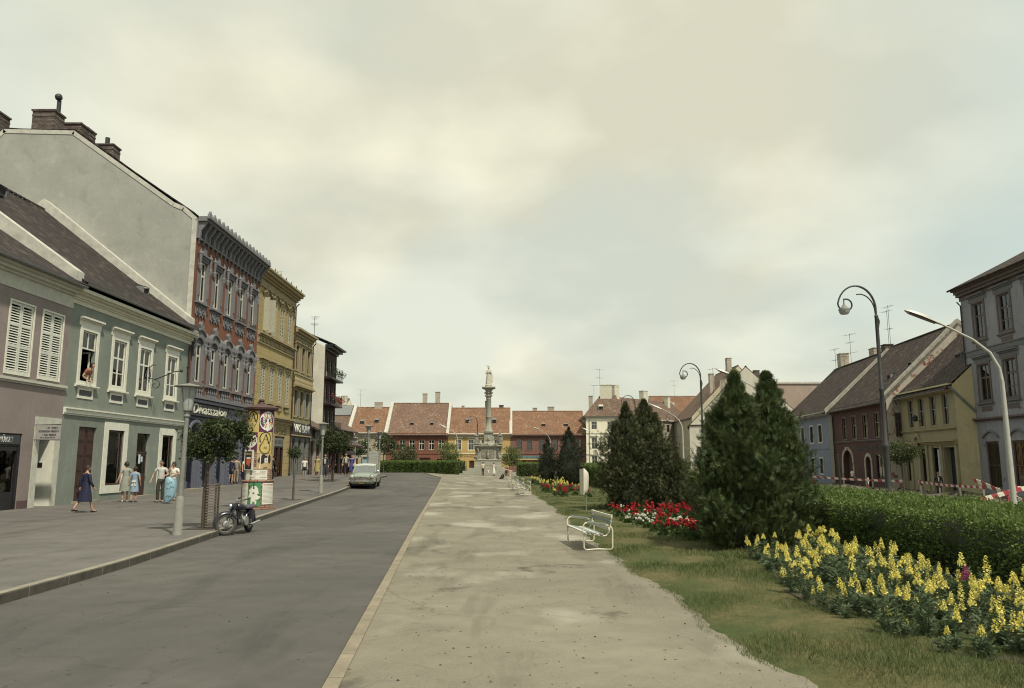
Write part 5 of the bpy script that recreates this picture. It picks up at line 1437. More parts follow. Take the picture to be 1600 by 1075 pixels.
mb = MB(); mb.box(0.9, 6.6, -0.12, -0.002, 2.25, 2.7); sb = mb.build('fascia', plain('turquoise_board', (0.10, 0.20, 0.21), 0.5), h)
mb = MB(); scribble(mb, 1.6, 6.2, 2.35, 2.62, -0.121, random.Random(12), word=0.1); mb.build('lettering', M_SLATE, sb)
mb = MB(); mb.box(0.9, 6.6, -0.2, -0.002, 1.98, 2.22); mb.build('awning_box', S_FYEL, h)

# white corner house with hipped roof, and the grey cream wing running back from it
S_BW = stucco('bright_white_render', (0.74, 0.70, 0.55), stain=0.2)
S_WING = stucco('grey_cream_render', (0.27, 0.25, 0.20), stain=.35)
M_CHW = plain('white_chimney_render', (0.52, 0.50, 0.40), 0.85, var=0.25, scale=3)
def hip(W, D, o_, z, rz, ya, yb, xa, xb):
    mb = MB(); E = [(-o_, -o_, z), (W + o_, -o_, z), (W + o_, D + o_, z), (-o_, D + o_, z)]; P, Q = (xa, ya, rz), (xb, yb, rz); L1 = 5.6
    mb.poly([E[0], E[1], Q, P], [(0, 0), (W, 0), (W * .7, L1), (W * .3, L1)]); mb.poly([E[1], E[2], Q], [(0, 0), (D, 0), (D / 2, L1)])
    mb.poly([E[2], E[3], P, Q], [(0, 0), (W, 0), (W * .7, L1), (W * .3, L1)]); mb.poly([E[3], E[0], P], [(0, 0), (D, 0), (D / 2, L1)])
    mb.poly(E[::-1], [(0, 0)] * 4); return mb
h = house_root('white_corner_house', 'white three storey corner house with a hipped brown roof and big white chimneys', 13.1, 136.6, R(-10), base=0)
W, D, H = 5.75, 9.0, 9.7
wn = [(u, u + 0.95, z, z + hh) for u in (0.95, 3.75) for z, hh in ((7.35, 1.35), (3.9, 2.0), (0.9, 1.8))]
body(h, W, D, H, [w + (0.14,) for w in wn], S_BW)
for w in wn:
    window(h, *w, y=0.1, cols=2, trans=(0.6,), mat=M_OFFW)
    if w[2] < 7: cornice(h, w[1] + 0.25, w[3] + 0.2, [(0.14, 0.16)], M_OFFW, 'window_hood', u0=w[0] - 0.25)
cornice(h, W, 2.95, [(0.12, 0.1)], M_OFFW, 'string_course'); cornice(h, W, 6.6, [(0.12, 0.08)], M_OFFW, 'string_course'); cornice(h, W, 9.3, [(0.2, 0.15), (0.2, 0.35)], M_OFFW, endcap=0.2)
downpipe(h, 0.6, 0, 9.2, M_ZINC)
rf = hip(W, D, .45, 9.62, 13.7, 4.4, 4.6, 2.3, 5.2).build('roof', T_BROWN, h)
chimney(rf, 3.4, 4.2, 13, 15.5, 2.1, 1.1, M_CHW); chimney(rf, 0.7, 2.6, 10.6, 13.4, 0.7, 0.6, M_BRICKC)
antenna(rf, 2.3, 4.4, 13, 18.6, ((0.97, 1.0), (0.7, 0.8), (0.45, 1.1)), 0.8); antenna(rf, 1.2, 4.2, 12, 15.6, ((0.97, 0.6),), 0.6)
skylight(rf, 2.6, 1.2, 11.2, 0.8, 0.7, mat=M_OFFW)
h = house_root('cream_wing_house', 'long grey cream three storey house running back beside the white corner house', 18.75, 135.7, R(48.3), base=0)
W, D, H = 25.4, 8.0, 9.55
wn = [(1.2 + 3.05 * k, 2.25 + 3.05 * k, z, z + hh) for k in range(8) for z, hh in ((7.3, 1.35), (3.9, 2.0), (0.3, 2.2))]
body(h, W, D, H, [w + (0.14,) for w in wn], S_WING)
for w in wn:
    window(h, *w, y=0.1, cols=2, trans=(0.6,), mat=M_GBROWN if w[2] > 1 else M_BROWNW)
    if 3 < w[2] < 7: cornice(h, w[1] + 0.2, w[3] + 0.15, [(0.2, 0.14)], M_GBROWN, 'window_hood', u0=w[0] - 0.2)
cornice(h, W, 2.95, [(0.14, 0.14)], M_GBROWN, 'string_course'); cornice(h, W, 6.6, [(0.12, 0.08)], M_OFFW, 'string_course'); cornice(h, W, 9.15, [(0.2, 0.15), (0.2, 0.35)], M_OFFW)
rf = hip(W, D, .35, 9.5, 13.6, 4, 4, 4.6, W - .1).build('roof', T_BROWN, h)
chimney(rf, 4.9, 4.0, 13, 15.6, 1.5, 1.0, M_CHW); chimney(rf, 14.5, 3.8, 12.9, 15.2, 1.6, 1.0, M_CHW); chimney(rf, 22.0, 3.0, 12, 14.4, 0.9, 0.8, M_CHW)
skylight(rf, 12.4, 1.4, 11.0, 0.8, 0.7, mat=M_OFFW); downpipe(h, W - .2, 0, 9.1, M_IRON)
h = house_root('orange_roofed_house', 'house with a steep orange roof and two small dormers behind the white corner house', 31.0, 168.0, 0, base=0)
body(h, 12.5, 12, 9.0, [], S_CREAM, 6, 16.2)
rf = roof_gable(h, 12.5, 12, 9.0, 6, 16.2, T_RED, over=0.4, gutter=False)
chimney(rf, 4.5, 2.4, 11, 14.6, 0.9, 0.7, M_CHW)
for x in (8.2, 10.2):
    mb = MB(); mb.box(x - 0.5, x + 0.5, 1.1, 3.0, 10.3, 11.6); mb.box(x - 0.65, x + 0.65, 0.95, 3.2, 11.6, 11.75); dm = mb.build('dormer', T_BROWN, rf)
    mb = MB(); mb.box(x - 0.35, x + 0.35, 1.05, 1.095, 10.5, 11.4); mb.build('pane', M_DARKGL, dm)
antenna(rf, 5.8, 5.9, 16, 20)
h = house_root('white_back_house', 'white walled house with two round chimneys peeping over the far roofs', -41.0, 152.0, 0, base=0)
body(h, 8.0, 8, 12.4, [], S_BW, 4, 14.2)
rf = roof_gable(h, 8, 8, 12.4, 4, 14.2, T_BROWN, over=0.2, gutter=False)
chimney(rf, 5.0, 1.2, 12.6, 15.2, 1.0, 1.0, M_CHW); chimney(rf, 7.6, 1.2, 12, 14.6, 0.9, 0.9, M_CHW)
# lower houses closing the side streets
h = house_root('street_end_house', 'low cream house closing the side street on the left', -62.0, 120.0, RL, base=0)
body(h, 20, 10, 7, [(3 + 4 * k, 4.2 + 4 * k, 3.6, 5.4, 0.15) for k in range(4)], S_CREAM, 5, 11.5)
for k in range(4): window(h, 3 + 4 * k, 4.2 + 4 * k, 3.6, 5.4, y=0.1)
roof_gable(h, 20, 10, 7, 5, 11.5, T_BROWN)

# ================================================================== COLUMN
S_STONE = stucco('weathered_stone', (0.29, 0.285, 0.235), stain=0.6, stain_col=(0.12, 0.115, 0.09))
M_CARVE = plain('deep_carved_stone', (0.19, 0.18, 0.145), 0.95, var=0.75, scale=5, bump=0.9)
cxx, cyy = -3.05, 100.0
col = empty('stone_column_monument', 'tall stone column carrying a pale robed statue on a carved square base', 'monument', (cxx, cyy, terrain(cxx, cyy)))
mb = MB()
for k, (w, z0, z1) in enumerate(((3.5, -0.1, 0.3), (3.1, 0.3, 0.62), (2.6, 0.62, 0.95))): mb.box(-w, w, -w, w, z0, z1)
mb.build('steps', S_STONE, col)
def sq(mb, prof):
    mb.loft([[(-r, -r, z), (r, -r, z), (r, r, z), (-r, r, z)] for r, z in prof])
mb = MB(); sq(mb, [(1.75, 0.95), (1.75, 1.2), (1.62, 1.25), (1.62, 1.85), (1.7, 1.9), (1.7, 2.0), (1.4, 2.1), (1.4, 3.45), (1.5, 3.5), (1.72, 3.7), (1.72, 3.8), (1.3, 3.86)])
mb.box(-0.9, 0.9, -1.66, -1.621, 1.32, 1.8)
base = mb.build('base', S_STONE, col)
for sx, sy in ((-1, -1), (1, -1), (1, 1), (-1, 1)):
    mb = MB(); mb.M = Matrix.Translation((sx * 1.3, sy * 1.3, 0)) @ Matrix.Rotation(math.atan2(sy, sx), 4, 'Z')
    mb.prism([(-0.2, 2.1), (0.42, 2.1), (0.46, 2.3), (0.22, 2.5), (0.16, 2.9), (0.3, 3.3), (0.5, 3.5), (-0.2, 3.5)], 0.5, 'y', -0.25)
    mb.build('scroll_buttress', M_CARVE, base)
mb = MB(); r2 = random.Random(4)
for a in range(4):
    mb.M = Matrix.Rotation(a * PI / 2, 4, 'Z')
    mb.box(-0.8, -0.25, -1.47, -1.401, 2.25, 3.3); mb.box(0.25, 0.8, -1.47, -1.401, 2.25, 3.3)
    mb.lathe([(0.2, 2.2), (0.24, 2.5), (0.17, 2.85), (0.12, 2.95), (0.13, 3.15), (0.03, 3.25)], 8, (0, -1.48, 0))
    for k in range(16): mb.ball((r2.uniform(-1.3, 1.3), -1.62 + r2.uniform(-0.05, 0.12), 3.72 + r2.uniform(-0.1, 0.25)), r2.uniform(0.10, 0.2), 7, 5)
mb.M = None
mb.build('carved_relief', M_CARVE, base)
mb = MB(); sq(mb, [(0.85, 3.8), (0.8, 3.95), (0.6, 4.05), (0.52, 4.3), (0.52, 5.25), (0.56, 5.3), (0.68, 5.45), (0.68, 5.55)])
for a in range(4):
    mb.M = Matrix.Rotation(a * PI / 2, 4, 'Z'); mb.box(-0.3, 0.3, -0.56, -0.521, 4.45, 5.15); mb.lathe([(0.1, 4.5), (0.16, 4.7), (0.1, 5.0), (0.02, 5.05)], 8, (0, -0.58, 0))
mb.M = None; mb.build('pedestal', S_STONE, col)
mb = MB(); mb.lathe([(0.62, 5.55), (0.64, 5.65), (0.6, 5.75), (0.46, 5.85), (0.44, 6.05), (0.37, 6.15), (0.36, 7.4), (0.385, 7.43), (0.385, 7.5), (0.355, 7.52), (0.30, 9.75), (0.34, 9.8), (0.34, 9.88), (0.3, 9.92)], 18)
mb.build('shaft', S_STONE, col, smooth=40)
mb = MB(); mb.lathe([(0.3, 9.92), (0.36, 10.1), (0.46, 10.22), (0.36, 10.28), (0.42, 10.5), (0.52, 10.62), (0.4, 10.68), (0.42, 10.95)], 12)
for a in range(8):
    t = a * PI / 4; mb.ball((0.42 * math.cos(t), 0.42 * math.sin(t), 10.22), 0.1, 6, 5); mb.ball((0.48 * math.cos(t), 0.48 * math.sin(t), 10.6), 0.1, 6, 5)
sq(mb, [(0.42, 10.95), (0.6, 11.1), (0.86, 11.22), (0.88, 11.34), (0.55, 11.36)])
mb.build('capital', S_STONE, col)
M_STAT = plain('pale_statue_stone', (0.44, 0.42, 0.33), 0.9, var=0.35, scale=4, bump=0.4)
def statue(parent, name, s, loc, mat, rot=0):
    mb = MB(); n = 14
    def ring(cx, cy, rx, ry_, z, fold=0.0):
        return [((cx + (rx + fold * math.cos(6 * t)) * math.cos(t)) * s, (cy + (ry_ + fold * math.sin(5 * t)) * math.sin(t)) * s, z * s) for t in [2 * PI * k / n for k in range(n)]]
    mb.loft([ring(0, 0, .34, .30, 0, .02), ring(0.02, 0, .33, .28, .25, .03), ring(0.03, 0, .27, .24, .6, .035), ring(0.02, -.02, .25, .21, .95, .03), ring(0, 0, .21, .16, 1.2, .015), ring(-.01, 0, .25, .17, 1.4, .01), ring(-.01, 0, .24, .15, 1.55), ring(0, -.01, .1, .09, 1.66), ring(0, -.02, .075, .075, 1.7), ring(0, -.03, .1, .11, 1.78), ring(0, -.03, .115, .125, 1.88), ring(0, -.02, .09, .1, 1.98), ring(0, -.02, .03, .03, 2.03)])
    mb.tube([(-.24 * s, 0, 1.5 * s), (-.30 * s, -.12 * s, 1.25 * s), (-.05 * s, -.27 * s, 1.3 * s)], [.085 * s, .08 * s, .05 * s], 8)
    mb.tube([(.23 * s, 0, 1.5 * s), (.30 * s, -.1 * s, 1.24 * s), (.05 * s, -.28 * s, 1.38 * s)], [.085 * s, .08 * s, .05 * s], 8)
    mb.tube([(.1 * s, .1 * s, 1.6 * s), (.3 * s, .15 * s, 1.0 * s), (.34 * s, .12 * s, .2 * s)], [.1 * s, .16 * s, .12 * s], 8)
    mb.ball((0, 0, -0.14 * s), 0.42 * s, 10, 6, (1, 1, .45))
    return mb.build(name, mat, parent, smooth=50, loc=loc, rot=rot)
st = statue(col, 'statue', 1.15, (0, 0, 11.75), M_STAT)
mb = MB(); mb.lathe([(0.5, 11.36), (0.46, 11.5), (0.3, 11.7)], 12); mb.tube([(-0.1, 0, 13.95), (-0.28, 0, 14.3)], 0.03, 5); mb.ball((0, -.02, 14.1), .13, 8, 5); mb.build('statue_base', M_STAT, col)
statue(col, 'saint_figure', 0.72, (-1.55, -1.2, 4.05), M_CARVE, 0.3); statue(col, 'saint_figure', 0.72, (1.55, -1.2, 4.05), M_CARVE, -0.3)
statue(col, 'saint_figure', 0.72, (1.4, 1.4, 4.05), M_CARVE, 2.5); statue(col, 'saint_figure', 0.72, (-1.4, 1.4, 4.05), M_CARVE, -2.5)
# ================================================================== VEGETATION
rng = np.random.default_rng(11)
M_BARK = plain('bark', (0.075, 0.058, 0.045), 0.95, var=0.4, scale=14, bump=0.8)
F_CON = foliage('conifer_sprays', (0.027, 0.043, 0.015), (0.056, 0.080, 0.026), (0.11, 0.135, 0.045), 0.15, 3.2)
F_CONB = foliage('olive_conifer_sprays', (0.030, 0.037, 0.016), (0.056, 0.066, 0.026), (0.11, 0.11, 0.048), 0.10, 2.6)
F_COND = foliage('dark_conifer_sprays', (0.014, 0.019, 0.010), (0.026, 0.033, 0.014), (0.04, 0.046, 0.02), 0.08, 1.0)
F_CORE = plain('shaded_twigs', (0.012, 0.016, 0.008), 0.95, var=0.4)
F_HEDGE = foliage('hedge_leaves', (0.055, 0.088, 0.020), (0.115, 0.17, 0.042), (0.19, 0.25, 0.07), 0.3, 1.6)
F_TREE = foliage('street_tree_leaves', (0.022, 0.034, 0.013), (0.045, 0.064, 0.022), (0.085, 0.105, 0.035), 0.25, 2.2)
F_PALE = foliage('pale_shrub_leaves', (0.07, 0.095, 0.032), (0.13, 0.16, 0.055), (0.20, 0.23, 0.085), 0.25, 1.2)
F_SNAP = foliage('snapdragon_leaves', (0.058, 0.086, 0.044), (0.105, 0.142, 0.072), (0.15, 0.19, 0.095), 0.2, 3.0)
F_GER = foliage('geranium_leaves', (0.035, 0.055, 0.016), (0.065, 0.10, 0.028), (0.10, 0.14, 0.04), 0.2, 3.0)
F_GRASS = foliage('grass_blades', (0.050, 0.082, 0.022), (0.098, 0.13, 0.042), (0.185, 0.160, 0.072), 0.2, 0.8)
def petal(name, c1, c2):
    return foliage(name, c1, c2, sh(c2, 1.1), 0.25, 6.0, 0.5)
P_YEL = petal('yellow_petals', (0.64, 0.53, 0.09), (0.82, 0.74, 0.24))
P_PINK = petal('magenta_petals', (0.28, 0.04, 0.12), (0.36, 0.07, 0.18))
P_RED = petal('red_petals_bed', (0.26, 0.012, 0.018), (0.42, 0.025, 0.03))
P_WHT = petal('white_petals', (0.55, 0.54, 0.45), (0.74, 0.72, 0.62))

# a flat scale-leaved spray: a stem with short side fingers
def spray(L=0.125, W=0.021):
    v = []; f = []
    def leaf(x, y, ax, ay, l, w, z):
        px, py = -ay, ax; b = len(v)
        v.extend([(x - px * w * .5, y - py * w * .5, z), (x + px * w * .5, y + py * w * .5, z), (x + ax * l + px * w * .3, y + ay * l + py * w * .3, z + .012), (x + ax * l - px * w * .3, y + ay * l - py * w * .3, z + .012)])
        f.append((b, b + 1, b + 2, b + 3))
    leaf(0, 0, 0, 1, L, W * .55, 0)
    for k, s in ((.15, 1), (.3, -1), (.45, 1), (.6, -1), (.75, 1)):
        leaf(0, L * k, s * .72, .69, L * .5 * (1.15 - k * .6), W * .6, .004)
    return np.array(v), np.array(f)
def conifer(name, label, x, y, h, r, seed, mat, n=9000, shape=1.0, group=None, lean=0.0, low=0.12):
    g = np.random.default_rng(seed)
    root = empty(name, label, 'conifer', (x, y, terrain(x, y) + 0.03), 0, group)
    mb = MB(); mb.tube([(0, 0, -0.1), (0.02, 0, h * .4), (lean, 0, h * .93)], [0.09, 0.06, 0.015], 8); mb.build('trunk', M_BARK, root)
    # profile: widest low down, tapering to a pointed tip
    def prof(t): return r * np.interp(t, [0, .1, .25, .42, .6, .74, .85, .93, 1.0], [.72, .93, 1.0, .95, .78, .54, .30, .12, .0])
    nb = 190
    bt = g.uniform(0.0, 1, nb) ** 0.9; ba = g.uniform(0, 2 * PI, nb)
    br = prof(bt) * g.uniform(0.5, 1.10, nb) * (1 + .13 * np.sin(3 * ba + 9 * bt))
    P = []; D = []; SZ = []
    per = n // nb
    for k in range(nb):
        m = max(8, int(per * (0.45 + 1.1 * br[k] / r)))
        # a branch plume: rises outward, sprays fan along it
        o = np.array([br[k] * math.cos(ba[k]), br[k] * math.sin(ba[k]), bt[k] * h * 0.97 + 0.05])
        ho = 0.08 + .5 * br[k] / r; up = np.array([math.cos(ba[k]) * ho, math.sin(ba[k]) * ho, 0.95])
        s_ = 0.03 + 0.20 * br[k] / r
        q = o + g.normal(0, 1, (m, 3)) * np.array([s_, s_, s_ * 1.15]) * 0.62 + np.outer(g.uniform(-.6, .5, m), up) * s_ * 1.3
        d = up + g.normal(0, .25 + .3 * min(1, br[k] / r), (m, 3))
        P.append(q); D.append(d); SZ.append(g.uniform(.75, 1.35, m))
    P = np.concatenate(P); D = np.concatenate(D); SZ = np.concatenate(SZ)
    P[:, 0] += lean * P[:, 2] / h
    keep = P[:, 2] > low * 0.5
    P, D, SZ = P[keep], D[keep], SZ[keep]
    tv, tf = spray()
    V, F = scatter(tv, tf, P, basis(D, g), SZ)
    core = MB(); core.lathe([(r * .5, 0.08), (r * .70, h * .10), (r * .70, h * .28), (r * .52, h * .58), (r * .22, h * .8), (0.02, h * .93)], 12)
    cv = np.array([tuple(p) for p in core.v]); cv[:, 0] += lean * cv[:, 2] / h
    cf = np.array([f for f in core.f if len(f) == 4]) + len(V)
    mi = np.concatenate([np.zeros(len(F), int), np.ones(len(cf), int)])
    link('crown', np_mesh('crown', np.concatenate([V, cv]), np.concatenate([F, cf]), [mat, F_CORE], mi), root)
    return root
conifer('conifer', 'tall green pointed conifer behind the yellow flowers, left one of the nearest pair', 4.70, 16.2, 3.62, .71, 1, F_CON, 25000)
conifer('conifer', 'tall green pointed conifer touching the clipped hedge, the right one of the nearest pair', 5.50, 16.5, 3.7, .68, 2, F_CON, 23000, lean=-0.02)
conifer('conifer', 'olive conifer behind the litter bin, the left peak of the middle pair', 4.22, 28.6, 3.95, .88, 3, F_CONB, 13000)
conifer('conifer', 'olive conifer with broad right flank behind the red and white flower bed', 5.0, 29.2, 4.1, 1.08, 4, F_CONB, 15000)
conifer('conifer', 'low olive bushy conifer leaning out at the right foot of the middle pair', 5.95, 28.2, 2.0, 0.65, 14, F_CONB, 5000)
conifer('conifer', 'small dark conifer, the left and lower of the farthest dark pair', 2.75, 60.5, 3.6, 0.75, 5, F_COND, 3000)
conifer('conifer', 'big dark conifer, the taller of the farthest dark pair', 4.4, 60.0, 4.4, 1.35, 6, F_COND, 5500)

def hedge(name, label, x0, x1, y0, y1, h, dens, seed, mat=F_HEDGE, leaf=0.045, rot=None, origin=None, cat='hedge'):
    """clipped hedge: leaves packed on all its faces over a dark twiggy core"""
    g = np.random.default_rng(seed)
    W, L = x1 - x0, y1 - y0
    ox, oy = (x0, y0) if origin is None else origin
    P = []; D = []
    def face(area, fn, nrm):
        m = int(area * dens); a, b = g.uniform(0, 1, m), g.uniform(0, 1, m)
        q = np.stack(fn(a, b), axis=1) + g.normal(0, .03, (m, 3)) - np.outer(np.abs(g.normal(0, .05, m)), nrm)
        P.append(q); D.append(np.array(nrm) * .75 + g.normal(0, .6, (m, 3)) + np.array([0, 0, .35]))
    u = lambda a, b: 0.05 * np.sin(a * 2.3 + b * 1.7) + 0.04 * np.sin(a * 5.1 + 2)
    face(L * h * 1.7, lambda a, b: (u(a * L, b * h), a * L, b * h), (-1, 0, 0))
    face(L * h * .6, lambda a, b: (W + u(a * L, b), a * L, b * h), (1, 0, 0))
    face(L * W * 1.15, lambda a, b: (a * W, b * L, h + u(b * L, a * W)), (0, 0, 1))
    face(W * h, lambda a, b: (a * W, 0 * a + u(a * W, b), b * h), (0, -1, 0)); face(W * h, lambda a, b: (a * W, L + 0 * a, b * h), (0, 1, 0))
    # long shoots above the last cut
    m = int(L * W * dens * .05); q = np.stack([g.uniform(0, W, m), g.uniform(0, L, m), h + np.abs(g.normal(0.03, .05, m))], axis=1)
    P.append(q); D.append(np.tile([0, 0, 1.0], (m, 1)) + g.normal(0, .3, (m, 3)))
    P = np.concatenate(P); D = np.concatenate(D)
    tv = np.array([(0, 0, 0), (.5, .45, .1), (0, 1, 0), (-.5, .45, .1)]) * np.array([.62, 1, .6]); tf = np.array([(0, 1, 2, 3)])
    V, F = scatter(tv, tf, P, basis(D, g), g.uniform(.7, 1.4, len(P)) * leaf)
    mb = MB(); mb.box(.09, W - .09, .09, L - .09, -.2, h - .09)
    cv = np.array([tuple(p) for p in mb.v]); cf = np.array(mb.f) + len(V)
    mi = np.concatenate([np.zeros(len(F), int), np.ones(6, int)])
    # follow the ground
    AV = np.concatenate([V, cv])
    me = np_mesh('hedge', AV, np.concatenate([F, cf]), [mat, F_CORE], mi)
    o = link(name, me, None, (ox, oy, terrain(x0, y0) if terrain(x0, y0) > -.3 else -.2), rot or 0.0)
    return tag(o, label, cat)
hedge('clipped_hedge', 'long broad clipped green hedge running behind the yellow snapdragons', 6.75, 9.5, 3.5, 26.0, 1.02, 900, 21, leaf=0.05)
hedge('clipped_hedge', 'shorter clipped hedge seen in the gap between the two nearer conifer pairs', 6.75, 9.0, 28.5, 47.0, 1.15, 420, 22, leaf=0.075)
hedge('clipped_hedge', 'bright topped hedge beside the dark far conifer', 5.9, 8.6, 50.0, 70.0, 1.5, 220, 23, leaf=0.10)
hedge('clipped_hedge', 'small dark hedge at the right foot of the stone column', 0.7, 3.9, 90.0, 92.0, 1.55, 200, 24, F_HEDGE, 0.12)
hedge('clipped_hedge', 'dark square cut hedge along the road bend, left of the stone column', 0, 1.9, 0, 19.5, 1.75, 200, 25, F_HEDGE, 0.12, rot=R(46), origin=(-7.1, 96.6))

def leafy(name, label, x, y, trunk_h, lobes, seed, mat, n, leaf=0.075, cat='tree', trunk_r=0.055, limbs=6, base=None, stake=False):
    g = np.random.default_rng(seed)
    z0 = terrain(x, y) + (0.13 if base is None else base)
    root = empty(name, label, cat, (x, y, z0))
    mb = MB(); ph = g.uniform(0, 6)
    mb.tube([(0, 0, -0.1), (0.02 * math.sin(ph), 0.02, trunk_h * .5), (0.05 * math.cos(ph), 0, trunk_h)], [trunk_r * 1.2, trunk_r, trunk_r * .8], 8)
    tr = mb.build('trunk', M_BARK, root)
    for k in range(limbs):
        c, rr = lobes[k % len(lobes)]
        e = Vector(c) + Vector(g.normal(0, .3, 3)) * min(rr)
        s = Vector((0.05 * math.cos(ph), 0, trunk_h * g.uniform(.82, 1)))
        mb = MB(); mb.tube([s, s.lerp(e, .45) + Vector((0, 0, .06)), e], [trunk_r * .55, trunk_r * .35, trunk_r * .12], 6); mb.build('limb', M_BARK, root)
    P = []; D = []
    for c, rr in lobes:
        c = np.array(c); rr = np.array(rr); vol = rr.prod()
        share = vol / sum(np.prod(l[1]) for l in lobes)
        nc = max(10, int(46 * share) + 8)
        d = g.normal(0, 1, (nc, 3)); d /= np.linalg.norm(d, axis=1, keepdims=True)
        cc = c + d * rr * (g.uniform(.25, 1, (nc, 1)) ** .5)
        m = int(n * share / nc)
        for q in range(nc):
            s_ = rr.mean() * g.uniform(.16, .30)
            p = cc[q] + g.normal(0, 1, (m, 3)) * s_ * np.array([1, 1, .7])
            P.append(p); D.append((p - c) * .6 / rr.mean() + g.normal(0, .6, (m, 3)) + np.array([0, 0, -.15]))
    P = np.concatenate(P); D = np.concatenate(D)
    tv = np.array([(0, 0, 0), (.42, .5, .08), (0, 1, -.05), (-.42, .5, .08)]); tf = np.array([(0, 1, 2, 3)])
    V, F = scatter(tv, tf, P, basis(D, g), g.uniform(.6, 1.35, len(P)) * leaf)
    link('crown', np_mesh('crown', V, F, mat), root)
    return root
M_GUARD = plain('weathered_guard_wood', (0.13, 0.105, 0.085), 0.9, var=0.35, scale=12, bump=0.5)
M_WRAP = plain('dark_trunk_wrap', (0.05, 0.025, 0.024), 0.9, var=0.3)
def tree_guard(root, h, side=0.16, dx=0.1, n=16):
    mb = MB()
    for sx, sy in ((0, -.1), (.2, -.08)):
        mb.box(dx + sx - .018, dx + sx + .018, sy - .018, sy + .018, -0.05, h)
    for k in range(n): 
        z = 0.05 + (h - .1) * k / (n - 1); mb.box(dx - .03, dx + .235, -.135, -.12, z, z + .028)
    for k in range(n):
        z = 0.07 + (h - .1) * k / (n - 1); mb.box(dx + .22, dx + .235, -.12, .12, z, z + .028)
    mb.box(dx + .18, dx + .215, .1, .135, -.05, h)
    return mb.build('trunk_guard', M_GUARD, root)
def tree_pit(x, y, w, z):
    mb = MB(); mb.box(-w, w, -w, w, -0.02, 0.012)
    o = mb.build('tree_pit', plain('tree_pit_earth', (0.05, 0.043, 0.036), 0.95, var=0.4, scale=10), None, loc=(x, y, z)); tag(o, kind='structure'); return o
tx, ty = at(325, 826, 0.13); tx -= .12
t = leafy('street_tree', 'small round headed street tree with two leafy lobes beside the parked motorcycle', tx, ty, 1.75, [((-.22, 0, 2.2), (.46, .46, .40)), ((.52, .1, 2.38), (.48, .46, .44)), ((.2, 0, 1.98), (.5, .45, .26)), ((0.75, 0.05, 2.78), (.2, .2, .22)), ((-.05, 0, 2.6), (.22, .22, .2))], 31, F_TREE, 5600, 0.07, trunk_r=0.065, limbs=9)
tree_guard(t, 1.15); tree_pit(tx - 0.05, ty, 0.36, terrain(tx, ty) + 0.13)
tx, ty = at(520, 752, 0.13)
t = leafy('street_tree', 'rounded dark street tree with a wrapped trunk just left of the parked car', tx, ty, 1.9, [((0, 0, 2.75), (.95, .9, .8)), ((-.5, 0, 2.4), (.5, .5, .45)), ((.5, 0, 2.3), (.5, .5, .4))], 32, F_TREE, 5500, 0.10, limbs=7)
mb = MB(); mb.tube([(-.02, -.03, .9), (.0, -.03, 1.95)], 0.13, 8); mb.build('trunk_wrap', M_WRAP, t); tree_guard(t, 0.95, n=12, dx=-0.3); tree_pit(tx - .3, ty, 0.5, terrain(tx, ty) + 0.13)
tx, ty = at(464, 781, 0.13)
tx -= .2
t = leafy('street_tree', 'spindly young tree with only a small tuft of leaves on the pavement edge', tx, ty, 1.85, [((0, 0, 2.1), (.24, .24, .28))], 33, F_TREE, 500, 0.075, trunk_r=0.03, limbs=3); tree_pit(tx - .1, ty, 0.4, terrain(tx, ty) + 0.13)
mb = MB(); mb.tube([(0.06, 0.03, -.05), (0.05, 0.03, 1.8)], 0.022, 6); mb.build('stake', M_GUARD, t)
leafy('street_tree', 'small far street tree in front of the buff house, left of the poster board', -18.4, 95, 2.0, [((0, 0, 2.9), (1.0, 1.0, .95))], 34, F_TREE, 1500, 0.16)
leafy('street_tree', 'taller far street tree rising behind the poster board', -16.2, 98, 2.4, [((0, 0, 3.6), (1.25, 1.2, 1.2)), ((.9, 0, 3.0), (.8, .8, .7))], 35, F_TREE, 2200, 0.16)
leafy('street_tree', 'broad paler tree behind the square cut hedge on the left', -15.4, 110, 1.6, [((0, 0, 2.9), (1.7, 1.5, 1.4)), ((.9, 0, 2.4), (1.2, 1.2, .9))], 36, foliage('olive_tree_leaves', (0.045, 0.058, 0.022), (0.075, 0.09, 0.035), (0.11, 0.125, 0.05), 0.25, 1.2), 3200, 0.17, base=0)
leafy('round_shrub', 'pale green rounded shrub in front of the far rust red house', -9.2, 113, 1.5, [((0, 0, 3.0), (1.55, 1.4, 1.3))], 37, F_PALE, 2600, 0.17, cat='shrub', base=0)
leafy('round_shrub', 'pale green rounded shrub just right of the stone column', -0.3, 109, 1.3, [((0, 0, 2.5), (1.4, 1.3, 1.3)), ((.9, 0, 2.0), (.9, .9, .7))], 38, F_PALE, 2600, 0.17, cat='shrub', base=0)
leafy('street_tree', 'young tree with a round yellow green crown in the dug up street on the right', 25.6, 51, 2.1, [((0, 0, 2.95), (.95, .9, .75)), ((-.5, 0, 2.7), (.55, .5, .45))], 39, foliage('yellow_green_leaves', (0.035, 0.05, 0.018), (0.06, 0.08, 0.028), (0.13, 0.145, 0.06), 0.25, 1.6), 3200, 0.105, base=0)
leafy('garden_shrub', 'slender dark shrub standing before the white corner house', 9.2, 66, 1.2, [((0, 0, 2.0), (.55, .5, .75)), ((.1, 0, 2.7), (.2, .2, .35))], 40, F_COND, 900, 0.10, cat='shrub', base=0)

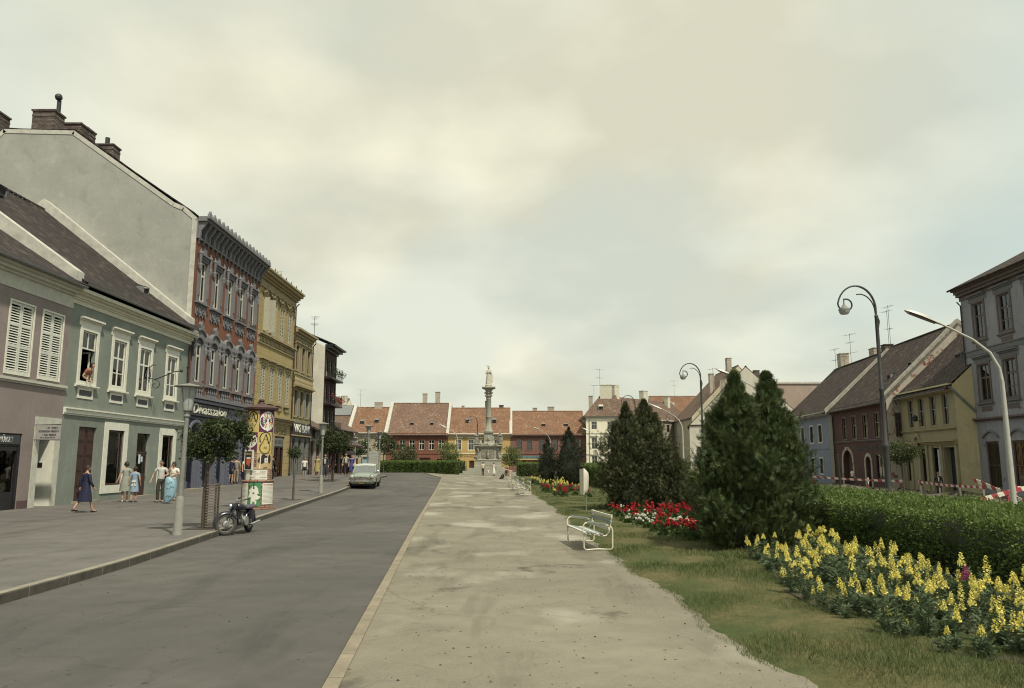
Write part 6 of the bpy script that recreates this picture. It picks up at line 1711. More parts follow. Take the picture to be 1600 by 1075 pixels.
# ---- grass
def grass(name, n, seed, y0, y1, hgt, w):
    g = np.random.default_rng(seed)
    Y = y0 + (y1 - y0) * g.uniform(0, 1, n) ** 1.35
    xl = np.array([lawnL(v) for v in Y]); X = xl - 0.05 + (g.uniform(0, 1, n) ** 1.15) * (7.0 - xl)
    # tufts: bare and thick patches
    k = np.sin(X * 1.9 + 1.3 * np.sin(Y * 1.1)) + np.sin(Y * 2.3 + X) + np.sin(X * 5.3 - Y * 3.1) * .6
    keep = (k > -1.0) | (g.uniform(0, 1, n) < .35); X, Y, k = X[keep], Y[keep], k[keep]
    Z = np.array([terrain(a, b) + 0.03 + lawn_wob(a, b) for a, b in zip(X, Y)]) - .005
    m = len(X)
    D = np.stack([g.normal(0, .55, m), g.normal(0, .55, m), np.ones(m)], axis=1)
    tv = np.array([(-.5 * w, 0, 0), (.5 * w, 0, 0), (.3 * w, .55, .10), (0, 1, .32), (-.3 * w, .55, .10)])
    tf = np.array([(0, 1, 2, 4), (4, 2, 3, 3)])
    s = g.uniform(.45, 1.2, m) * hgt * (1 + .35 * np.clip(k, -1, 1.5))
    tv = np.array([(-.5 * w, 0, 0), (.5 * w, 0, 0), (.12 * w, 1, .25), (-.12 * w, 1, .25)]); tf = np.array([(0, 1, 2, 3)])
    V, F = scatter(tv, tf, np.stack([X, Y, Z], axis=1), basis(D, g), s)
    return tag(link(name, np_mesh(name, V, F, F_GRASS)), kind='stuff')
grass('grass', 95000, 51, 4.2, 13.5, 0.055, .085)
grass('grass', 60000, 52, 13.5, 36, 0.06, .16)
grass('grass', 16000, 53, 36, 80, 0.07, .3)

# ---- flowers
def lobed(mb, g, c, s, n):
    for k in range(n):
        d = Vector(g.normal(0, 1, 3)); d.normalize(); p = Vector(c) + d * s * .6
        a = d.orthogonal().normalized() * s * .62; b = d.cross(a).normalized() * s * .62
        e = Vector(g.normal(0, .25, 3)) * s
        mb.poly([p + a + e, p + b, p - a - e, p - b])
def snap_proto(seed, spikes, h, colour, base_only=False):
    g = np.random.default_rng(seed)
    root = empty('snapdragon', 'x', 'flower')
    P = []; D = []; tops = []
    for k in range(max(3, spikes + 1)):
        a = g.uniform(0, 2 * PI); q = g.uniform(.02, .13); hh = h * g.uniform(.75, 1.05) if k < spikes else h * g.uniform(.45, .7)
        tops.append((Vector((q * math.cos(a) * .5, q * math.sin(a) * .5, 0)), Vector((q * math.cos(a) * 1.5, q * math.sin(a) * 1.5, hh))))
        m = 84
        t = g.uniform(.05, .95 if k >= spikes else .7, m); b, e = tops[-1]
        pos = np.array([tuple(b.lerp(e, v)) for v in t]); P.append(pos + g.normal(0, .012, (m, 3)))
        D.append(np.stack([g.normal(0, 1, m), g.normal(0, 1, m), g.uniform(.1, .9, m)], axis=1))
    P = np.concatenate(P); D = np.concatenate(D)
    tv = np.array([(0, 0, 0), (.12, .4, .03), (0, 1, -.08), (-.12, .4, .03)]); tf = np.array([(0, 1, 2, 3)])
    V, F = scatter(tv, tf, P, basis(D, g), g.uniform(.05, .11, len(P)))
    mb = MB()
    for b, e in tops: mb.tube([b, b.lerp(e, .5) + Vector((.005, 0, 0)), e], [.006, .005, .003], 4)
    sv = np.array([tuple(p) for p in mb.v]); sf = np.array([f for f in mb.f if len(f) == 4]) + len(V)
    link('leaves', np_mesh('leaves', np.concatenate([V, sv]), np.concatenate([F, sf]), F_SNAP), root)
    for k in range(spikes):
        b, e = tops[k]; mb = MB(); L_ = g.uniform(.08, .19); m = 26
        for j in range(m):
            f = j / m; c = e + Vector((0, 0, -L_ * .75 + L_ * f)); rr = .036 * (1 - f * .72); a = j * 2.4
            lobed(mb, g, c + Vector((rr * math.cos(a), rr * math.sin(a), 0)), .0185 * (1.15 - .7 * f), 4)
        mb.build('flower_spike', colour, root)
    return root
snaps = [snap_proto(60 + k, s, h, P_YEL) for k, (s, h) in enumerate(((3, .50), (2, .56), (2, .44), (1, .52), (3, .42), (1, .36)))]
pink = snap_proto(70, 2, .46, P_PINK); plainp = snap_proto(71, 0, .40, P_YEL)
used = set()
def put(proto, x, y, s, label, cat, group, rot=None):
    z = terrain(x, y) + 0.045; rot = rnd.uniform(0, 6.28) if rot is None else rot
    if id(proto) not in used:
        used.add(id(proto)); o = proto; o.location = (x, y, z); o.rotation_euler = (0, 0, rot); o.scale = (s, s, s)
    else: o = copy_tree(proto, (x, y, z), rot, scale=s)
    return tag(o, label, cat, group)
SNL = ['snapdragon with three bright yellow spikes in the bed along the hedge', 'snapdragon with two tall yellow spikes in the bed along the hedge', 'snapdragon with two low yellow spikes in the bed along the hedge',
       'snapdragon with a single tall yellow spike in the bed along the hedge', 'low snapdragon with three short yellow spikes in the bed along the hedge', 'short snapdragon with one small yellow spike in the bed along the hedge']
r3 = random.Random(77)
pts = []
def bed_edge(y):        # left edge of the snapdragon bed
    return float(np.interp(y, [6.6, 7.6, 9, 11, 13.8], [5.0, 3.9, 3.7, 3.75, 4.35]))
tries = 0
while len(pts) < 200 and tries < 14000:
    tries += 1
    y = r3.uniform(6.9, 14.6); xl = bed_edge(y); x = r3.uniform(xl, 6.35)
    if all((x - a) ** 2 + (y - b) ** 2 > r3.uniform(.14, .26) ** 2 for a, b in pts): pts.append((x, y))
for i, (x, y) in enumerate(pts):
    edge = x - bed_edge(y) < .35
    k = r3.choices(range(7), [2.4, 4, 4, 4, 1.6, 3, 8 if edge else 6])[0]
    if y > 12.5 and r3.random() < .15: k = 6
    s = r3.uniform(.75, 1.22) * (.8 if edge else 1.0)
    if k == 6: put(plainp, x, y, s * 1.0, 'leafy snapdragon not yet in flower in the bed along the hedge', 'flower', 'snapdragons in the bed before the hedge')
    else: put(snaps[k], x, y, s, SNL[k], 'flower', 'snapdragons in the bed before the hedge')
px_, py_ = at(1530, 955); put(pink, px_, py_, 1.1, 'the only magenta pink snapdragon among the yellow ones', 'flower', 'snapdragons in the bed before the hedge')
px_, py_ = at(1437, 1012); o = put(snaps[3], px_, py_, .5, 'lone dwarf yellow snapdragon at the front edge of the bed', 'flower', 'snapdragons in the bed before the hedge')
bedm = plain('flower_bed_soil', (0.062, 0.048, 0.036), 0.95, var=0.45, scale=7, bump=0.8)
grid('flower_bed_soil', frange(6.8, 14.6, .3), bed_edge, lambda y: 6.8, 8, 0.09, bedm)

def ger_proto(seed, colour, blooms, h=.30, r=.17):
    g = np.random.default_rng(seed)
    root = empty('geranium', 'x', 'flower')
    m = 150
    d = g.normal(0, 1, (m, 3)); d[:, 2] = np.abs(d[:, 2]); d /= np.linalg.norm(d, axis=1, keepdims=True)
    P = d * np.array([r, r, h * .72]) * g.uniform(.5, 1, (m, 1)); D = d + g.normal(0, .5, (m, 3))
    t = [2 * PI * k / 6 for k in range(6)]
    tv = np.array([(.5 * math.cos(a), .5 + .5 * math.sin(a), .06 * math.cos(3 * a)) for a in t]); tf = np.array([(0, 1, 2, 3), (0, 3, 4, 5)])
    V, F = scatter(tv, tf, P, basis(D, g), g.uniform(.04, .075, m))
    link('leaves', np_mesh('leaves', V, F, F_GER), root)
    for k in range(blooms):
        a = g.uniform(0, 2 * PI); q = r * g.uniform(.1, .9); mb = MB()
        lobed(mb, g, (q * math.cos(a), q * math.sin(a), h * g.uniform(.82, 1.2)), .045 if colour is P_RED else .032, 22)
        mb.build('bloom', colour, root)
    return root
reds = [ger_proto(80 + k, P_RED, b) for k, b in enumerate((3, 4, 2))]; whts = [ger_proto(90 + k, P_WHT, b, .22, .15) for k, b in enumerate((5, 7))]
pts = []; tries = 0
def ger_l(y): return float(np.interp(y, [17.6, 19, 22, 25, 28], [4.15, 3.6, 3.3, 3.3, 3.5]))
while len(pts) < 95 and tries < 5000:
    tries += 1; y = r3.uniform(17.8, 27.6); x = r3.uniform(ger_l(y), 5.9 if y > 19.5 else 5.3)
    if all((x - a) ** 2 + (y - b) ** 2 > .32 ** 2 for a, b in pts): pts.append((x, y))
for x, y in pts:
    e = x - ger_l(y)
    if r3.random() < (.68 if e < .5 else .88): k = r3.randrange(3); put(reds[k], x, y, r3.uniform(.9, 1.25), ('red geranium with three round blooms in the near mixed bed', 'red geranium with four round blooms in the near mixed bed', 'red geranium with two round blooms in the near mixed bed')[k], 'flower', 'red and white flowers in the near round bed')
    else: k = r3.randrange(2); put(whts[k], x, y, r3.uniform(.9, 1.2), ('low white bedding flower with five blooms between red geraniums', 'low white bedding flower thick with blooms between red geraniums')[k], 'flower', 'red and white flowers in the near round bed')
grid('flower_bed_soil', frange(17.7, 28, .4), ger_l, lambda y: 6.0, 6, 0.085, bedm)
pts = []; tries = 0
while len(pts) < 85 and tries < 5000:
    tries += 1; y = r3.uniform(38, 66); x = r3.uniform(2.0, 4.2) - .02 * (y - 40)
    if all((x - a) ** 2 + (y - b) ** 2 > .42 ** 2 for a, b in pts): pts.append((x, y))
for x, y in pts:
    if (y < 46) ^ (r3.random() < .18): put(reds[r3.randrange(3)], x, y, r3.uniform(1.0, 1.35), 'red flowering plant in the far bed near the litter bin', 'flower', 'red flowers in the far bed')
    else: put(snaps[r3.randrange(3)], x, y, r3.uniform(.9, 1.2), 'yellow flowering plant in the far bed before the dark conifers', 'flower', 'yellow flowers in the far bed')
# loose grit and crumbs lying on the path and at the kerbs
def grit(name, n, seed, fx0, fx1, y0, y1, smin, smax, dz, mat):
    g = np.random.default_rng(seed)
    Y = y0 + (y1 - y0) * g.uniform(0, 1, n) ** 1.7; u = g.uniform(0, 1, n)
    X = np.array([fx0(b) + (fx1(b) - fx0(b)) * a for a, b in zip(u, Y)])
    Z = np.array([terrain(a, b) + dz for a, b in zip(X, Y)])
    tv = np.array([(-1, -.7, 0), (1, -.8, 0), (.8, .9, 0), (-.8, .8, 0), (-.5, -.3, .8), (.5, -.4, .7), (.4, .5, .8), (-.4, .4, .9)])
    tf = np.array([(4, 5, 6, 7), (0, 1, 5, 4), (1, 2, 6, 5), (2, 3, 7, 6), (3, 0, 4, 7)])
    a = g.uniform(0, 6.28, n); rot = np.stack([np.stack([np.cos(a), -np.sin(a), 0 * a], 1), np.stack([np.sin(a), np.cos(a), 0 * a], 1), np.stack([0 * a, 0 * a, 1 + 0 * a], 1)], 1)
    V, F = scatter(tv, tf, np.stack([X, Y, Z], 1), rot, smin + (smax - smin) * g.uniform(0, 1, n) ** 3)
    return tag(link(name, np_mesh(name, V, F, mat)), kind='stuff')
M_GRIT = foliage('grit', (0.03, 0.028, 0.025), (0.09, 0.08, 0.065), (0.14, 0.12, 0.095), 0, 2.0, .95)
grit('path_grit', 1100, 5, lambda y: kerbR(y) + .4, lawnL0, 4.3, 40, .003, .013, .036, M_GRIT)
grit('road_grit', 500, 6, lambda y: kerbL(y) + .1, kerbR, 5.5, 45, .003, .012, .001, M_GRIT)
# ================================================================== STREET FURNITURE
M_LAMPG = plain('lamp_grey_paint', (0.18, 0.183, 0.16), 0.6, var=0.2, scale=5)
M_LAMPC = plain('lamp_concrete', (0.205, 0.205, 0.175), 0.85, var=0.2, scale=7)
M_OPAL = plain('opal_lantern_glass', (0.30, 0.315, 0.30), 0.25, var=0.15, scale=6)
M_DKGREEN = plain('dark_green_iron', (0.040, 0.042, 0.042), 0.55, var=0.25)
M_CHROME = plain('worn_chrome', (0.55, 0.55, 0.52), 0.22, metal=0.9, var=0.15)
M_RUBBER = plain('dusty_rubber', (0.055, 0.052, 0.046), 0.85, var=0.35, scale=12)
M_RUBBERD = plain('dark_rubber', (0.02, 0.02, 0.02), 0.8, var=0.3)
M_CREAMP = plain('cream_tube_paint', (0.55, 0.52, 0.40), 0.5, var=0.15, scale=10)
M_SLATW = plain('cream_slat_paint', (0.52, 0.50, 0.40), 0.65, var=0.2, scale=12)
M_SLATB = plain('grey_blue_slat_paint', (0.19, 0.22, 0.22), 0.65, var=0.25, scale=12)

def lantern_lamp():
    t = empty('lantern_lamp_post', 'x', 'street lamp')
    mb = MB(); mb.lathe([(0.115, -0.1), (0.115, 0.05), (0.10, 0.08), (0.095, 0.82), (0.08, 0.86), (0.062, 0.9)], 14); mb.build('base', M_LAMPC, t, smooth=40)
    mb = MB(); mb.lathe([(0.060, 0.88), (0.050, 2.75), (0.075, 2.77), (0.075, 2.8), (0.06, 2.82), (0.078, 2.86), (0.078, 2.9), (0.07, 2.92)], 12); mb.build('pole', M_LAMPG, t, smooth=40)
    mb = MB(); mb.lathe([(0.10, 2.9), (0.10, 2.95), (0.185, 3.42), (0.185, 3.47)], 14)
    ln = mb.build('lantern', M_OPAL, t, smooth=40)
    mb = MB()
    for k in range(6):
        a = k * PI / 3; c, s = math.cos(a), math.sin(a); mb.tube([(.102 * c, .102 * s, 2.93), (.19 * c, .19 * s, 3.45)], 0.008, 4)
    mb.lathe([(.105, 2.9), (.112, 2.92), (.105, 2.96)], 14); mb.build('lantern_frame', M_LAMPG, ln)
    mb = MB(); mb.lathe([(0.1, 3.46), (0.34, 3.475), (0.345, 3.49), (0.2, 3.53), (0.06, 3.56), (0.0, 3.57)], 20); mb.build('lid', M_LAMPG, t, smooth=40)
    return t
lp = lantern_lamp()
for i, (px, py, X, Y, s, lab) in enumerate((
        (277, 836, 0, 0, 1.0, 'nearest grey lantern lamp post at the kerb before the green house'),
        (501, 770, 0, 0, 1.04, 'grey lantern lamp post on the pavement between the young tree and the dark wrapped tree'),
        (0, 0, -11.6, 62.5, 1.13, 'grey lantern lamp post rising behind the parked car'),
        (0, 0, -13.0, 76.0, 1.13, 'grey lantern lamp post with its lid showing above the poster board'),
        (0, 0, -18.6, 92.0, 1.13, 'smallest lantern lamp post, far off before the buff house'))):
    x, y = at(px, py, 0.13) if px else (X, Y)
    z = terrain(x, y) + 0.13
    if i == 0: o = lp; o.location = (x, y, z)
    else: o = copy_tree(lp, (x, y, z), 0.4 * i, scale=s)
    if i == 0: o.rotation_euler = (0, R(1.0), 0)
    tag(o, lab, 'street lamp', 'lantern lamp posts along the left pavement')

def scroll_lamp():
    t = empty('scroll_lamp_post', 'x', 'street lamp'); H = 10.2; sp = 8.75
    mb = MB(); mb.lathe([(0.17, -0.2), (0.16, 0.3), (0.13, 0.4), (0.125, 2.9), (0.15, 2.95), (0.15, 3.05), (0.105, 3.15), (0.095, 5.4), (0.12, 5.45), (0.12, 5.52), (0.085, 5.6), (0.075, sp), (0.09, sp + .04), (0.05, sp + .12)], 12); mb.build('pole', M_DKGREEN, t, smooth=40)
    # outer arm sweeping up and curling under itself, with a second thinner rod inside
    p = [(0, 0, sp - .1)]
    for k in range(15):
        a = R(8 + 158 * k / 14); p.append((-0.86 + 0.86 * math.cos(a), 0, sp + 0.35 + 1.08 * math.sin(a)))
    c0 = p[-1]
    cx, cz = c0[0] + 0.36, c0[2] - 0.02
    for k in range(1, 15):
        a = R(176 + 290 * k / 14); r = 0.36 - 0.14 * k / 14; p.append((cx + r * math.cos(a), 0, cz + r * math.sin(a)))
    mb = MB(); mb.tube(p, [0.05] * 8 + [0.038] * (len(p) - 8), 7)
    arm = mb.build('scroll_arm', M_DKGREEN, t, smooth=60)
    q = [(0, 0, sp - .35)] + [(-0.7 + 0.66 * math.cos(R(2 + 100 * k / 9)), 0, sp + .2 + 0.85 * math.sin(R(2 + 100 * k / 9))) for k in range(10)]
    mb = MB(); mb.tube(q, 0.028, 6); mb.tube([(0.06, 0, sp - .5), (0.12, 0, sp - .2), (0.04, 0, sp + .05)], 0.03, 6); mb.build('inner_rod', M_DKGREEN, arm, smooth=60)
    lx, lz = -1.42, sp + .30
    mb = MB(); mb.tube([(lx, 0, lz + .55), (lx, 0, lz + .2)], 0.03, 6); mb.lathe([(0.05, lz + .28), (0.11, lz + .18), (0.24, lz + .08), (0.25, lz)], 14, (lx, 0, 0)); sh_ = mb.build('lamp_hood', M_LAMPG, t, smooth=40)
    mb = MB(); mb.lathe([(0.235, lz), (0.225, lz - .08), (0.16, lz - .17), (0.0, lz - .2)], 14, (lx, 0, 0)); mb.build('globe', M_OPAL, sh_, smooth=40)
    return t
sl = scroll_lamp()
for i, (x, y, s, a, lab) in enumerate(((16.4, 34.0, 1.0, 0.0, 'tallest dark scroll topped lamp post, behind the broad hedge before the plum house'),
                                    (15.3, 62.0, 1.0, 0.0, 'dark scroll topped lamp post left of the biggest conifers, before the whitewashed gable'),
                                    (14.9, 93.0, 1.0, 0.0, 'dark scroll topped lamp post whose curl shows over the middle conifers'),
                                    (26.6, 125.0, 0.98, 0.0, 'small scroll topped lamp post against the side of the white corner house'),
                                    (-5.3, 118.0, 0.85, 0.0, 'faint scroll topped lamp post close to the stone column before the yellow house'))):
    z = terrain(x, y)
    if i == 0: o = sl; o.location = (x, y, z); 
    else: o = copy_tree(sl, (x, y, z), a, scale=s)
    tag(o, lab, 'street lamp', 'scroll topped lamp posts round the square')

def arm_lamp():
    t = empty('arm_lamp_post', 'x', 'street lamp'); H = 6.0
    mb = MB(); mb.tube([(0, 0, -0.3), (0, 0, 2.2), (0, 0, 5.1), (-.06, 0, 5.6), (-.32, 0, 6.15), (-.85, 0, 6.62), (-1.55, 0, 7.02), (-2.0, 0, 7.26)], [.105, .095, .070, .060, .050, .043, .037, .035], 12); mb.build('pole', plain('pale_grey_lamp_steel', (0.34, 0.34, 0.305), 0.6, var=0.12), t, smooth=60)
    hd = [(-1.9, .07, 7.19, .06), (-2.1, .12, 7.27, .10), (-2.6, .17, 7.49, .12), (-3.0, .14, 7.66, .08), (-3.12, .05, 7.72, .02)]
    mb = MB(); mb.loft([[(x, -w, z), (x, -w * .6, z + h_), (x, w * .6, z + h_), (x, w, z)] for x, w, z, h_ in hd]); l_ = mb.build('lamp_head', plain('lamp_head_alloy', (0.36, 0.36, 0.33), 0.5, metal=0.3), t, smooth=30)
    mb = MB(); mb.loft([[(x, -w * .8, z - .002), (x, w * .8, z - .002), (x, w * .5, z - .05), (x, -w * .5, z - .05)] for x, w, z, h_ in hd[1:4]]); mb.build('lens', plain('smoked_lens', (0.06, 0.055, 0.05), 0.2), l_)
    return t
al = arm_lamp()
for i, (x, y, s, a, lab) in enumerate(((17.3, 27.0, 1.0, R(-5), 'nearest pale arm lamp post, leaning its head over the broad hedge'),
                                    (18.3, 55.0, 1.15, 0.0, 'pale arm lamp post whose arm sticks out over the tallest conifers'),
                                    (15.9, 72.0, 1.0, R(-20), 'pale arm lamp post before the grey side of the white corner house'),
                                    (14.9, 130.0, 1.02, R(-10), 'pale arm lamp post at the left edge of the white corner house front'),
                                    (6.4, 129.0, 0.95, R(20), 'pale arm lamp post before the dusky red far house'),
                                    (-8.8, 125.0, 1.0, R(-10), 'pale arm lamp post standing between rust red and yellow far houses'),
                                    (-25.2, 125.0, 1.0, R(10), 'pale arm lamp post in front of the far buff house'))):
    z = terrain(x, y)
    if i == 0: o = al; o.location = (x, y, z); o.rotation_euler = (0, 0, a)
    else: o = copy_tree(al, (x, y, z), a, scale=s)
    tag(o, lab, 'street lamp', 'pale arm lamp posts')

# ---- advertising column
ax_, ay_ = at(401, 796, 0.13); ax_ -= .12; ay_ += .35
az_ = terrain(ax_, ay_) + 0.13
ang = math.atan2(-ay_, -ax_)                       # towards the camera
colm = empty('advertising_column', 'round brick advertising column plastered with yellow, purple, white and green posters', 'advertising column', (ax_, ay_, az_), ang)
M_ADBR = tiles('poster_scarred_brick', (0.22, 0.12, 0.085), (0.30, 0.19, 0.14), (0.40, 0.35, 0.28), 0.25, 0.075, moss=0.2)
def ad_lathe(prof, n=28):
    mb = MB(); mb.lathe(prof, n); mb.has_uv = True
    mb.uv = [[(math.atan2(mb.v[i].y, mb.v[i].x) * .5, mb.v[i].z) for i in f] for f in mb.f]
    return mb
RB, RU = 0.555, 0.47
ad_lathe([(RB + .10, -0.05), (RB + .10, 0.06), (RB, 0.09), (RB, 0.97), (RB + .03, 0.98), (RB + .03, 1.02), (RU, 1.05)]).build('plinth', M_ADBR, colm, smooth=40)
ad_lathe([(RU, 1.03), (RU, 3.56)]).build('drum', M_ADBR, colm, smooth=40)
mb = MB(); mb.lathe([(RU, 3.54), (0.60, 3.57), (0.62, 3.64), (0.55, 3.68), (0.2, 3.77), (0.1, 3.80), (0.08, 3.87), (0.12, 3.92), (0.06, 3.98), (0.0, 4.0)], 28); mb.build('roof_cap', plain('brown_red_tin', (0.075, 0.04, 0.036), 0.6, var=0.3), colm, smooth=35)
# posters: flat artwork wrapped on the drum. u = metres to the right of the line facing the camera, z = height
ZM = [True]
def wrap(u, z, r):
    if ZM[0] and r < .54: z = float(np.interp(z, [1.0, 1.32, 1.80, 2.555, 3.24], [.9, 1.43, 1.98, 2.745, 3.54]))
    a = -u / r * -1.0
    return (r * math.cos(a), r * math.sin(a), z)
def patch(mb, u0, u1, z0, z1, r):
    n = max(1, int(abs(u1 - u0) / 0.05)); 
    for k in range(n):
        a, b = u0 + (u1 - u0) * k / n, u0 + (u1 - u0) * (k + 1) / n
        mb.poly([wrap(a, z0, r), wrap(b, z0, r), wrap(b, z1, r), wrap(a, z1, r)])
def shape(mb, pts, r):
    """outline in (u,z) wrapped as a fan round its middle"""
    cu = sum(p[0] for p in pts) / len(pts); cz = sum(p[1] for p in pts) / len(pts); n = len(pts)
    for k in range(n):
        a, b = pts[k], pts[(k + 1) % n]
        m1 = ((a[0] + cu) / 2, (a[1] + cz) / 2); m2 = ((b[0] + cu) / 2, (b[1] + cz) / 2)
        mb.poly([wrap(*a, r), wrap(*b, r), wrap(*m2, r), wrap(*m1, r)]); mb.poly([wrap(*m1, r), wrap(*m2, r), wrap(cu, cz, r)])
def circ(u, z, a, n=20, b=None): return [(u + a * math.cos(2 * PI * k / n), z + (b or a) * math.sin(2 * PI * k / n)) for k in range(n)]
def bar(mb, u0, z0, u1, z1, w, r):
    L = math.hypot(u1 - u0, z1 - z0); nx, nz = -(z1 - z0) / L * w / 2, (u1 - u0) / L * w / 2
    n = max(1, int(L / .06))
    for k in range(n):
        f, g_ = k / n, (k + 1) / n
        a = (u0 + (u1 - u0) * f, z0 + (z1 - z0) * f); b = (u0 + (u1 - u0) * g_, z0 + (z1 - z0) * g_)
        mb.poly([wrap(a[0] - nx, a[1] - nz, r), wrap(b[0] - nx, b[1] - nz, r), wrap(b[0] + nx, b[1] + nz, r), wrap(a[0] + nx, a[1] + nz, r)])
def wtext(mb, txt, u, z, size, r, fit=None, shear=0.0):
    me = text_mesh(txt, size, 0, shear, 'CENTER', fit); o = len(mb.v)
    for v in me.vertices: mb.pt(wrap(v.co.x + u, v.co.y + z, r))
    for p in me.polygons: mb.face([o + i for i in p.vertices])
    bpy.data.meshes.remove(me)
PI_ = {}
def ink(n, c): return plain('poster_' + n, c, 0.75, var=0.10, scale=9)
I_Y, I_P, I_W, I_K, I_G, I_O, I_T, I_B = ink('ochre', (0.44, 0.34, 0.12)), ink('purple', (0.085, 0.018, 0.06)), ink('white', (0.58, 0.57, 0.49)), ink('black', (0.018, 0.016, 0.016)), ink('green', (0.055, 0.19, 0.085)), ink('orange', (0.42, 0.10, 0.04)), ink('tan', (0.40, 0.29, 0.15)), ink('grey_blue', (0.12, 0.17, 0.19))
r5 = random.Random(8)
def poster(name='poster'): return MB()
def ochre_poster(u0, u1, z0, z1, laurel):
    mb = MB(); mb.cur = 0; patch(mb, u0, u1, z0, z1, RU + .006)
    mb.cur = 1; c = (u0 + u1) / 2; zt = z1 - (z1 - z0) * .30; w = (u1 - u0) * .36
    a0, n = -200, 18
    for k in range(n):
        t0, t1 = R(-50 + 265 * k / n), R(-50 + 265 * (k + 1) / n); bar(mb, c + w * math.cos(t0), zt + w * 1.05 * math.sin(t0), c + w * math.cos(t1), zt + w * 1.05 * math.sin(t1), .036, RU + .009)
    bar(mb, c - w * .55, zt - w * .75, c + .01, zt + w * .75, .024, RU + .0095); bar(mb, c, zt + w * .75, c + w * .6, zt - w * .75, .04, RU + .0092); bar(mb, c - w * .3, zt - w * .2, c + w * .4, zt - w * .2, .012, RU + .0098)
    bar(mb, c - w * .75, zt - w * .75, c - w * .25, zt - w * .75, .014, RU + .0096); bar(mb, c + w * .35, zt - w * .76, c + w * .85, zt - w * .76, .014, RU + .0097)
    if laurel:
        zb = z0 + (z1 - z0) * .26; q = w * .85
        for k in range(26):
            t = R(130 + 280 * k / 25); bar(mb, c + q * math.cos(t), zb + q * math.sin(t), c + q * 1.25 * math.cos(t + .15), zb + q * 1.25 * math.sin(t + .15), .024, RU + .009)
        wtext(mb, '60', c, zb, .13, RU + .0094, fit=.13)
    else: bar(mb, c + w * .2, zt - w * 1.9, c + w * 1.0, zt - w * .8, .02, RU + .009)
    mb.cur = 2; patch(mb, c + .0, u1 - .01, z0 + (z1 - z0) * .36, z0 + (z1 - z0) * .41, RU + .0085)
    return mb.build('poster', [I_Y, I_K, ink('pale_ochre', (0.50, 0.43, 0.22))], colm)
def wheel_poster(u0, u1, z0, z1):
    mb = MB(); patch(mb, u0, u1, z0, z1, RU + .006); c = (u0 + u1) / 2; rr = (u1 - u0) * .49; zc = z1 - rr * 1.08
    mb.cur = 1; shape(mb, circ(c, zc, rr, 26), RU + .009); bar(mb, c, zc - rr * .2, c, z0 + .01, .045, RU + .0095)
    mb.cur = 2
    for k in range(15):
        t = 2 * PI * k / 15 + .1; l0, l1 = r5.uniform(.2, .35), r5.uniform(.75, .97)
        if abs(t - 3 * PI / 2) < .2: continue
        mb.cur = r5.choice((2, 2, 3, 4)); bar(mb, c + rr * l0 * math.cos(t), zc + rr * l0 * math.sin(t), c + rr * l1 * math.cos(t), zc + rr * l1 * math.sin(t), r5.choice((.014, .02, .034)), RU + .0115)
    return mb.build('poster', [I_P, I_W, I_B, I_T, I_O], colm)
ochre_poster(-.52, -.05, 2.55, 3.22, False); wheel_poster(-.045, .57, 2.57, 3.23)
wheel_poster(-.62, -.09, 1.88, 2.545); ochre_poster(-.085, .50, 1.80, 2.56, True)
mb = MB(); patch(mb, .58, .74, 1.3, 3.2, RU + .005); patch(mb, -.74, -.63, 1.9, 3.2, RU + .005); mb.build('pasted_paper', I_T, colm)
mb = MB(); patch(mb, -.075, .575, 1.32, 1.79, RU + .005); mb.cur = 1
shape(mb, [(-.05 + .55 * a, 1.42 + .36 * b) for a, b in ((.0, .45), (.1, .7), (.22, .82), (.3, 1.0), (.46, .98), (.52, .86), (.66, .84), (.62, .55), (.5, .38), (.42, .22), (.28, .16), (.12, .2), (.04, .3))], RU + .0085)
shape(mb, circ(.41, 1.62, .075, 10, .14), RU + .0088); bar(mb, .17, 1.345, .32, 1.36, .03, RU + .0085)
mb.cur = 2; patch(mb, .20, .34, 1.52, 1.66, RU + .011); bar(mb, .04, 1.33, .06, 1.79, .035, RU + .012)
mb.cur = 1; wtext(mb, 'A', .27, 1.59, .11, RU + .013)
mb.build('poster', [I_T, I_K, I_W], colm)
# framed board leaning on the drum
fb = MB(); fb.M = Matrix.Rotation(-.72, 4, 'Z') @ Matrix.Translation((RU + .03, 0, .27))
fb.cur = 0; fb.box(0, .03, -.2, .2, 1.12, 1.84)
fb.cur = 1; fb.box(.031, .036, -.16, .13, 1.15, 1.79)
fb.cur = 2; fb.poly([(.039, -.10 + .24 * a, 1.22 + .42 * b) for a, b in ((.02, .25), (.3, .2), (.62, .0), (.68, .3), (.84, .4), (.84, .62), (.78, .72), (.02, .72))])
fb.cur = 0; fb.box(.037, .041, -.09, .09, 1.52, 1.58)
bd = fb.build('poster_board', [I_W, I_K, I_O], colm)
lm = text_mesh('VALAC', .11, .002, 0, 'CENTER', fit=.25); lm.materials.clear(); lm.materials.append(I_Y)
M_ = Matrix.Rotation(-.72, 4, 'Z') @ Matrix.Translation((RU + .07, -.015, 1.96)) @ Matrix.Rotation(PI / 2, 4, 'Z') @ Matrix.Rotation(PI / 2, 4, 'X')
lm.transform(M_); link('lettering', lm, bd)
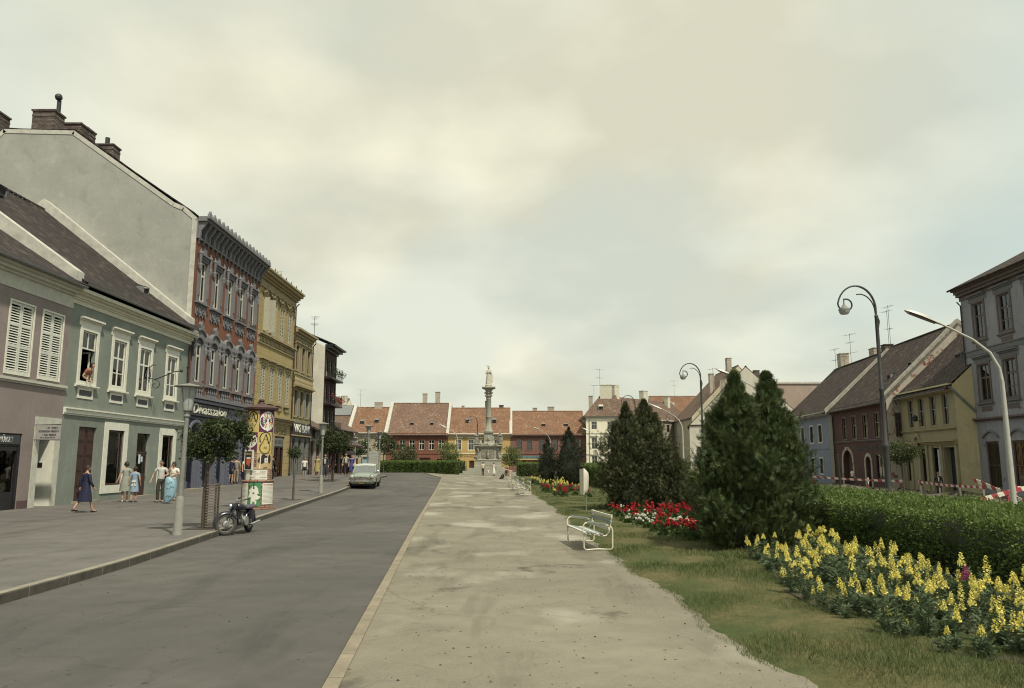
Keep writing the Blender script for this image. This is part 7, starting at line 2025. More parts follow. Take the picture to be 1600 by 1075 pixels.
# ticket notice
ZM[0] = False
mb = MB(); patch(mb, -.50, .33, 1.07, 1.36, RU + .017) if False else patch(mb, -.52, .34, .95, 1.40, RU + .016)
mb.cur = 1
for zz in (1.33, 1.13):
    wtext(mb, 'BÉRLET', -.20, zz, .075, RU + .019, fit=.22); wtext(mb, 'ELŐADÁS', .17, zz - .005, .07, RU + .019, fit=.22)
    shape(mb, circ(-.27, zz - .08, .045, 14), RU + .019)
mb.cur = 2
for zz in (1.25, 1.05): wtext(mb, 'NAPONTA ESTE', .03, zz, .052, RU + .019, fit=.42)
mb.cur = 0
for k, zz in ((1, 1.25), (2, 1.05)): wtext(mb, '2', -.27, zz, .06, RU + .021)
mb.cur = 3; patch(mb, -.375, -.372, .95, 1.4, RU + .018)
mb.build('poster', [I_W, I_K, ink('dull_red', (0.30, 0.09, 0.07)), I_T], colm)
# plinth posters
for (u0, u1) in ((-.66, -.35), (.17, .70)):
    mb = MB(); patch(mb, u0, u1, .18, .93, RB + .006); mb.cur = 1
    patch(mb, u0 + .03, u1 - .03, .86, .88, RB + .008); patch(mb, u0 + .05, u1 - .05, .82, .835, RB + .008)
    mb.cur = 2
    for k in range(13):
        if r5.random() < .2: mb.cur = 1
        zz = .23 + k * .044; patch(mb, u0 + .03, u1 - r5.uniform(.03, .1), zz, zz + .012, RB + .008); mb.cur = 2
    mb.build('poster', [I_W, ink('dull_red', (0.30, 0.09, 0.07)), ink('print_grey', (0.30, 0.30, 0.28))], colm)
mb = MB(); patch(mb, -.32, .12, .12, .95, RB + .007); mb.cur = 1
head = [(-.22 + .0, .13), (-.02, .13), (-.02, .30), (.09, .42), (.11, .45), (.04, .62), (.02, .74), (-.05, .83), (-.16, .83), (-.24, .74), (-.31, .66), (-.26, .62), (-.30, .50), (-.31, .44), (-.22, .34)]
shape(mb, head, RB + .010); mb.cur = 2
bar(mb, -.13, .94, -.13, .76, .035, RB + .012); shape(mb, circ(-.13, .76, .035, 8, .03), RB + .013); bar(mb, .02, .56, .10, .48, .026, RB + .012); bar(mb, -.30, .85, -.28, .78, .03, RB + .012)
mb.cur = 3; patch(mb, -.165, -.10, .55, .605, RB + .0125); bar(mb, -.05, .34, .1, .34, .03, RB + .0122)
mb.build('poster', [I_G, I_W, I_K, ink('deep_green', (0.02, 0.09, 0.04))], colm)

# ---- benches
def bench():
    t = empty('park_bench', 'x', 'bench'); L = 1.8
    for y in (0.06, L - .06):
        p = [(0.05, 0, 0.02), (0.0, 0, .06), (-.01, 0, .5), (.03, 0, .55), (.08, 0, .56), (.52, 0, .50), (.58, 0, .46), (.60, 0, .40), (.60, 0, .06), (.56, 0, .02), (.42, .02, .025), (.3, .03, .03), (.18, .02, .025), (.05, 0, .02)]
        mb = MB(); mb.tube([(a, b + y, c) for a, b, c in p], 0.016, 7)
        mb.tube([(-.005, y, .345), (.2, y, .315), (.4, y, .29), (.47, y, .30), (.52, y, .36), (.56, y, .5), (.60, y, .72)], 0.014, 7)
        fr = mb.build('end_frame', M_CREAMP, t, smooth=60)
        mb = MB(); mb.box(.08, .46, y - .03, y + .03, .565, .59); 
        for v in mb.v: v.z += -(v.x - .08) * .12
        mb.build('armrest', M_SLATB, t)
    for k, (x, z) in enumerate(((.01, .36), (.10, .35), (.19, .335), (.28, .325), (.37, .315))):
        mb = MB(); mb.box(x - .032, x + .032, 0, L, z, z + .024); mb.build('seat_slat', M_SLATW if k in (0, 3) else M_SLATB, t)
    for k, (x, z) in enumerate(((.53, .44), (.565, .58), (.59, .68))):
        mb = MB(); mb.M = Matrix.Translation((x, 0, z)) @ Matrix.Rotation(R(-14), 4, 'Y') ; mb.box(-.028, -.005, 0, L, -.035, .035); mb.build('back_slat', (M_SLATW, M_SLATB, M_SLATW)[k], t)
    mb = MB()
    for x, z in ((.10, .335), (.37, .30)): mb.tube([(x, .06, z), (x, L - .06, z)], 0.010, 6)
    mb.build('cross_bar', M_CREAMP, t)
    return t
b0 = bench()
bx, by = at(913.5, 864.5)
for i, (x, y, a, lab) in enumerate(((bx, by, R(7), 'nearest cream tubular bench with blue grey slats, at the edge of the grass'),
                                  (at(812, 775)[0], at(812, 775)[1], R(4), 'second cream tubular bench, on the path edge before the red far flowers'),
                                  (at(804, 767.5)[0], at(804, 767.5)[1], R(4), 'third cream tubular bench, half hidden behind the second one'),
                                  (at(797, 761)[0], at(797, 761)[1], R(3), 'fourth cream tubular bench, farthest of the close group of three'),
                                  (-.75, 77.0, R(0), 'far cream bench with a person in black sitting on it'))):
    z = terrain(x, y) + 0.04
    if i == 0: o = b0; o.location = (x, y, z); o.rotation_euler = (0, 0, a)
    else: o = copy_tree(b0, (x, y, z), a)
    tag(o, lab, 'bench', 'cream tubular park benches along the path')

# ---- litter bin on a post
x, y = at(916, 802)
t = empty('litter_bin', 'tall white rusty litter bin on a thin post in the grass', 'litter bin', (x, y, terrain(x, y) + .06), R(20))
M_BIN = stucco('chipped_white_enamel', (0.54, 0.52, 0.43), stain=0.7, stain_col=(0.22, 0.15, 0.09), rough=0.5)
mb = MB(); mb.tube([(0, 0, -.1), (0, 0, 1.2)], .022, 8); mb.build('post', M_LAMPG, t)
mb = MB(); n = 8; R0 = []
for z, w, d in ((.62, .10, .05), (.66, .14, .10), (.8, .155, .13), (1.2, .16, .15), (1.38, .15, .13), (1.47, .10, .04)):
    ring = [(-.14, -w, z)] + [(-.14 + d * 1.6 * math.sin(PI * k / n) + .02, -w * math.cos(PI * k / n), z + (.05 if z > 1.4 else 0) * math.sin(PI * k / n)) for k in range(n + 1)] + [(-.14, w, z)]
    R0.append(ring)
mb.loft(R0); b_ = mb.build('bin_body', M_BIN, t, smooth=50)
mb = MB(); mb.box(-.165, -.141, -.165, .165, .60, 1.5); mb.build('back_plate', M_BIN, t)

# ---- poster stand beyond the car
t = empty('poster_stand', 'tall pale A-shaped board with rows of dark lettering behind the parked car', 'poster stand', (-14.0, 79.0, terrain(-14, 79) + .1), R(6))
mb = MB(); mb.M = Matrix.Rotation(R(8), 4, 'X'); mb.box(-.5, .5, 0, .04, .1, 2.15); pb = mb.build('board', plain('paper_board', (0.40, 0.40, 0.37), 0.8), t)
mb = MB(); mb.M = Matrix.Rotation(R(8), 4, 'X'); r6 = random.Random(6)
for k, z in enumerate((1.9, 1.6, 1.35, 1.1, .8, .5)): scribble(mb, -.38 + .1 * (k % 2), .4, z, z + .13, -.001, r6, word=.15)
mb.build('lettering', ink('print_grey', (0.16, 0.16, 0.16)), pb)
mb = MB(); mb.M = Matrix.Translation((0, .75, 0)) @ Matrix.Rotation(R(-8), 4, 'X'); mb.box(-.5, .5, 0, .04, .1, 2.0); mb.build('rear_board', M_OFFW, t)
mb = MB(); mb.box(.53, .58, .1, .15, 0, 2.4); mb.build('post', M_LAMPG, t)
# kiosk glimpsed behind it
t = empty('news_kiosk', 'small turquoise and white kiosk just left of the poster board', 'kiosk', (-17.2, 92.0, terrain(-17.2, 92)), 0)
mb = MB(); mb.box(-.55, .55, 0, 1.2, 0, .9); mb.build('counter', plain('turquoise_paint', (0.14, 0.30, 0.32), .6), t)
mb = MB(); mb.box(-.5, .5, .05, 1.15, .9, 1.9); mb.build('glazing', plain('pale_blue_glass', (0.25, 0.36, 0.38), .2), t)
mb = MB(); mb.box(-.65, .65, -.15, 1.3, 1.9, 2.05); mb.build('roof', M_OFFW, t)

# ---- barriers, post and rubble on the right
M_STRIPE = None
def stripe_mat():
    m, nt, p, out = new_mat('red_white_stripes'); g = G(nt)
    sp = g.N.new('ShaderNodeSeparateXYZ'); g.L.new(g.coord(), sp.inputs[0])
    fr = g.math('FRACT', g.math('DIVIDE', g.math('ADD', sp.outputs[0], g.math('MULTIPLY', sp.outputs[2], 0.6)), 0.72))
    n = g.noise(g.coord(), 7, 4)
    b = g.mix(g.math('GREATER_THAN', fr, .5), (0.27, 0.028, 0.035), (0.56, 0.54, 0.46)); b = g.mix(g.rng(n, .5, .75, 0, .45), b, (0.2, .17, .14))
    g.set(p.inputs['Base Color'], b); p.inputs['Roughness'].default_value = .7
    return m
M_STRIPE = stripe_mat()
def barrier(label, a, b, posts=(0.1, .5, .9), sag=0.0, w=.075):
    a, b = Vector(a), Vector(b); d = b - a; L = d.length; rz_ = math.atan2(d.y, d.x)
    t = empty('striped_barrier', label, 'barrier', (a.x, a.y, terrain(a.x, a.y)), rz_, 'red and white barriers round the dug up street')
    z0 = a.z - terrain(a.x, a.y); dz = b.z - a.z; h_ = math.hypot(d.x, d.y)
    mb = MB(); n = 10
    mb.loft([[(h_ * k / n, -.015, z0 + dz * k / n - w + sag * math.sin(PI * k / n)), (h_ * k / n, .015, z0 + dz * k / n - w + sag * math.sin(PI * k / n)), (h_ * k / n, .015, z0 + dz * k / n + w + sag * math.sin(PI * k / n)), (h_ * k / n, -.015, z0 + dz * k / n + w + sag * math.sin(PI * k / n))] for k in range(n + 1)])
    mb.build('striped_board', M_STRIPE, t)
    for f in posts:
        mb = MB(); zt = z0 + dz * f; mb.M = Matrix.Translation((h_ * f, .06, 0)); mb.box(-.04, .04, -.04, .04, -.1, zt + .12); mb.build('post', M_STRIPE if f != .5 else M_GUARD, t)
    return t
barrier('long striped barrier running in front of the plum house gateway', (24.0, 63.0, .60), (27.6, 55.0, .43), (.05, .35, .65, .97), -.06)
barrier('striped barrier running before the yellow shop house and the man in a suit', (27.6, 53.0, .45), (26.6, 44.0, .38), (.03, .35, .66, .98), -.08)
barrier('striped plank slanting down from left to right by the nearest pale lamp post', (23.7, 40.0, .88), (23.5, 35.9, .0), (.5,), 0, .1)
barrier('striped plank slanting up from left to right by the nearest pale lamp post', (21.2, 36.0, .0), (24.6, 36.6, .72), (.55,), 0, .1)
barrier('short striped barrier post and board at the right picture edge', (24.8, 38.6, .55), (27.6, 40.6, .42), (.1, .9), 0)
t = empty('iron_post', 'slim upright black iron post standing in front of the plum house', 'post', (21.9, 52.0, -.5), 0)
mb = MB(); mb.tube([(0, 0, -.2), (-.05, 0, 1.6), (-.08, 0, 2.7)], [.07, .06, .05], 7); mb.build('shaft', M_IRON, t); mb = MB(); mb.ball((-.08, 0, 2.72), .06, 8, 6); mb.build('cap', M_IRON, t)
M_EARTH = asphalt('heaped_earth', (0.105, 0.088, 0.066), (0.155, 0.132, 0.10), spots=.7, patch=.6, stains=.6)
def heap(label, x, y, r, h, seed):
    g = np.random.default_rng(seed); n, m = 26, 8; mb = MB(); rings = []
    ph = g.uniform(0, 6, 5)
    for i in range(m):
        f = i / (m - 1); rings.append([mb.pt((r * (1 - f) * 1.5 * math.cos(2 * PI * k / n) * (1 + .16 * math.sin(3 * 2 * PI * k / n + ph[0])) + g.normal(0, .035), r * (1 - f) * math.sin(2 * PI * k / n) * (1 + .2 * math.sin(2 * 2 * PI * k / n + ph[1])) + g.normal(0, .035), -.08 + h * (f ** .8) * (1 + .2 * math.sin(5 * 2 * PI * k / n + ph[2])) + g.normal(0, .035))) for k in range(n)])
    for a, b in zip(rings, rings[1:]):
        for k in range(n): mb.face([a[k], a[(k + 1) % n], b[(k + 1) % n], b[k]])
    for k in range(60):
        a = g.uniform(0, 6.28); q = r * g.uniform(.3, 1.35); s = g.uniform(.03, .09); zz = max(0, h * (1 - q / r * .8)); mb.ball((q * 1.4 * math.cos(a), q * math.sin(a), zz), s, 5, 4, (1, 1, .7))
    o = mb.build('earth_heap', M_EARTH, None, loc=(x, y, terrain(x, y))); tag(o, label, 'earth heap', 'heaps of dug earth along the street')
heap('low earth heap in front of the plum house gateway', 25.5, 59.5, 2.3, .55, 1); heap('earth heap between the iron post and the tall scroll lamp', 23.0, 49.0, 1.9, .6, 2)
heap('wide earth heap before the yellow shop house columns', 27.5, 48.0, 2.4, .55, 3); heap('earth heap left of the crossed striped planks', 24.6, 41.0, 2.0, .5, 4); heap('earth heap behind the young yellow green tree', 27.4, 55.0, 1.9, .5, 5)
# notices and road sign by the white gable
t = empty('notice_board', 'framed board with white and yellow bills on the whitewashed gable', 'notice board', (27.0, 110.6, .0), 0)
mb = MB(); mb.box(-.55, .75, 0, .06, .2, 1.95); mb.tube([(-.5, .03, -.2), (-.5, .03, .2)], .03, 5); mb.tube([(.7, .03, -.2), (.7, .03, .2)], .03, 5); mb.build('board', M_CREAMP, t)
for (a, b, c, d, m) in ((-.45, 0, 1.1, 1.8, I_W), (.1, .6, 1.1, 1.8, I_W), (-.5, .6, .35, .95, ink('yellow_bill', (.55, .42, .10)))):
    mb = MB(); mb.box(a, b, -.012, -.001, c, d); mb.build('bill', m, t)
mb = MB(); mb.box(-.5, .7, -.014, -.001, .98, 1.06); mb.build('header', I_B, t)
t = empty('give_way_sign', 'small red edged white triangle road sign at the left foot of the tallest conifers', 'road sign', (13.9, 54.0, terrain(13.9, 54)), 0)
mb = MB(); mb.tube([(0, .03, -.2), (0, .03, 2.6)], .03, 6); mb.build('post', M_LAMPG, t)
mb = MB(); mb.prism([(-.36, 2.55), (.36, 2.55), (0, 1.95)], -.012, 'y', 0); tr = mb.build('triangle_plate', ink('dull_red', (0.30, 0.09, 0.07)), t)
mb = MB(); mb.prism([(-.22, 2.47), (.22, 2.47), (0, 2.1)], -.006, 'y', -.013); mb.build('white_field', I_W, tr)

# ================================================================== MOTORCYCLE
M_MOTO = plain('black_blue_enamel', (0.018, 0.017, 0.026), 0.25, var=0.25, spec=.6)
M_ALU = plain('dull_aluminium', (0.34, 0.34, 0.32), 0.45, metal=.6, var=.25)
M_LEATH = plain('worn_grey_leather', (0.075, 0.07, 0.085), 0.6, var=.3)
def wheel(parent, c, rad, tw, steer=0.0, tyre_mat=M_RUBBER, spokes=True):
    T = Matrix.Translation(c) @ Matrix.Rotation(steer, 4, 'Z') @ Matrix.Rotation(PI / 2, 4, 'X')
    mb = MB(); mb.M = T; n = 28
    prof = [(rad - tw * 1.1, -.45 * tw), (rad - tw * .5, -.62 * tw), (rad - tw * .12, -.42 * tw), (rad, -.12 * tw), (rad, .12 * tw), (rad - tw * .12, .42 * tw), (rad - tw * .5, .62 * tw), (rad - tw * 1.1, .45 * tw)]
    rings = [[mb.pt((r * math.cos(2 * PI * k / n), r * math.sin(2 * PI * k / n), z)) for r, z in prof] for k in range(n)]
    for k in range(n):
        a, b = rings[k], rings[(k + 1) % n]
        for j in range(len(prof)): mb.face([a[j], b[j], b[(j + 1) % len(prof)], a[(j + 1) % len(prof)]])
    w = mb.build('wheel', tyre_mat, parent, smooth=50)
    mb = MB(); mb.M = T; r1 = rad - tw * 1.05
    mb.tube([(r1 * math.cos(2 * PI * k / n), r1 * math.sin(2 * PI * k / n), 0) for k in range(n + 1)], .016, 6, False)
    if spokes:
        for k in range(18):
            a = 2 * PI * k / 18; s = .03 if k % 2 else -.03
            mb.tube([(.07 * math.cos(a + .3), .07 * math.sin(a + .3), s), (r1 * math.cos(a), r1 * math.sin(a), 0)], .003, 4)
        mb.M = T; mb.lathe([(.04, -.07), (.095, -.05), (.1, .0), (.095, .05), (.04, .07)], 14)
    else: mb.lathe([(r1, -.05), (r1 * .9, -.07), (.08, -.055), (.07, -.08), (0.001, -.085)], 16)
    mb.build('rim', M_ALU if spokes else M_CHROME, w, smooth=50)
    return w
mx_, my_ = at(388, 831)
moto = empty('motorcycle', 'black motorcycle parked at the kerb with its front wheel turned and round headlamp', 'motorcycle', (mx_, my_, terrain(mx_, my_)), R(-90 - 2))
SC_ = .92; moto.scale = (SC_,) * 3
RW = .30
wheel(moto, (0, 0, RW), RW, .085, 0.0, M_RUBBERD)
STEER = R(-52); FX0 = 1.22                   # local +x is forwards
head = Vector((FX0 - .27, 0, .80))
def st(p): return head + Matrix.Rotation(STEER, 3, 'Z') @ (Vector(p) - Vector((FX0 - .27, 0, .80)))
fa = st((FX0, 0, RW))
wheel(moto, tuple(fa), RW, .085, STEER, M_RUBBER)
mb = MB()
for s in (-.085, .085):
    mb.tube([st((FX0, s, RW)), st((FX0 - .1, s, RW + .26)), st((FX0 - .27, s, .86))], [.022, .03, .03], 8)
mb.tube([st((FX0 - .23, -.1, .74)), st((FX0 - .23, .1, .74))], .03, 8)
mb.build('front_fork', M_MOTO, moto, smooth=50)
mb = MB(); mb.tube([st((FX0, -.085, RW - .05)), st((FX0 - .05, -.085, RW + .16))], .026, 8); mb.tube([st((FX0, .085, RW - .05)), st((FX0 - .05, .085, RW + .16))], .026, 8); mb.build('fork_leg', M_ALU, moto, smooth=50)
def fender(c, r, a0, a1, w, steer_fn=None):
    mb = MB(); n = 14; rows = []
    for k in range(n + 1):
        a = R(a0 + (a1 - a0) * k / n); row = []
        for j, (q, dr) in enumerate(((-w, -.05), (-w * .8, 0), (0, .018), (w * .8, 0), (w, -.05))):
            p = (c[0] + (r + dr) * math.cos(a), q, c[2] + (r + dr) * math.sin(a)); row.append(mb.pt(steer_fn(p) if steer_fn else p))
        rows.append(row)
    for a, b in zip(rows, rows[1:]):
        for j in range(4): mb.face([a[j], a[j + 1], b[j + 1], b[j]])
    return mb
fender((FX0, 0, RW), RW + .035, -8, 150, .075, st).build('front_mudguard', M_MOTO, moto, smooth=60)
fender((0, 0, RW), RW + .045, 15, 190, .085).build('rear_mudguard', M_MOTO, moto, smooth=60)
mb = MB(); c = st((FX0 - .12, 0, .77)); d = Matrix.Rotation(STEER, 3, 'Z') @ Vector((1, 0, -.05))
for k, (t_, r_q) in enumerate(((-.16, .03), (-.12, .07), (-.02, .098), (.02, .10))): pass
mb.tube([c - d * .16, c - d * .12, c - d * .02, c + d * .03], [.03, .075, .10, .102], 16); hl = mb.build('headlight', M_MOTO, moto, smooth=40)
mb = MB(); mb.tube([c + d * .025, c + d * .045], [.106, .104], 16, False); mb.build('bezel', M_CHROME, hl, smooth=40)
mb = MB(); mb.tube([c + d * .031, c + d * .05, c + d * .06], [.098, .07, .02], 16); mb.build('lens', plain('headlamp_glass', (0.42, 0.44, 0.42), .12), hl, smooth=60)
mb = MB(); mb.tube([st((FX0 - .42, -.36, .98)), st((FX0 - .36, -.3, .96)), st((FX0 - .28, -.12, .90)), st((FX0 - .28, .12, .90)), st((FX0 - .36, .3, .96)), st((FX0 - .42, .36, .98))], .013, 7); hb = mb.build('handlebar', M_CHROME, moto, smooth=60)
mb = MB(); mb.tube([st((FX0 - .5, -.42, .99)), st((FX0 - .38, -.31, .965))], .02, 7); mb.build('grip', M_RUBBERD, hb)
mb = MB(); mb.tube([st((FX0 - .5, .42, .99)), st((FX0 - .38, .31, .965))], .02, 7); mb.build('grip', M_RUBBERD, hb)
mb = MB(); mb.loft([[(x, w * math.cos(a), z + h_ * math.sin(a)) for a in [2 * PI * k / 12 for k in range(12)]] for x, w, h_, z in ((.42, .05, .05, .70), (.5, .11, .10, .71), (.7, .145, .13, .73), (.86, .13, .12, .75), (.95, .06, .06, .76))]); mb.build('fuel_tank', M_MOTO, moto, smooth=60)
mb = MB(); mb.loft([[(x, w * math.cos(a), z + h_ * math.sin(a)) for a in [2 * PI * k / 12 for k in range(12)]] for x, w, h_, z in ((-.28, .06, .03, .73), (-.2, .13, .05, .73), (.05, .15, .06, .72), (.25, .12, .06, .70), (.42, .08, .05, .70))]); mb.build('seat', M_LEATH, moto, smooth=60)
mb = MB(); mb.tube([(.0, 0, RW), (.42, -.07, .30)], .025, 6); mb.tube([(.0, 0, RW), (.42, .07, .30)], .025, 6); mb.tube([(.42, 0, .28), (.80, 0, .28), (.95, 0, .76)], .028, 8); mb.tube([(.95, 0, .80), (.1, 0, .66)], .03, 8); mb.tube([(.42, 0, .28), (.3, 0, .66)], .028, 8); mb.build('frame', M_MOTO, moto, smooth=50)
mb = MB(); mb.tube([(.58, -.16, .36), (.58, .16, .36)], [.13, .13], 14); mb.tube([(.45, -.13, .33), (.45, .13, .33)], [.10, .10], 12)
mb.lathe([(.06, .44)] + [v for k in range(7) for v in ((.085, .46 + k * .025), (.06, .472 + k * .025))] + [(.05, .64)], 10, (.66, 0, 0)); mb.build('engine', M_ALU, moto, smooth=40)
for s in (-.14, .14):
    mb = MB(); mb.tube([(.74, s * .5, .52), (.84, s, .42), (.7, s * 1.2, .26), (.4, s * 1.25, .24), (.2, s * 1.3, .25), (-.35, s * 1.3, .29)], [.018, .02, .022, .035, .04, .03], 8); mb.build('exhaust_pipe', M_CHROME, moto, smooth=60)
    mb = MB(); mb.tube([(.02, s * 1.0, RW), (.16, s * 1.0, .66)], .032, 8); mb.build('rear_damper', M_MOTO, moto)
mb = MB(); mb.box(-.18, .18, -.16, .16, .66, .69) if False else mb.tube([(.55, -.3, .26), (.55, .3, .26)], .016, 6); mb.build('foot_peg', M_RUBBERD, moto)
mb = MB(); mb.box(.1, .34, -.2, -.12, .38, .62); mb.box(.1, .34, .12, .2, .38, .62); mb.build('tool_box', M_MOTO, moto)

# ================================================================== CAR
M_CARP = plain('pale_green_car_paint', (0.225, 0.27, 0.22), 0.22, var=.06, scale=2, spec=.6)
M_CARR = plain('car_roof_cream', (0.40, 0.43, 0.37), 0.22, var=.06, scale=2, spec=.6)
M_CGLASS = plain('car_window_glass', (0.14, 0.155, 0.15), .06, var=.15, spec=.7)
car = empty('parked_car', 'pale green rounded saloon car parked facing us at the left kerb', 'car', (-9.12, 47.4, terrain(-9.12, 48.5)), math.atan2(-1, .088) + PI)
# local: front towards -x ... x grows towards the boot
car.rotation_euler = (0, 0, math.atan2(1, -.088))
def sec(x, w, zb, zs, zt, crown):
    """half-turn section: sill, bulging side, shoulder, crowned top"""
    P = [(w * .82, zb), (w * .97, zb + .12), (w, (zb + zs) / 2), (w * .985, zs - .05), (w * .93, zs), (w * .7, zs + (zt - zs) * .6), (w * .35, zt - crown * .2), (0, zt)]
    return [(x, y, z) for y, z in P] + [(x, -y, z) for y, z in P[-2::-1]]
st_ = [(0.0, .66, .36, .70, .76, .05), (.06, .75, .30, .76, .83, .05), (.25, .79, .27, .80, .88, .06), (.8, .81, .25, .84, .95, .06), (1.25, .815, .24, .88, .97, .05), (1.5, .82, .24, .89, .95, .03), (2.4, .82, .24, .89, .93, .02), (3.2, .81, .24, .89, .95, .03), (3.7, .79, .26, .86, .92, .05), (4.2, .76, .30, .80, .86, .05), (4.36, .68, .36, .72, .76, .04)]
mb = MB(); mb.loft([sec(*s) for s in st_]); mb.build('body', M_CARP, car, smooth=35)
def gh(x, w, z): return (x, w, z)
roofp = [(1.72, .60, 1.36), (1.85, .64, 1.42), (2.3, .66, 1.47), (2.8, .65, 1.45), (3.1, .61, 1.38), (3.2, .58, 1.34)]
mb = MB(); mb.loft([[(x, -w, z - .03), (x, -w * .75, z + .015), (x, 0, z + .045), (x, w * .75, z + .015), (x, w, z - .03), (x, 0, z - .02)] for x, w, z in roofp]); mb.build('roof', M_CARR, car, smooth=50)
A = {'fl': (1.28, -.70, .94), 'fr': (1.28, .70, .94), 'tl': (1.74, -.585, 1.37), 'tr': (1.74, .585, 1.37), 'bl': (3.52, -.68, .93), 'br': (3.52, .68, .93), 'ul': (3.17, -.56, 1.34), 'ur': (3.17, .56, 1.34)}
mb = MB(); mb.poly([A['fl'], A['fr'], A['tr'], (1.70, 0, 1.39), A['tl']]); mb.build('windscreen', M_CGLASS, car)
mb = MB(); mb.poly([A['bl'], A['br'], A['ur'], A['ul']]); mb.build('rear_window', M_CGLASS, car)
for s in (-1, 1):
    mb = MB(); mb.poly([(1.40, s * .73, .93), (2.36, s * .755, .93), (2.36, s * .625, 1.39), (1.80, s * .61, 1.37)]); mb.build('side_window', M_CGLASS, car)
    mb = MB(); mb.poly([(2.42, s * .755, .93), (3.36, s * .72, .93), (3.12, s * .585, 1.35), (2.42, s * .625, 1.39)]); mb.build('side_window', M_CGLASS, car)
    mb = MB(); mb.tube([(1.27, s * .71, .93), (1.5, s * .655, 1.16), (1.74, s * .60, 1.37)], .035, 6); mb.tube([(2.39, s * .765, .92), (2.39, s * .63, 1.39)], .03, 6); mb.tube([(3.5, s * .70, .92), (3.18, s * .575, 1.34)], .05, 6); mb.build('pillar', M_CARP, car)
    # headlight
    mb = MB(); mb.tube([(.22, s * .60, .74), (.06, s * .60, .74), (-.04, s * .60, .735)], [.135, .145, .135], 16); hl = mb.build('headlight', M_CARP, car, smooth=40)
    mb = MB(); mb.tube([(-.03, s * .60, .735), (-.06, s * .60, .735)], [.14, .13], 16, False); mb.build('bezel', M_CHROME, hl, smooth=40)
    mb = MB(); mb.tube([(-.035, s * .60, .735), (-.07, s * .60, .735), (-.085, s * .60, .735)], [.115, .08, .02], 14); mb.build('lens', plain('headlamp_glass', (0.42, 0.44, 0.42), .12), hl, smooth=60)
    mb = MB(); mb.tube([(-.03, s * .62, .54), (-.06, s * .62, .54)], [.05, .03], 10); mb.build('indicator', plain('amber_lens', (.30, .12, .03), .3), car)
    for x in (.78, 3.45):
        w_ = wheel(car, (x, s * .70, .29), .29, .12, 0, M_RUBBERD, False)
        if s > 0:
            for ch in w_.children: pass
        mb = MB(); mb.prism(arc(x, .30, .36, -8, 188, 14), .02 * s, 'y', s * .80); mb.build('wheel_arch', M_BLACK, car)
    mb = MB(); mb.box(2.0, 2.18, s * .83 - .012, s * .83 + .012, .80, .825); mb.build('door_handle', M_CHROME, car)
    mb = MB(); mb.box(.3, 4.1, s * .815 - .008, s * .815 + .012, .60, .62); mb.build('side_trim', M_CHROME, car)
    mb = MB(); mb.box(4.3, 4.37, s * .58 - .06, s * .58 + .06, .62, .8); mb.build('tail_light', plain('red_lens', (.2, .02, .02), .3), car)
mb = MB()
for k in range(13): mb.box(-.03, .0, -.44 + k * .068, -.415 + k * .068, .50, .66)
for z in (.5, .55, .6, .65): mb.box(-.022, .0, -.45, .45, z, z + .016)
mb.build('grille', M_CHROME, car)
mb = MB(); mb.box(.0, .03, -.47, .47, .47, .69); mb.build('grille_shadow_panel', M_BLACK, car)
mb = MB(); mb.tube([(-.02, -.47, .60), (-.03, -.4, .69), (-.04, 0, .715), (-.03, .4, .69), (-.02, .47, .60)], .016, 6, False); mb.build('grille_surround', M_CHROME, car)
mb = MB(); mb.loft([[(x, y, .40), (x - .05, y, .42), (x - .05, y, .48), (x, y, .50)] for x, y in ((.25, -.83), (.02, -.80), (-.08, -.6), (-.12, 0), (-.08, .6), (.02, .80), (.25, .83))]); mb.build('bumper', M_CHROME, car, smooth=40)
mb = MB(); mb.loft([[(x, y, .42), (x + .05, y, .44), (x + .05, y, .50), (x, y, .52)] for x, y in ((4.15, -.80), (4.36, -.75), (4.44, 0), (4.36, .75), (4.15, .80))]); mb.build('bumper', M_CHROME, car, smooth=40)
mb = MB(); mb.box(-.135, -.125, -.26, .26, .29, .39); npl = mb.build('number_plate', M_BLACK, car)
mb = MB(); mb.M = Matrix.Rotation(-PI / 2, 4, 'Z'); scribble(mb, -.2, .2, .315, .365, -.136, random.Random(20), word=.15); mb.build('lettering', plain('yellow_plate_digits', (.50, .36, .12), .5), npl)
mb = MB(); mb.box(.1, 4.2, -.6, .6, .2, .3); mb.build('underbody', M_BLACK, car)
mb = MB(); mb.tube([(1.3, .5, .96), (1.42, .1, 1.06)], .006, 4); mb.tube([(1.3, -.1, .96), (1.42, -.5, 1.06)], .006, 4); mb.build('wiper', M_BLACK, car)
mb = MB(); mb.ball((1.42, -.83, 1.02), .07, 8, 6, (.5, 1, 1)); mb.tube([(1.42, -.74, .93), (1.42, -.8, .99)], .01, 5); mb.build('wing_mirror', M_CHROME, car)
for y in (-.35, .35):
    mb = MB(); mb.box(2.05, 2.6, y - .24, y + .24, .5, .95); mb.box(2.5, 2.62, y - .22, y + .22, .9, 1.18); mb.build('seat', M_LEATH, car)
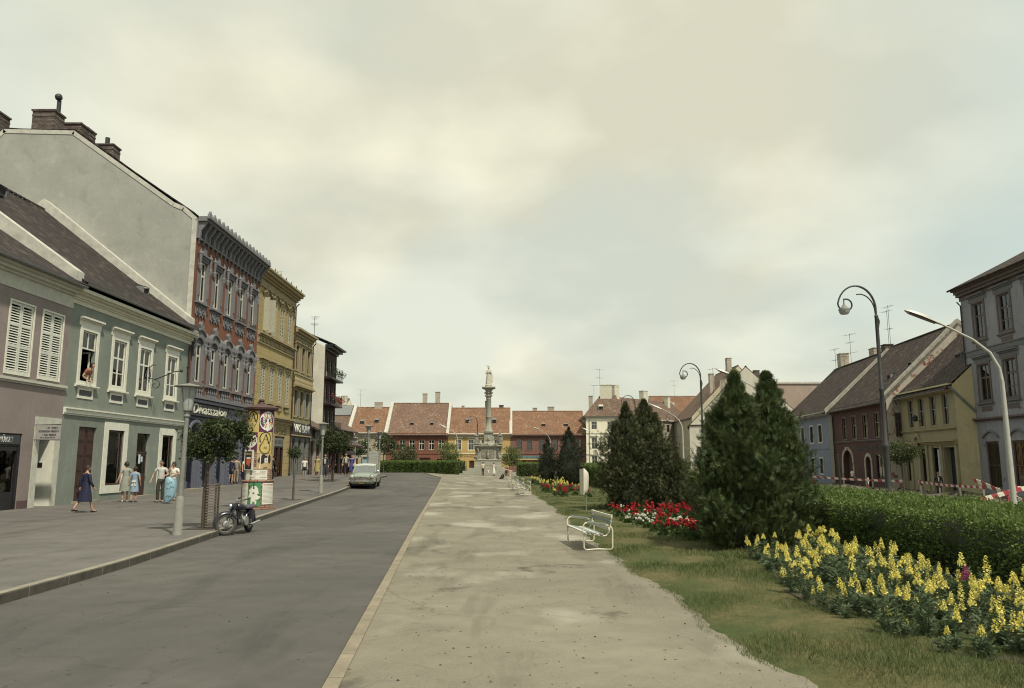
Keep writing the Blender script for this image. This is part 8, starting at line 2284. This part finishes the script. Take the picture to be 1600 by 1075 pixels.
# ================================================================== PEOPLE
M_SKIN = plain('skin', (0.40, 0.24, 0.165), 0.6, var=.08)
M_HAIRD = plain('dark_hair', (0.022, 0.015, 0.012), 0.6, var=.3, scale=20)
M_HAIRG = plain('grey_brown_hair', (0.11, 0.085, 0.065), 0.7, var=.3, scale=20)
M_EYE = plain('eye_dark', (0.02, 0.015, 0.012), .3)
M_LIP = plain('lips', (0.28, 0.10, 0.085), .5)
M_SHOED = plain('dark_shoe', (0.025, 0.02, 0.02), .5, var=.2)
M_SHOEL = plain('light_shoe', (0.42, 0.40, 0.34), .6, var=.2)
def skin_mesh(name, joints, edges, root, mat, sub=1):
    """one continuous surface grown round connected joints: {name: (point, radius or (rx, ry))}"""
    names = list(joints); ix = {n: i for i, n in enumerate(names)}
    me = bpy.data.meshes.new(name)
    me.from_pydata([tuple(joints[n][0]) for n in names], [(ix[a], ix[b]) for a, b in edges], [])
    o = bpy.data.objects.new(name, me); COL.objects.link(o)
    m = o.modifiers.new('Skin', 'SKIN'); m.use_smooth_shade = True; m.branch_smoothing = .6
    lay = me.skin_vertices[0].data
    for n in names:
        r = joints[n][1]; lay[ix[n]].radius = (r, r) if isinstance(r, (int, float)) else r
        lay[ix[n]].use_root = (n == root)
    s = o.modifiers.new('Sub', 'SUBSURF'); s.levels = sub; s.render_levels = sub
    bpy.context.view_layer.update()
    out = bpy.data.meshes.new_from_object(o.evaluated_get(bpy.context.evaluated_depsgraph_get()))
    bpy.data.objects.remove(o); bpy.data.meshes.remove(me)
    out.name = name; out.materials.clear(); out.materials.append(mat)
    return out
def head_mesh(mb, c, yaw=0.0, pitch=0.0):
    """face with brow, nose, lips, chin, ears and eyes; faces local -y"""
    M = Matrix.Translation(c) @ Matrix.Rotation(yaw, 4, 'Z') @ Matrix.Rotation(pitch, 4, 'X')
    old = mb.M; mb.M = M; n, m = 18, 14; rings = []
    for i in range(m + 1):
        t = PI * i / m; z = .118 * math.cos(t); ring = []
        for j in range(n):
            a = 2 * PI * j / n; x = math.sin(t) * math.cos(a); y = math.sin(t) * math.sin(a)
            jaw = 1.0 if z > -.02 else 1 - .42 * min(1, (-.02 - z) / .09)
            px, py, pz = .076 * x * jaw, .096 * y * (jaw if y < 0 else jaw * .9), z
            front = max(0, -math.sin(a)) * math.sin(t)
            if abs(x) < .28 and front > .6:
                if -.035 < z < .012: py -= .020 * (1 - abs(x) / .3)
                if z < -.085: py -= .008
            if .012 < z < .032 and .2 < abs(x) < .6 and front > .4: py += .008
            ring.append(mb.pt((px, py, pz)))
        rings.append(ring)
    mb.cur = 0
    for a, b in zip(rings, rings[1:]):
        for j in range(n): mb.face([a[j], b[j], b[(j + 1) % n], a[(j + 1) % n]])
    for s in (-1, 1):
        mb.ball((s * .078, .008, -.005), .024, 6, 5, (.4, .7, 1.3))
    mb.cur = 1
    for s in (-1, 1): mb.ball((s * .031, -.083, .012), .010, 6, 4, (1.3, .7, .8)); mb.box(s * .031 - .015, s * .031 + .015, -.0935, -.085, .032, .037)
    mb.cur = 2; mb.ball((0, -.088, -.058), .016, 7, 4, (1.4, .5, .45))
    mb.cur = 0; mb.M = old
def hair_mesh(c, yaw, pitch, kind):
    mb = MB(); mb.M = Matrix.Translation(c) @ Matrix.Rotation(yaw, 4, 'Z') @ Matrix.Rotation(pitch, 4, 'X')
    n, m = 18, 9; rings = []; k = {'short': 1.05, 'bun': 1.08, 'puffy': 1.28, 'bob': 1.16}[kind]
    for i in range(m + 1):
        ring = []
        for j in range(n):
            a = 2 * PI * j / n; fr = max(0, -math.sin(a))
            tmax = PI * ({'short': .56, 'bun': .58, 'puffy': .64, 'bob': .72}[kind]) - fr ** .7 * PI * .27
            t = tmax * i / m; w = 1 + .025 * math.sin(5 * a + 3 * t)
            ring.append(mb.pt((.081 * k * w * math.sin(t) * math.cos(a), .10 * k * w * math.sin(t) * math.sin(a) + .004, .124 * (k * .55 + .45) * w * math.cos(t))))
        rings.append(ring)
    for a, b in zip(rings, rings[1:]):
        for j in range(n): mb.face([a[j], b[j], b[(j + 1) % n], a[(j + 1) % n]])
    if kind == 'bun': mb.ball((0, .10, .05), .05, 8, 6)
    return mb
def person(label, x, y, face, h=1.70, top=None, bottom=None, dress=None, shoes=M_SHOED, hair=M_HAIRD, hairkind='short', stride=0.0, arms=None, sleeve='short', legs='trousers',
           sit=None, lean=0.0, yaw=0.0, pitch=0.0, z=None, base_dz=0.0, bulk=1.0, hem=.46, jacket=None, half=False, group=None, glasses=False):
    s = h / 1.72
    z0 = (terrain(x, y) + base_dz) if z is None else z
    root = empty('person', label, 'person', (x, y, z0), face, group); root.scale = (s, s, s)
    V3 = lambda *a: Vector(a)
    J = {}
    pel = V3(0, 0, .93)
    ln = lean
    def up(zz, yy=0.0): return V3(0, yy - math.sin(ln) * (zz - .93), .93 + math.cos(ln) * (zz - .93)) if zz > .93 else V3(0, yy, zz)
    b = bulk
    J['pel'] = (pel, (.135 * b, .105 * b)); J['waist'] = (up(1.10), (.118 * b, .09 * b)); J['chest'] = (up(1.30, -.005), (.145 * b, .105 * b)); J['neck0'] = (up(1.415), (.10, .075)); J['neck'] = (up(1.51, -.012), .05); J['skull'] = (up(1.575, -.02), .055)
    E = [('pel', 'waist'), ('waist', 'chest'), ('chest', 'neck0'), ('neck0', 'neck'), ('neck', 'skull')]
    def default_arm(sd, sw):
        return (V3(sd * .235, .03 + sw * .10, 1.13), V3(sd * .245, -.05 + sw * .26, .90))
    arms = arms or {}
    def arm(sd, key, sw):
        sh_ = up(1.40) + V3(sd * .165, 0, 0)
        el, wr = arms.get(key, default_arm(sd, sw)); el, wr = Vector(el), Vector(wr)
        if key not in arms and ln: off = up(1.40) - V3(0, 0, 1.40); el += off; wr += off
        J[key + 's'] = (sh_, .060 * b ** .5); J[key + 'e'] = (el, .043); J[key + 'w'] = (wr, .030)
        E.extend([('neck0', key + 's'), (key + 's', key + 'e'), (key + 'e', key + 'w')])
        d = (wr - el).normalized(); side = d.cross(V3(0, 0, 1) if abs(d.z) < .8 else V3(0, 1, 0)).normalized(); nrm = d.cross(side)
        p = wr + d * .065; J[key + 'p'] = (p, (.036, .019)); E.append((key + 'w', key + 'p'))
        for q, (o_, l1, l2) in enumerate(((-.028, .036, .030), (-.010, .042, .034), (.009, .038, .032), (.026, .028, .024))):
            k = p + d * .02 + side * o_; m1 = k + d * l1 * .9 + nrm * .008; m2 = m1 + d * l2 * .7 + nrm * .020
            J[f'{key}f{q}a'] = (k, .010); J[f'{key}f{q}b'] = (m1, .0085); J[f'{key}f{q}c'] = (m2, .0075)
            E.extend([(key + 'p', f'{key}f{q}a'), (f'{key}f{q}a', f'{key}f{q}b'), (f'{key}f{q}b', f'{key}f{q}c')])
        t1 = wr + d * .03 - side * .032 + nrm * .012; t2 = t1 + d * .032 - side * .012 + nrm * .014
        J[key + 't1'] = (t1, .011); J[key + 't2'] = (t2, .009); E.extend([(key + 'w', key + 't1'), (key + 't1', key + 't2')])
    arm(-1, 'L', -stride); arm(1, 'R', stride)
    legj = {}
    if not half:
        for sd, key, sw in ((-1, 'l', stride), (1, 'r', -stride)):
            if sit is None:
                hip = V3(sd * .085, 0, .88); kn = V3(sd * .09, -.02 - sw * .30, .485 + abs(sw) * .02); an = V3(sd * .09, .03 - sw * .62 + (sw < 0) * .12 * abs(sw), .085 + (sw < 0) * .14 * abs(sw)); toe = an + V3(sd * .02, -.15, -.045)
            else:
                hip = V3(sd * .085, 0, .90); kn = V3(sd * .10, -.43, .93 + sit * .02); an = V3(sd * .09 + (.05 if sd > 0 else 0), -.62 - (.12 if sd > 0 else 0), .50); toe = an + V3(0, -.15, -.03)
            J[key + 'h'] = (hip, .092 * b ** .7); J[key + 'k'] = (kn, .056); J[key + 'a'] = (an, .036); J[key + 'o'] = (toe, (.036, .024))
            E.extend([('pel', key + 'h'), (key + 'h', key + 'k'), (key + 'k', key + 'a'), (key + 'a', key + 'o')])
            legj[key] = (hip, kn, an, toe)
    me = skin_mesh('body', J, E, 'pel', M_SKIN, 1)
    hc = up(1.60, -.03) + V3(0, 0, .015)
    mb = MB(); head_mesh(mb, hc, yaw, pitch)
    n0 = len(me.vertices); f0 = len(me.polygons)
    vs = np.zeros(n0 * 3); me.vertices.foreach_get('co', vs)
    allv = [tuple(v) for v in vs.reshape(-1, 3)] + [tuple(p) for p in mb.v]
    allf = [list(p.vertices) for p in me.polygons] + [[i + n0 for i in f] for f in mb.f]
    me2 = bpy.data.meshes.new('body'); me2.from_pydata(allv, [], allf)
    for m_ in (M_SKIN, M_EYE, M_LIP): me2.materials.append(m_)
    me2.polygons.foreach_set('material_index', [0] * f0 + mb.mi); me2.polygons.foreach_set('use_smooth', [True] * len(allf)); me2.update()
    bpy.data.meshes.remove(me)
    body_ = link('body', me2, root)
    hair_mesh(hc, yaw, pitch, hairkind).build('hair', hair, root, smooth=70)
    if glasses:
        g_ = MB(); g_.M = Matrix.Translation(hc) @ Matrix.Rotation(yaw, 4, 'Z')
        for q in (-1, 1): g_.ball((q * .033, -.10, .012), .024, 8, 5, (1.1, .3, .8)); g_.tube([(q * .055, -.095, .015), (q * .08, .0, .015)], .004, 4)
        g_.build('sunglasses', M_BLACK, root)
    def garment(name, keys, extra, rootk, mat, grow, ends=None):
        jj = {k: (J[k][0], tuple(v + grow for v in (J[k][1] if isinstance(J[k][1], tuple) else (J[k][1],) * 2))) for k in keys}
        jj.update(extra); ee = [(a, b_) for a, b_ in E if a in jj and b_ in jj] + (ends or [])
        return link(name, skin_mesh(name, jj, ee, rootk, mat, 1), root)
    def sleeve_parts(f, grow):
        ex = {}; en = []
        for key in ('L', 'R'):
            s_, e_, w_ = J[key + 's'][0], J[key + 'e'][0], J[key + 'w'][0]
            ex[key + 's'] = (s_, .066 + grow)
            if f <= 1: ex[key + 'm'] = (s_.lerp(e_, f), .060 + grow); en += [(key + 's', key + 'm')]
            else: ex[key + 'm'] = (e_, .050 + grow); ex[key + 'n'] = (e_.lerp(w_, f - 1), .038 + grow); en += [(key + 's', key + 'm'), (key + 'm', key + 'n')]
        return ex, en
    sl = {'short': .62, 'long': 1.9, 'none': .12}[sleeve]
    tm = dress or jacket or top
    ex, en = sleeve_parts(sl, .006 if not jacket else .012)
    ex['collar'] = (up(1.475, -.006), (.068, .058)); en2 = en + [('neck0', 'Ls'), ('neck0', 'Rs'), ('neck0', 'collar')]
    keys = ['waist', 'chest', 'neck0'] + ([] if half else ['pel'])
    J['neck0'] = (J['neck0'][0] + V3(0, 0, .012), (.105, .082))
    garment('dress' if dress else ('jacket' if jacket else 'shirt'), keys, ex, 'waist', tm, .022 if not jacket else .028, [e for e in en2 if e not in E])
    if jacket:
        q = MB(); y = -.135 * b
        q.prism([(-.05, 1.36), (.05, 1.36), (.02, 1.02), (-.02, 1.02)], -.012, 'y', y + .0); q.build('shirt_front', top, root)
    if dress and not half:
        q = MB(); n = 20; rings = []
        sp = abs(stride)
        for zz, rx, ry_ in ((1.12, .128 * b, .10 * b), (.98, .155 * b, .125 * b), (.85, .178 * b, .14 * b), (.70, .195 * b, .155 * b + sp * .06), (hem, .215 * b, .165 * b + sp * .14)):
            rings.append([((rx + .010 * math.cos(7 * a)) * math.cos(a), (ry_ + .010 * math.sin(6 * a)) * math.sin(a), zz) for a in [2 * PI * k / n for k in range(n)]])
        q.loft(rings, cap=False); q.build('skirt', dress, root, smooth=60)
    elif bottom is not None and not half:
        jj = {'pel': (pel, (.156 * b, .128 * b))}; ee = []
        for key in ('l', 'r'):
            hip, kn, an, toe = legj[key]
            jj[key + 'h'] = (hip, .110 * b ** .7); ee.append(('pel', key + 'h'))
            if legs == 'trousers':
                jj[key + 'k'] = (kn, .072); jj[key + 'a'] = (an + V3(0, 0, .0), .062); ee += [(key + 'h', key + 'k'), (key + 'k', key + 'a')]
            else:
                jj[key + 'k'] = (hip.lerp(kn, .62), .088); ee.append((key + 'h', key + 'k'))
        jj['wst'] = (up(1.06), (.132 * b, .105 * b)); ee.append(('pel', 'wst'))
        link('trousers' if legs == 'trousers' else 'shorts', skin_mesh('trousers', jj, ee, 'pel', bottom, 1), root)
    if not half:
        for key in ('l', 'r'):
            hip, kn, an, toe = legj[key]; q = MB(); d = (toe - an)
            q.loft([[(an.x + w * math.cos(a), an.y + yy, an.z + dz + hh * math.sin(a)) for a in [2 * PI * k / 8 for k in range(8)]] for yy, w, hh, dz in ((.055, .026, .03, -.05), (.02, .040, .045, -.042), (-.06, .042, .038, -.05), (-.14, .044, .026, -.062), (-.185, .02, .014, -.07))])
            q.build('shoe', shoes, root, smooth=60)
    return root
def cloth(n, c, var=.18): return plain(n, c, .85, var=var, scale=9, bump=.3)
C_NAVY = cloth('navy_cloth', (0.015, 0.016, 0.042)); C_GREYD = cloth('grey_green_cloth', (0.25, 0.26, 0.22)); C_PBLUE = cloth('pale_blue_cloth', (0.20, 0.28, 0.35)); C_SHIRT = cloth('pale_shirt_cloth', (0.42, 0.43, 0.40))
C_OLIVE = cloth('dark_olive_cloth', (0.045, 0.042, 0.03)); C_WHITE = cloth('white_cloth', (0.62, 0.61, 0.54)); C_BLACK = cloth('black_cloth', (0.016, 0.015, 0.017)); C_TAN = cloth('tan_cloth', (0.24, 0.20, 0.14)); C_YELD = cloth('mustard_print_cloth', (0.30, 0.26, 0.11), .4)
C_GJ = cloth('grey_jacket_cloth', (0.22, 0.21, 0.18)); C_BLUE = cloth('strong_blue_cloth', (0.045, 0.05, 0.18)); C_RUST = cloth('rust_print_cloth', (0.26, 0.09, 0.05), .4); C_REDC = cloth('red_cloth', (0.33, 0.05, 0.05)); C_DGREY = cloth('dark_suit_cloth', (0.035, 0.036, 0.042)); C_BROWN = cloth('dark_brown_cloth', (0.05, 0.03, 0.028))
def spot(px, py, dz=.13): return at(px, py, dz)
# face angle: 0 looks towards the camera (-y), PI away, PI/2 to the right (+x), -PI/2 to the left
x, y = spot(131, 801); p = person('person in a dark navy dress walking past the mauve house with a bag', x, y, PI - .5, 1.56, dress=C_NAVY, sleeve='long', stride=.45, bulk=1.12, hem=.40, base_dz=.13)
q = MB(); q.box(.27, .33, -.10, .12, .52, .74); q.tube([(.30, -.06, .74), (.29, -.02, .86), (.30, .06, .74)], .008, 5); q.build('handbag', M_BLACK, p)
x, y = spot(194, 784); person('person in a grey green dress looking into the shop window of the green house', x, y, PI + .55, 1.66, dress=C_GREYD, sleeve='short', hairkind='puffy', shoes=M_SHOEL, bulk=1.05, base_dz=.13, arms={'R': ((.25, .05, 1.13), (.33, .05, .93))}, yaw=.2)
x, y = spot(208, 785); p = person('young person in a pale blue frock with white apron bow by the shop window', x, y, PI + .2, 1.47, dress=C_PBLUE, sleeve='short', hairkind='bob', stride=.12, base_dz=.13, hem=.52)
q = MB(); q.box(-.09, .09, .135, .165, .98, 1.06); q.prism([(-.02, .98), (-.12, .80), (-.05, .78)], .02, 'y', .15); q.prism([(.02, .98), (.12, .80), (.05, .78)], .02, 'y', .15); q.build('apron_bow', C_WHITE, p)
x, y = spot(249, 785); person('person in a pale shirt and dark trousers wearing sunglasses before the green house', x, y, .35, 1.72, top=C_SHIRT, bottom=C_OLIVE, glasses=True, bulk=1.05, base_dz=.13, arms={'L': ((-.30, .03, 1.15), (-.36, -.06, .94)), 'R': ((.27, -.02, 1.14), (.14, -.22, 1.10))}, yaw=-.5)
x, y = spot(269, 782); person('person in a white blouse standing behind the light blue air bed, hand at the face', x, y, .1, 1.66, top=C_WHITE, bottom=C_PBLUE, sleeve='short', hairkind='bob', base_dz=.13, arms={'L': ((-.26, -.12, 1.25), (-.10, -.17, 1.50)), 'R': ((.26, -.05, 1.16), (.02, -.2, 1.22))})
# the air bed
x, y = at(264, 787, .13); t = empty('air_bed', 'light blue half inflated air bed with dark scrawl held upright on the pavement', 'air bed', (x, y, terrain(x, y) + .15), .25)
M_AIR = plain('pale_blue_vinyl', (0.22, 0.36, 0.42), .35, var=.1)
q = MB(); n = 14; rings = []
for zz, cx_, w, d in ((.0, -.12, .05, .04), (.05, -.08, .12, .07), (.25, -.02, .19, .10), (.55, .0, .22, .11), (.80, -.01, .20, .11), (.98, -.05, .15, .09), (1.06, -.09, .06, .05)):
    rings.append([(cx_ + w * math.cos(a), d * math.sin(a), zz) for a in [2 * PI * k / n for k in range(n)]])
q.loft(rings); ab = q.build('mattress', M_AIR, t, smooth=60)
q = MB(); r9 = random.Random(4)
for cz, wd in ((.80, .20), (.60, .28), (.26, .2)):
    P_ = [(-.12 + wd * k / 9, -.115 + .012 * abs(k - 4.5) / 4.5, cz + r9.uniform(-.05, .05) + .03 * k / 9) for k in range(10)]; q.tube(P_, .007, 4)
q.build('scrawl', C_NAVY, ab)
# person leaning from the green house's first window
p = person('person in a rust print blouse leaning out of the open window of the green house', FX - .12, 31.95, R(90), 1.62, top=C_RUST, sleeve='short', hairkind='puffy', half=True, z=4.36, lean=.55, pitch=-.5, arms={'L': ((-.28, -.12, 1.02), (-.10, -.30, .86)), 'R': ((.28, -.12, 1.02), (.10, -.30, .86))})
# by the arcade and the column
for (px, py, h_, f_, lab, kw) in (
    (360, 757, 1.66, PI, 'person in dark blue seen from behind between the tree and the poster column', dict(top=C_NAVY, bottom=C_NAVY, legs='shorts', sleeve='long')),
    (368, 756, 1.70, PI + .4, 'person in tan beside the one in dark blue by the arcade', dict(top=C_TAN, bottom=C_TAN, sleeve='long')),
    (383, 757, 1.74, .8, 'person in a white shirt and navy trousers half hidden by the poster column', dict(top=C_WHITE, bottom=C_NAVY)),
    (424, 751, 1.70, PI, 'person in black partly hidden at the right side of the poster column', dict(top=C_BLACK, bottom=C_BLACK, sleeve='long')),
    (475, 749, 1.55, .5, 'young person in a white top and black shorts on the pavement', dict(top=C_WHITE, bottom=C_BLACK, legs='shorts', sleeve='short')),
    (495, 746, 1.62, -.2, 'person in a mustard print dress left of the lantern lamp post', dict(dress=C_YELD, bulk=1.1, sleeve='short')),
    (507, 747, 1.74, .2, 'person in a dark jacket over a white shirt right of the lantern lamp post', dict(jacket=C_DGREY, top=C_WHITE, bottom=C_DGREY, sleeve='long', stride=.2)),
    (519, 742, 1.70, PI, 'person in dark brown standing in the group under the dark wrapped tree', dict(top=C_BROWN, bottom=C_BLACK, sleeve='long')),
    (533, 741, 1.66, 2.2, 'person in a dark coat in the group between tree and grey jacket', dict(top=C_BLACK, bottom=C_BROWN, sleeve='long')),
    (540, 744, 1.76, .1, 'person in a grey jacket and black trousers walking towards us behind the car', dict(jacket=C_GJ, top=C_WHITE, bottom=C_BLACK, sleeve='long', stride=.15)),
    (549, 744, 1.62, .3, 'person in a strong blue dress carrying a straw coloured bag behind the car', dict(dress=C_BLUE, bulk=1.12, sleeve='short', hair=M_HAIRG, arms={'R': ((.26, -.05, 1.14), (.2, -.2, 1.0))}))):
    x, y = spot(px, py); kw = dict(kw); 
    o = person(lab, x, y, f_, h_, base_dz=.13, **kw)
    if 'straw' in lab:
        q = MB(); q.ball((.24, -.28, .88), .17, 10, 7, (1, .5, 1)); q.build('bag', cloth('straw', (.46, .38, .20)), o)
x, y = spot(546, 742); t = empty('umbrella', 'open black umbrella above the people behind the car', 'umbrella', (x, y, terrain(x, y) + .13), 0)
q = MB(); q.lathe([(0.0, 2.02), (.25, 1.96), (.45, 1.82), (.52, 1.68), (.44, 1.78), (.2, 1.9), (0.02, 1.95)], 10); q.build('canopy', C_BLACK, t); q = MB(); q.tube([(0, 0, 2.05), (0, 0, 1.25)], .012, 6); q.build('shaft', M_IRON, t)
# before the column
for (px, py, h_, f_, lab, kw) in (
    (754.5, 743.5, 1.66, PI, 'person in a cream shirt and dark trousers standing before the stone column', dict(top=cloth('cream_cloth', (.50, .46, .34)), bottom=C_DGREY)),
    (771.5, 743.5, 1.60, PI - .5, 'person in a full white dress with bare arms before the stone column', dict(dress=C_WHITE, sleeve='none', bulk=1.05, hem=.30)),
    (763, 743.8, .85, PI, 'small child in white between the two people before the stone column', dict(top=C_WHITE, bottom=C_WHITE, legs='shorts'))):
    x, y = at(px, py, .035); person(lab, x, y, f_, h_, base_dz=.035, **kw)
person('person in black sitting on the far bench with legs crossed', -.55, 77.9, -PI / 2 + .15, 1.72, top=C_BLACK, bottom=C_BLACK, sleeve='long', sit=1, z=terrain(-1, 78) - .48, hair=M_HAIRG, arms={'R': ((.27, -.08, 1.16), (.12, -.2, 1.42)), 'L': ((-.26, -.05, 1.14), (-.2, -.3, 1.02))})
person('person in tan sitting at the far end of the far bench', -.38, 78.5, -PI / 2 - .2, 1.66, top=C_RUST, bottom=C_TAN, sleeve='short', sit=1, z=terrain(-1, 78) - .46, hairkind='bob', hair=M_HAIRG)
# right street
person('person in a dark suit and white shirt standing before the yellow shop house columns', 28.0, 51.2, .1 - .5, 1.62, jacket=C_DGREY, top=C_WHITE, bottom=C_DGREY, sleeve='long', hair=M_HAIRG, bulk=1.05)
person('person in a white top standing in the gateway of the plum house', 32.0, 73.2, PI / 2 + .3, 1.62, top=C_WHITE, bottom=C_DGREY, stride=.1)
person('person in a red top by the notice board at the whitewashed gable', 24.6, 104.0, .3, 1.62, top=C_REDC, bottom=C_TAN)
for px, Y, h_, lab, m in ((606, 108, 1.6, 'person in rust showing above the square cut hedge', C_RUST), (613, 110, 1.65, 'person in white showing above the square cut hedge', C_WHITE)):
    X = (px - 800) / 1200 * Y; person(lab, X, Y, PI, h_, top=m, bottom=C_DGREY, base_dz=.4)
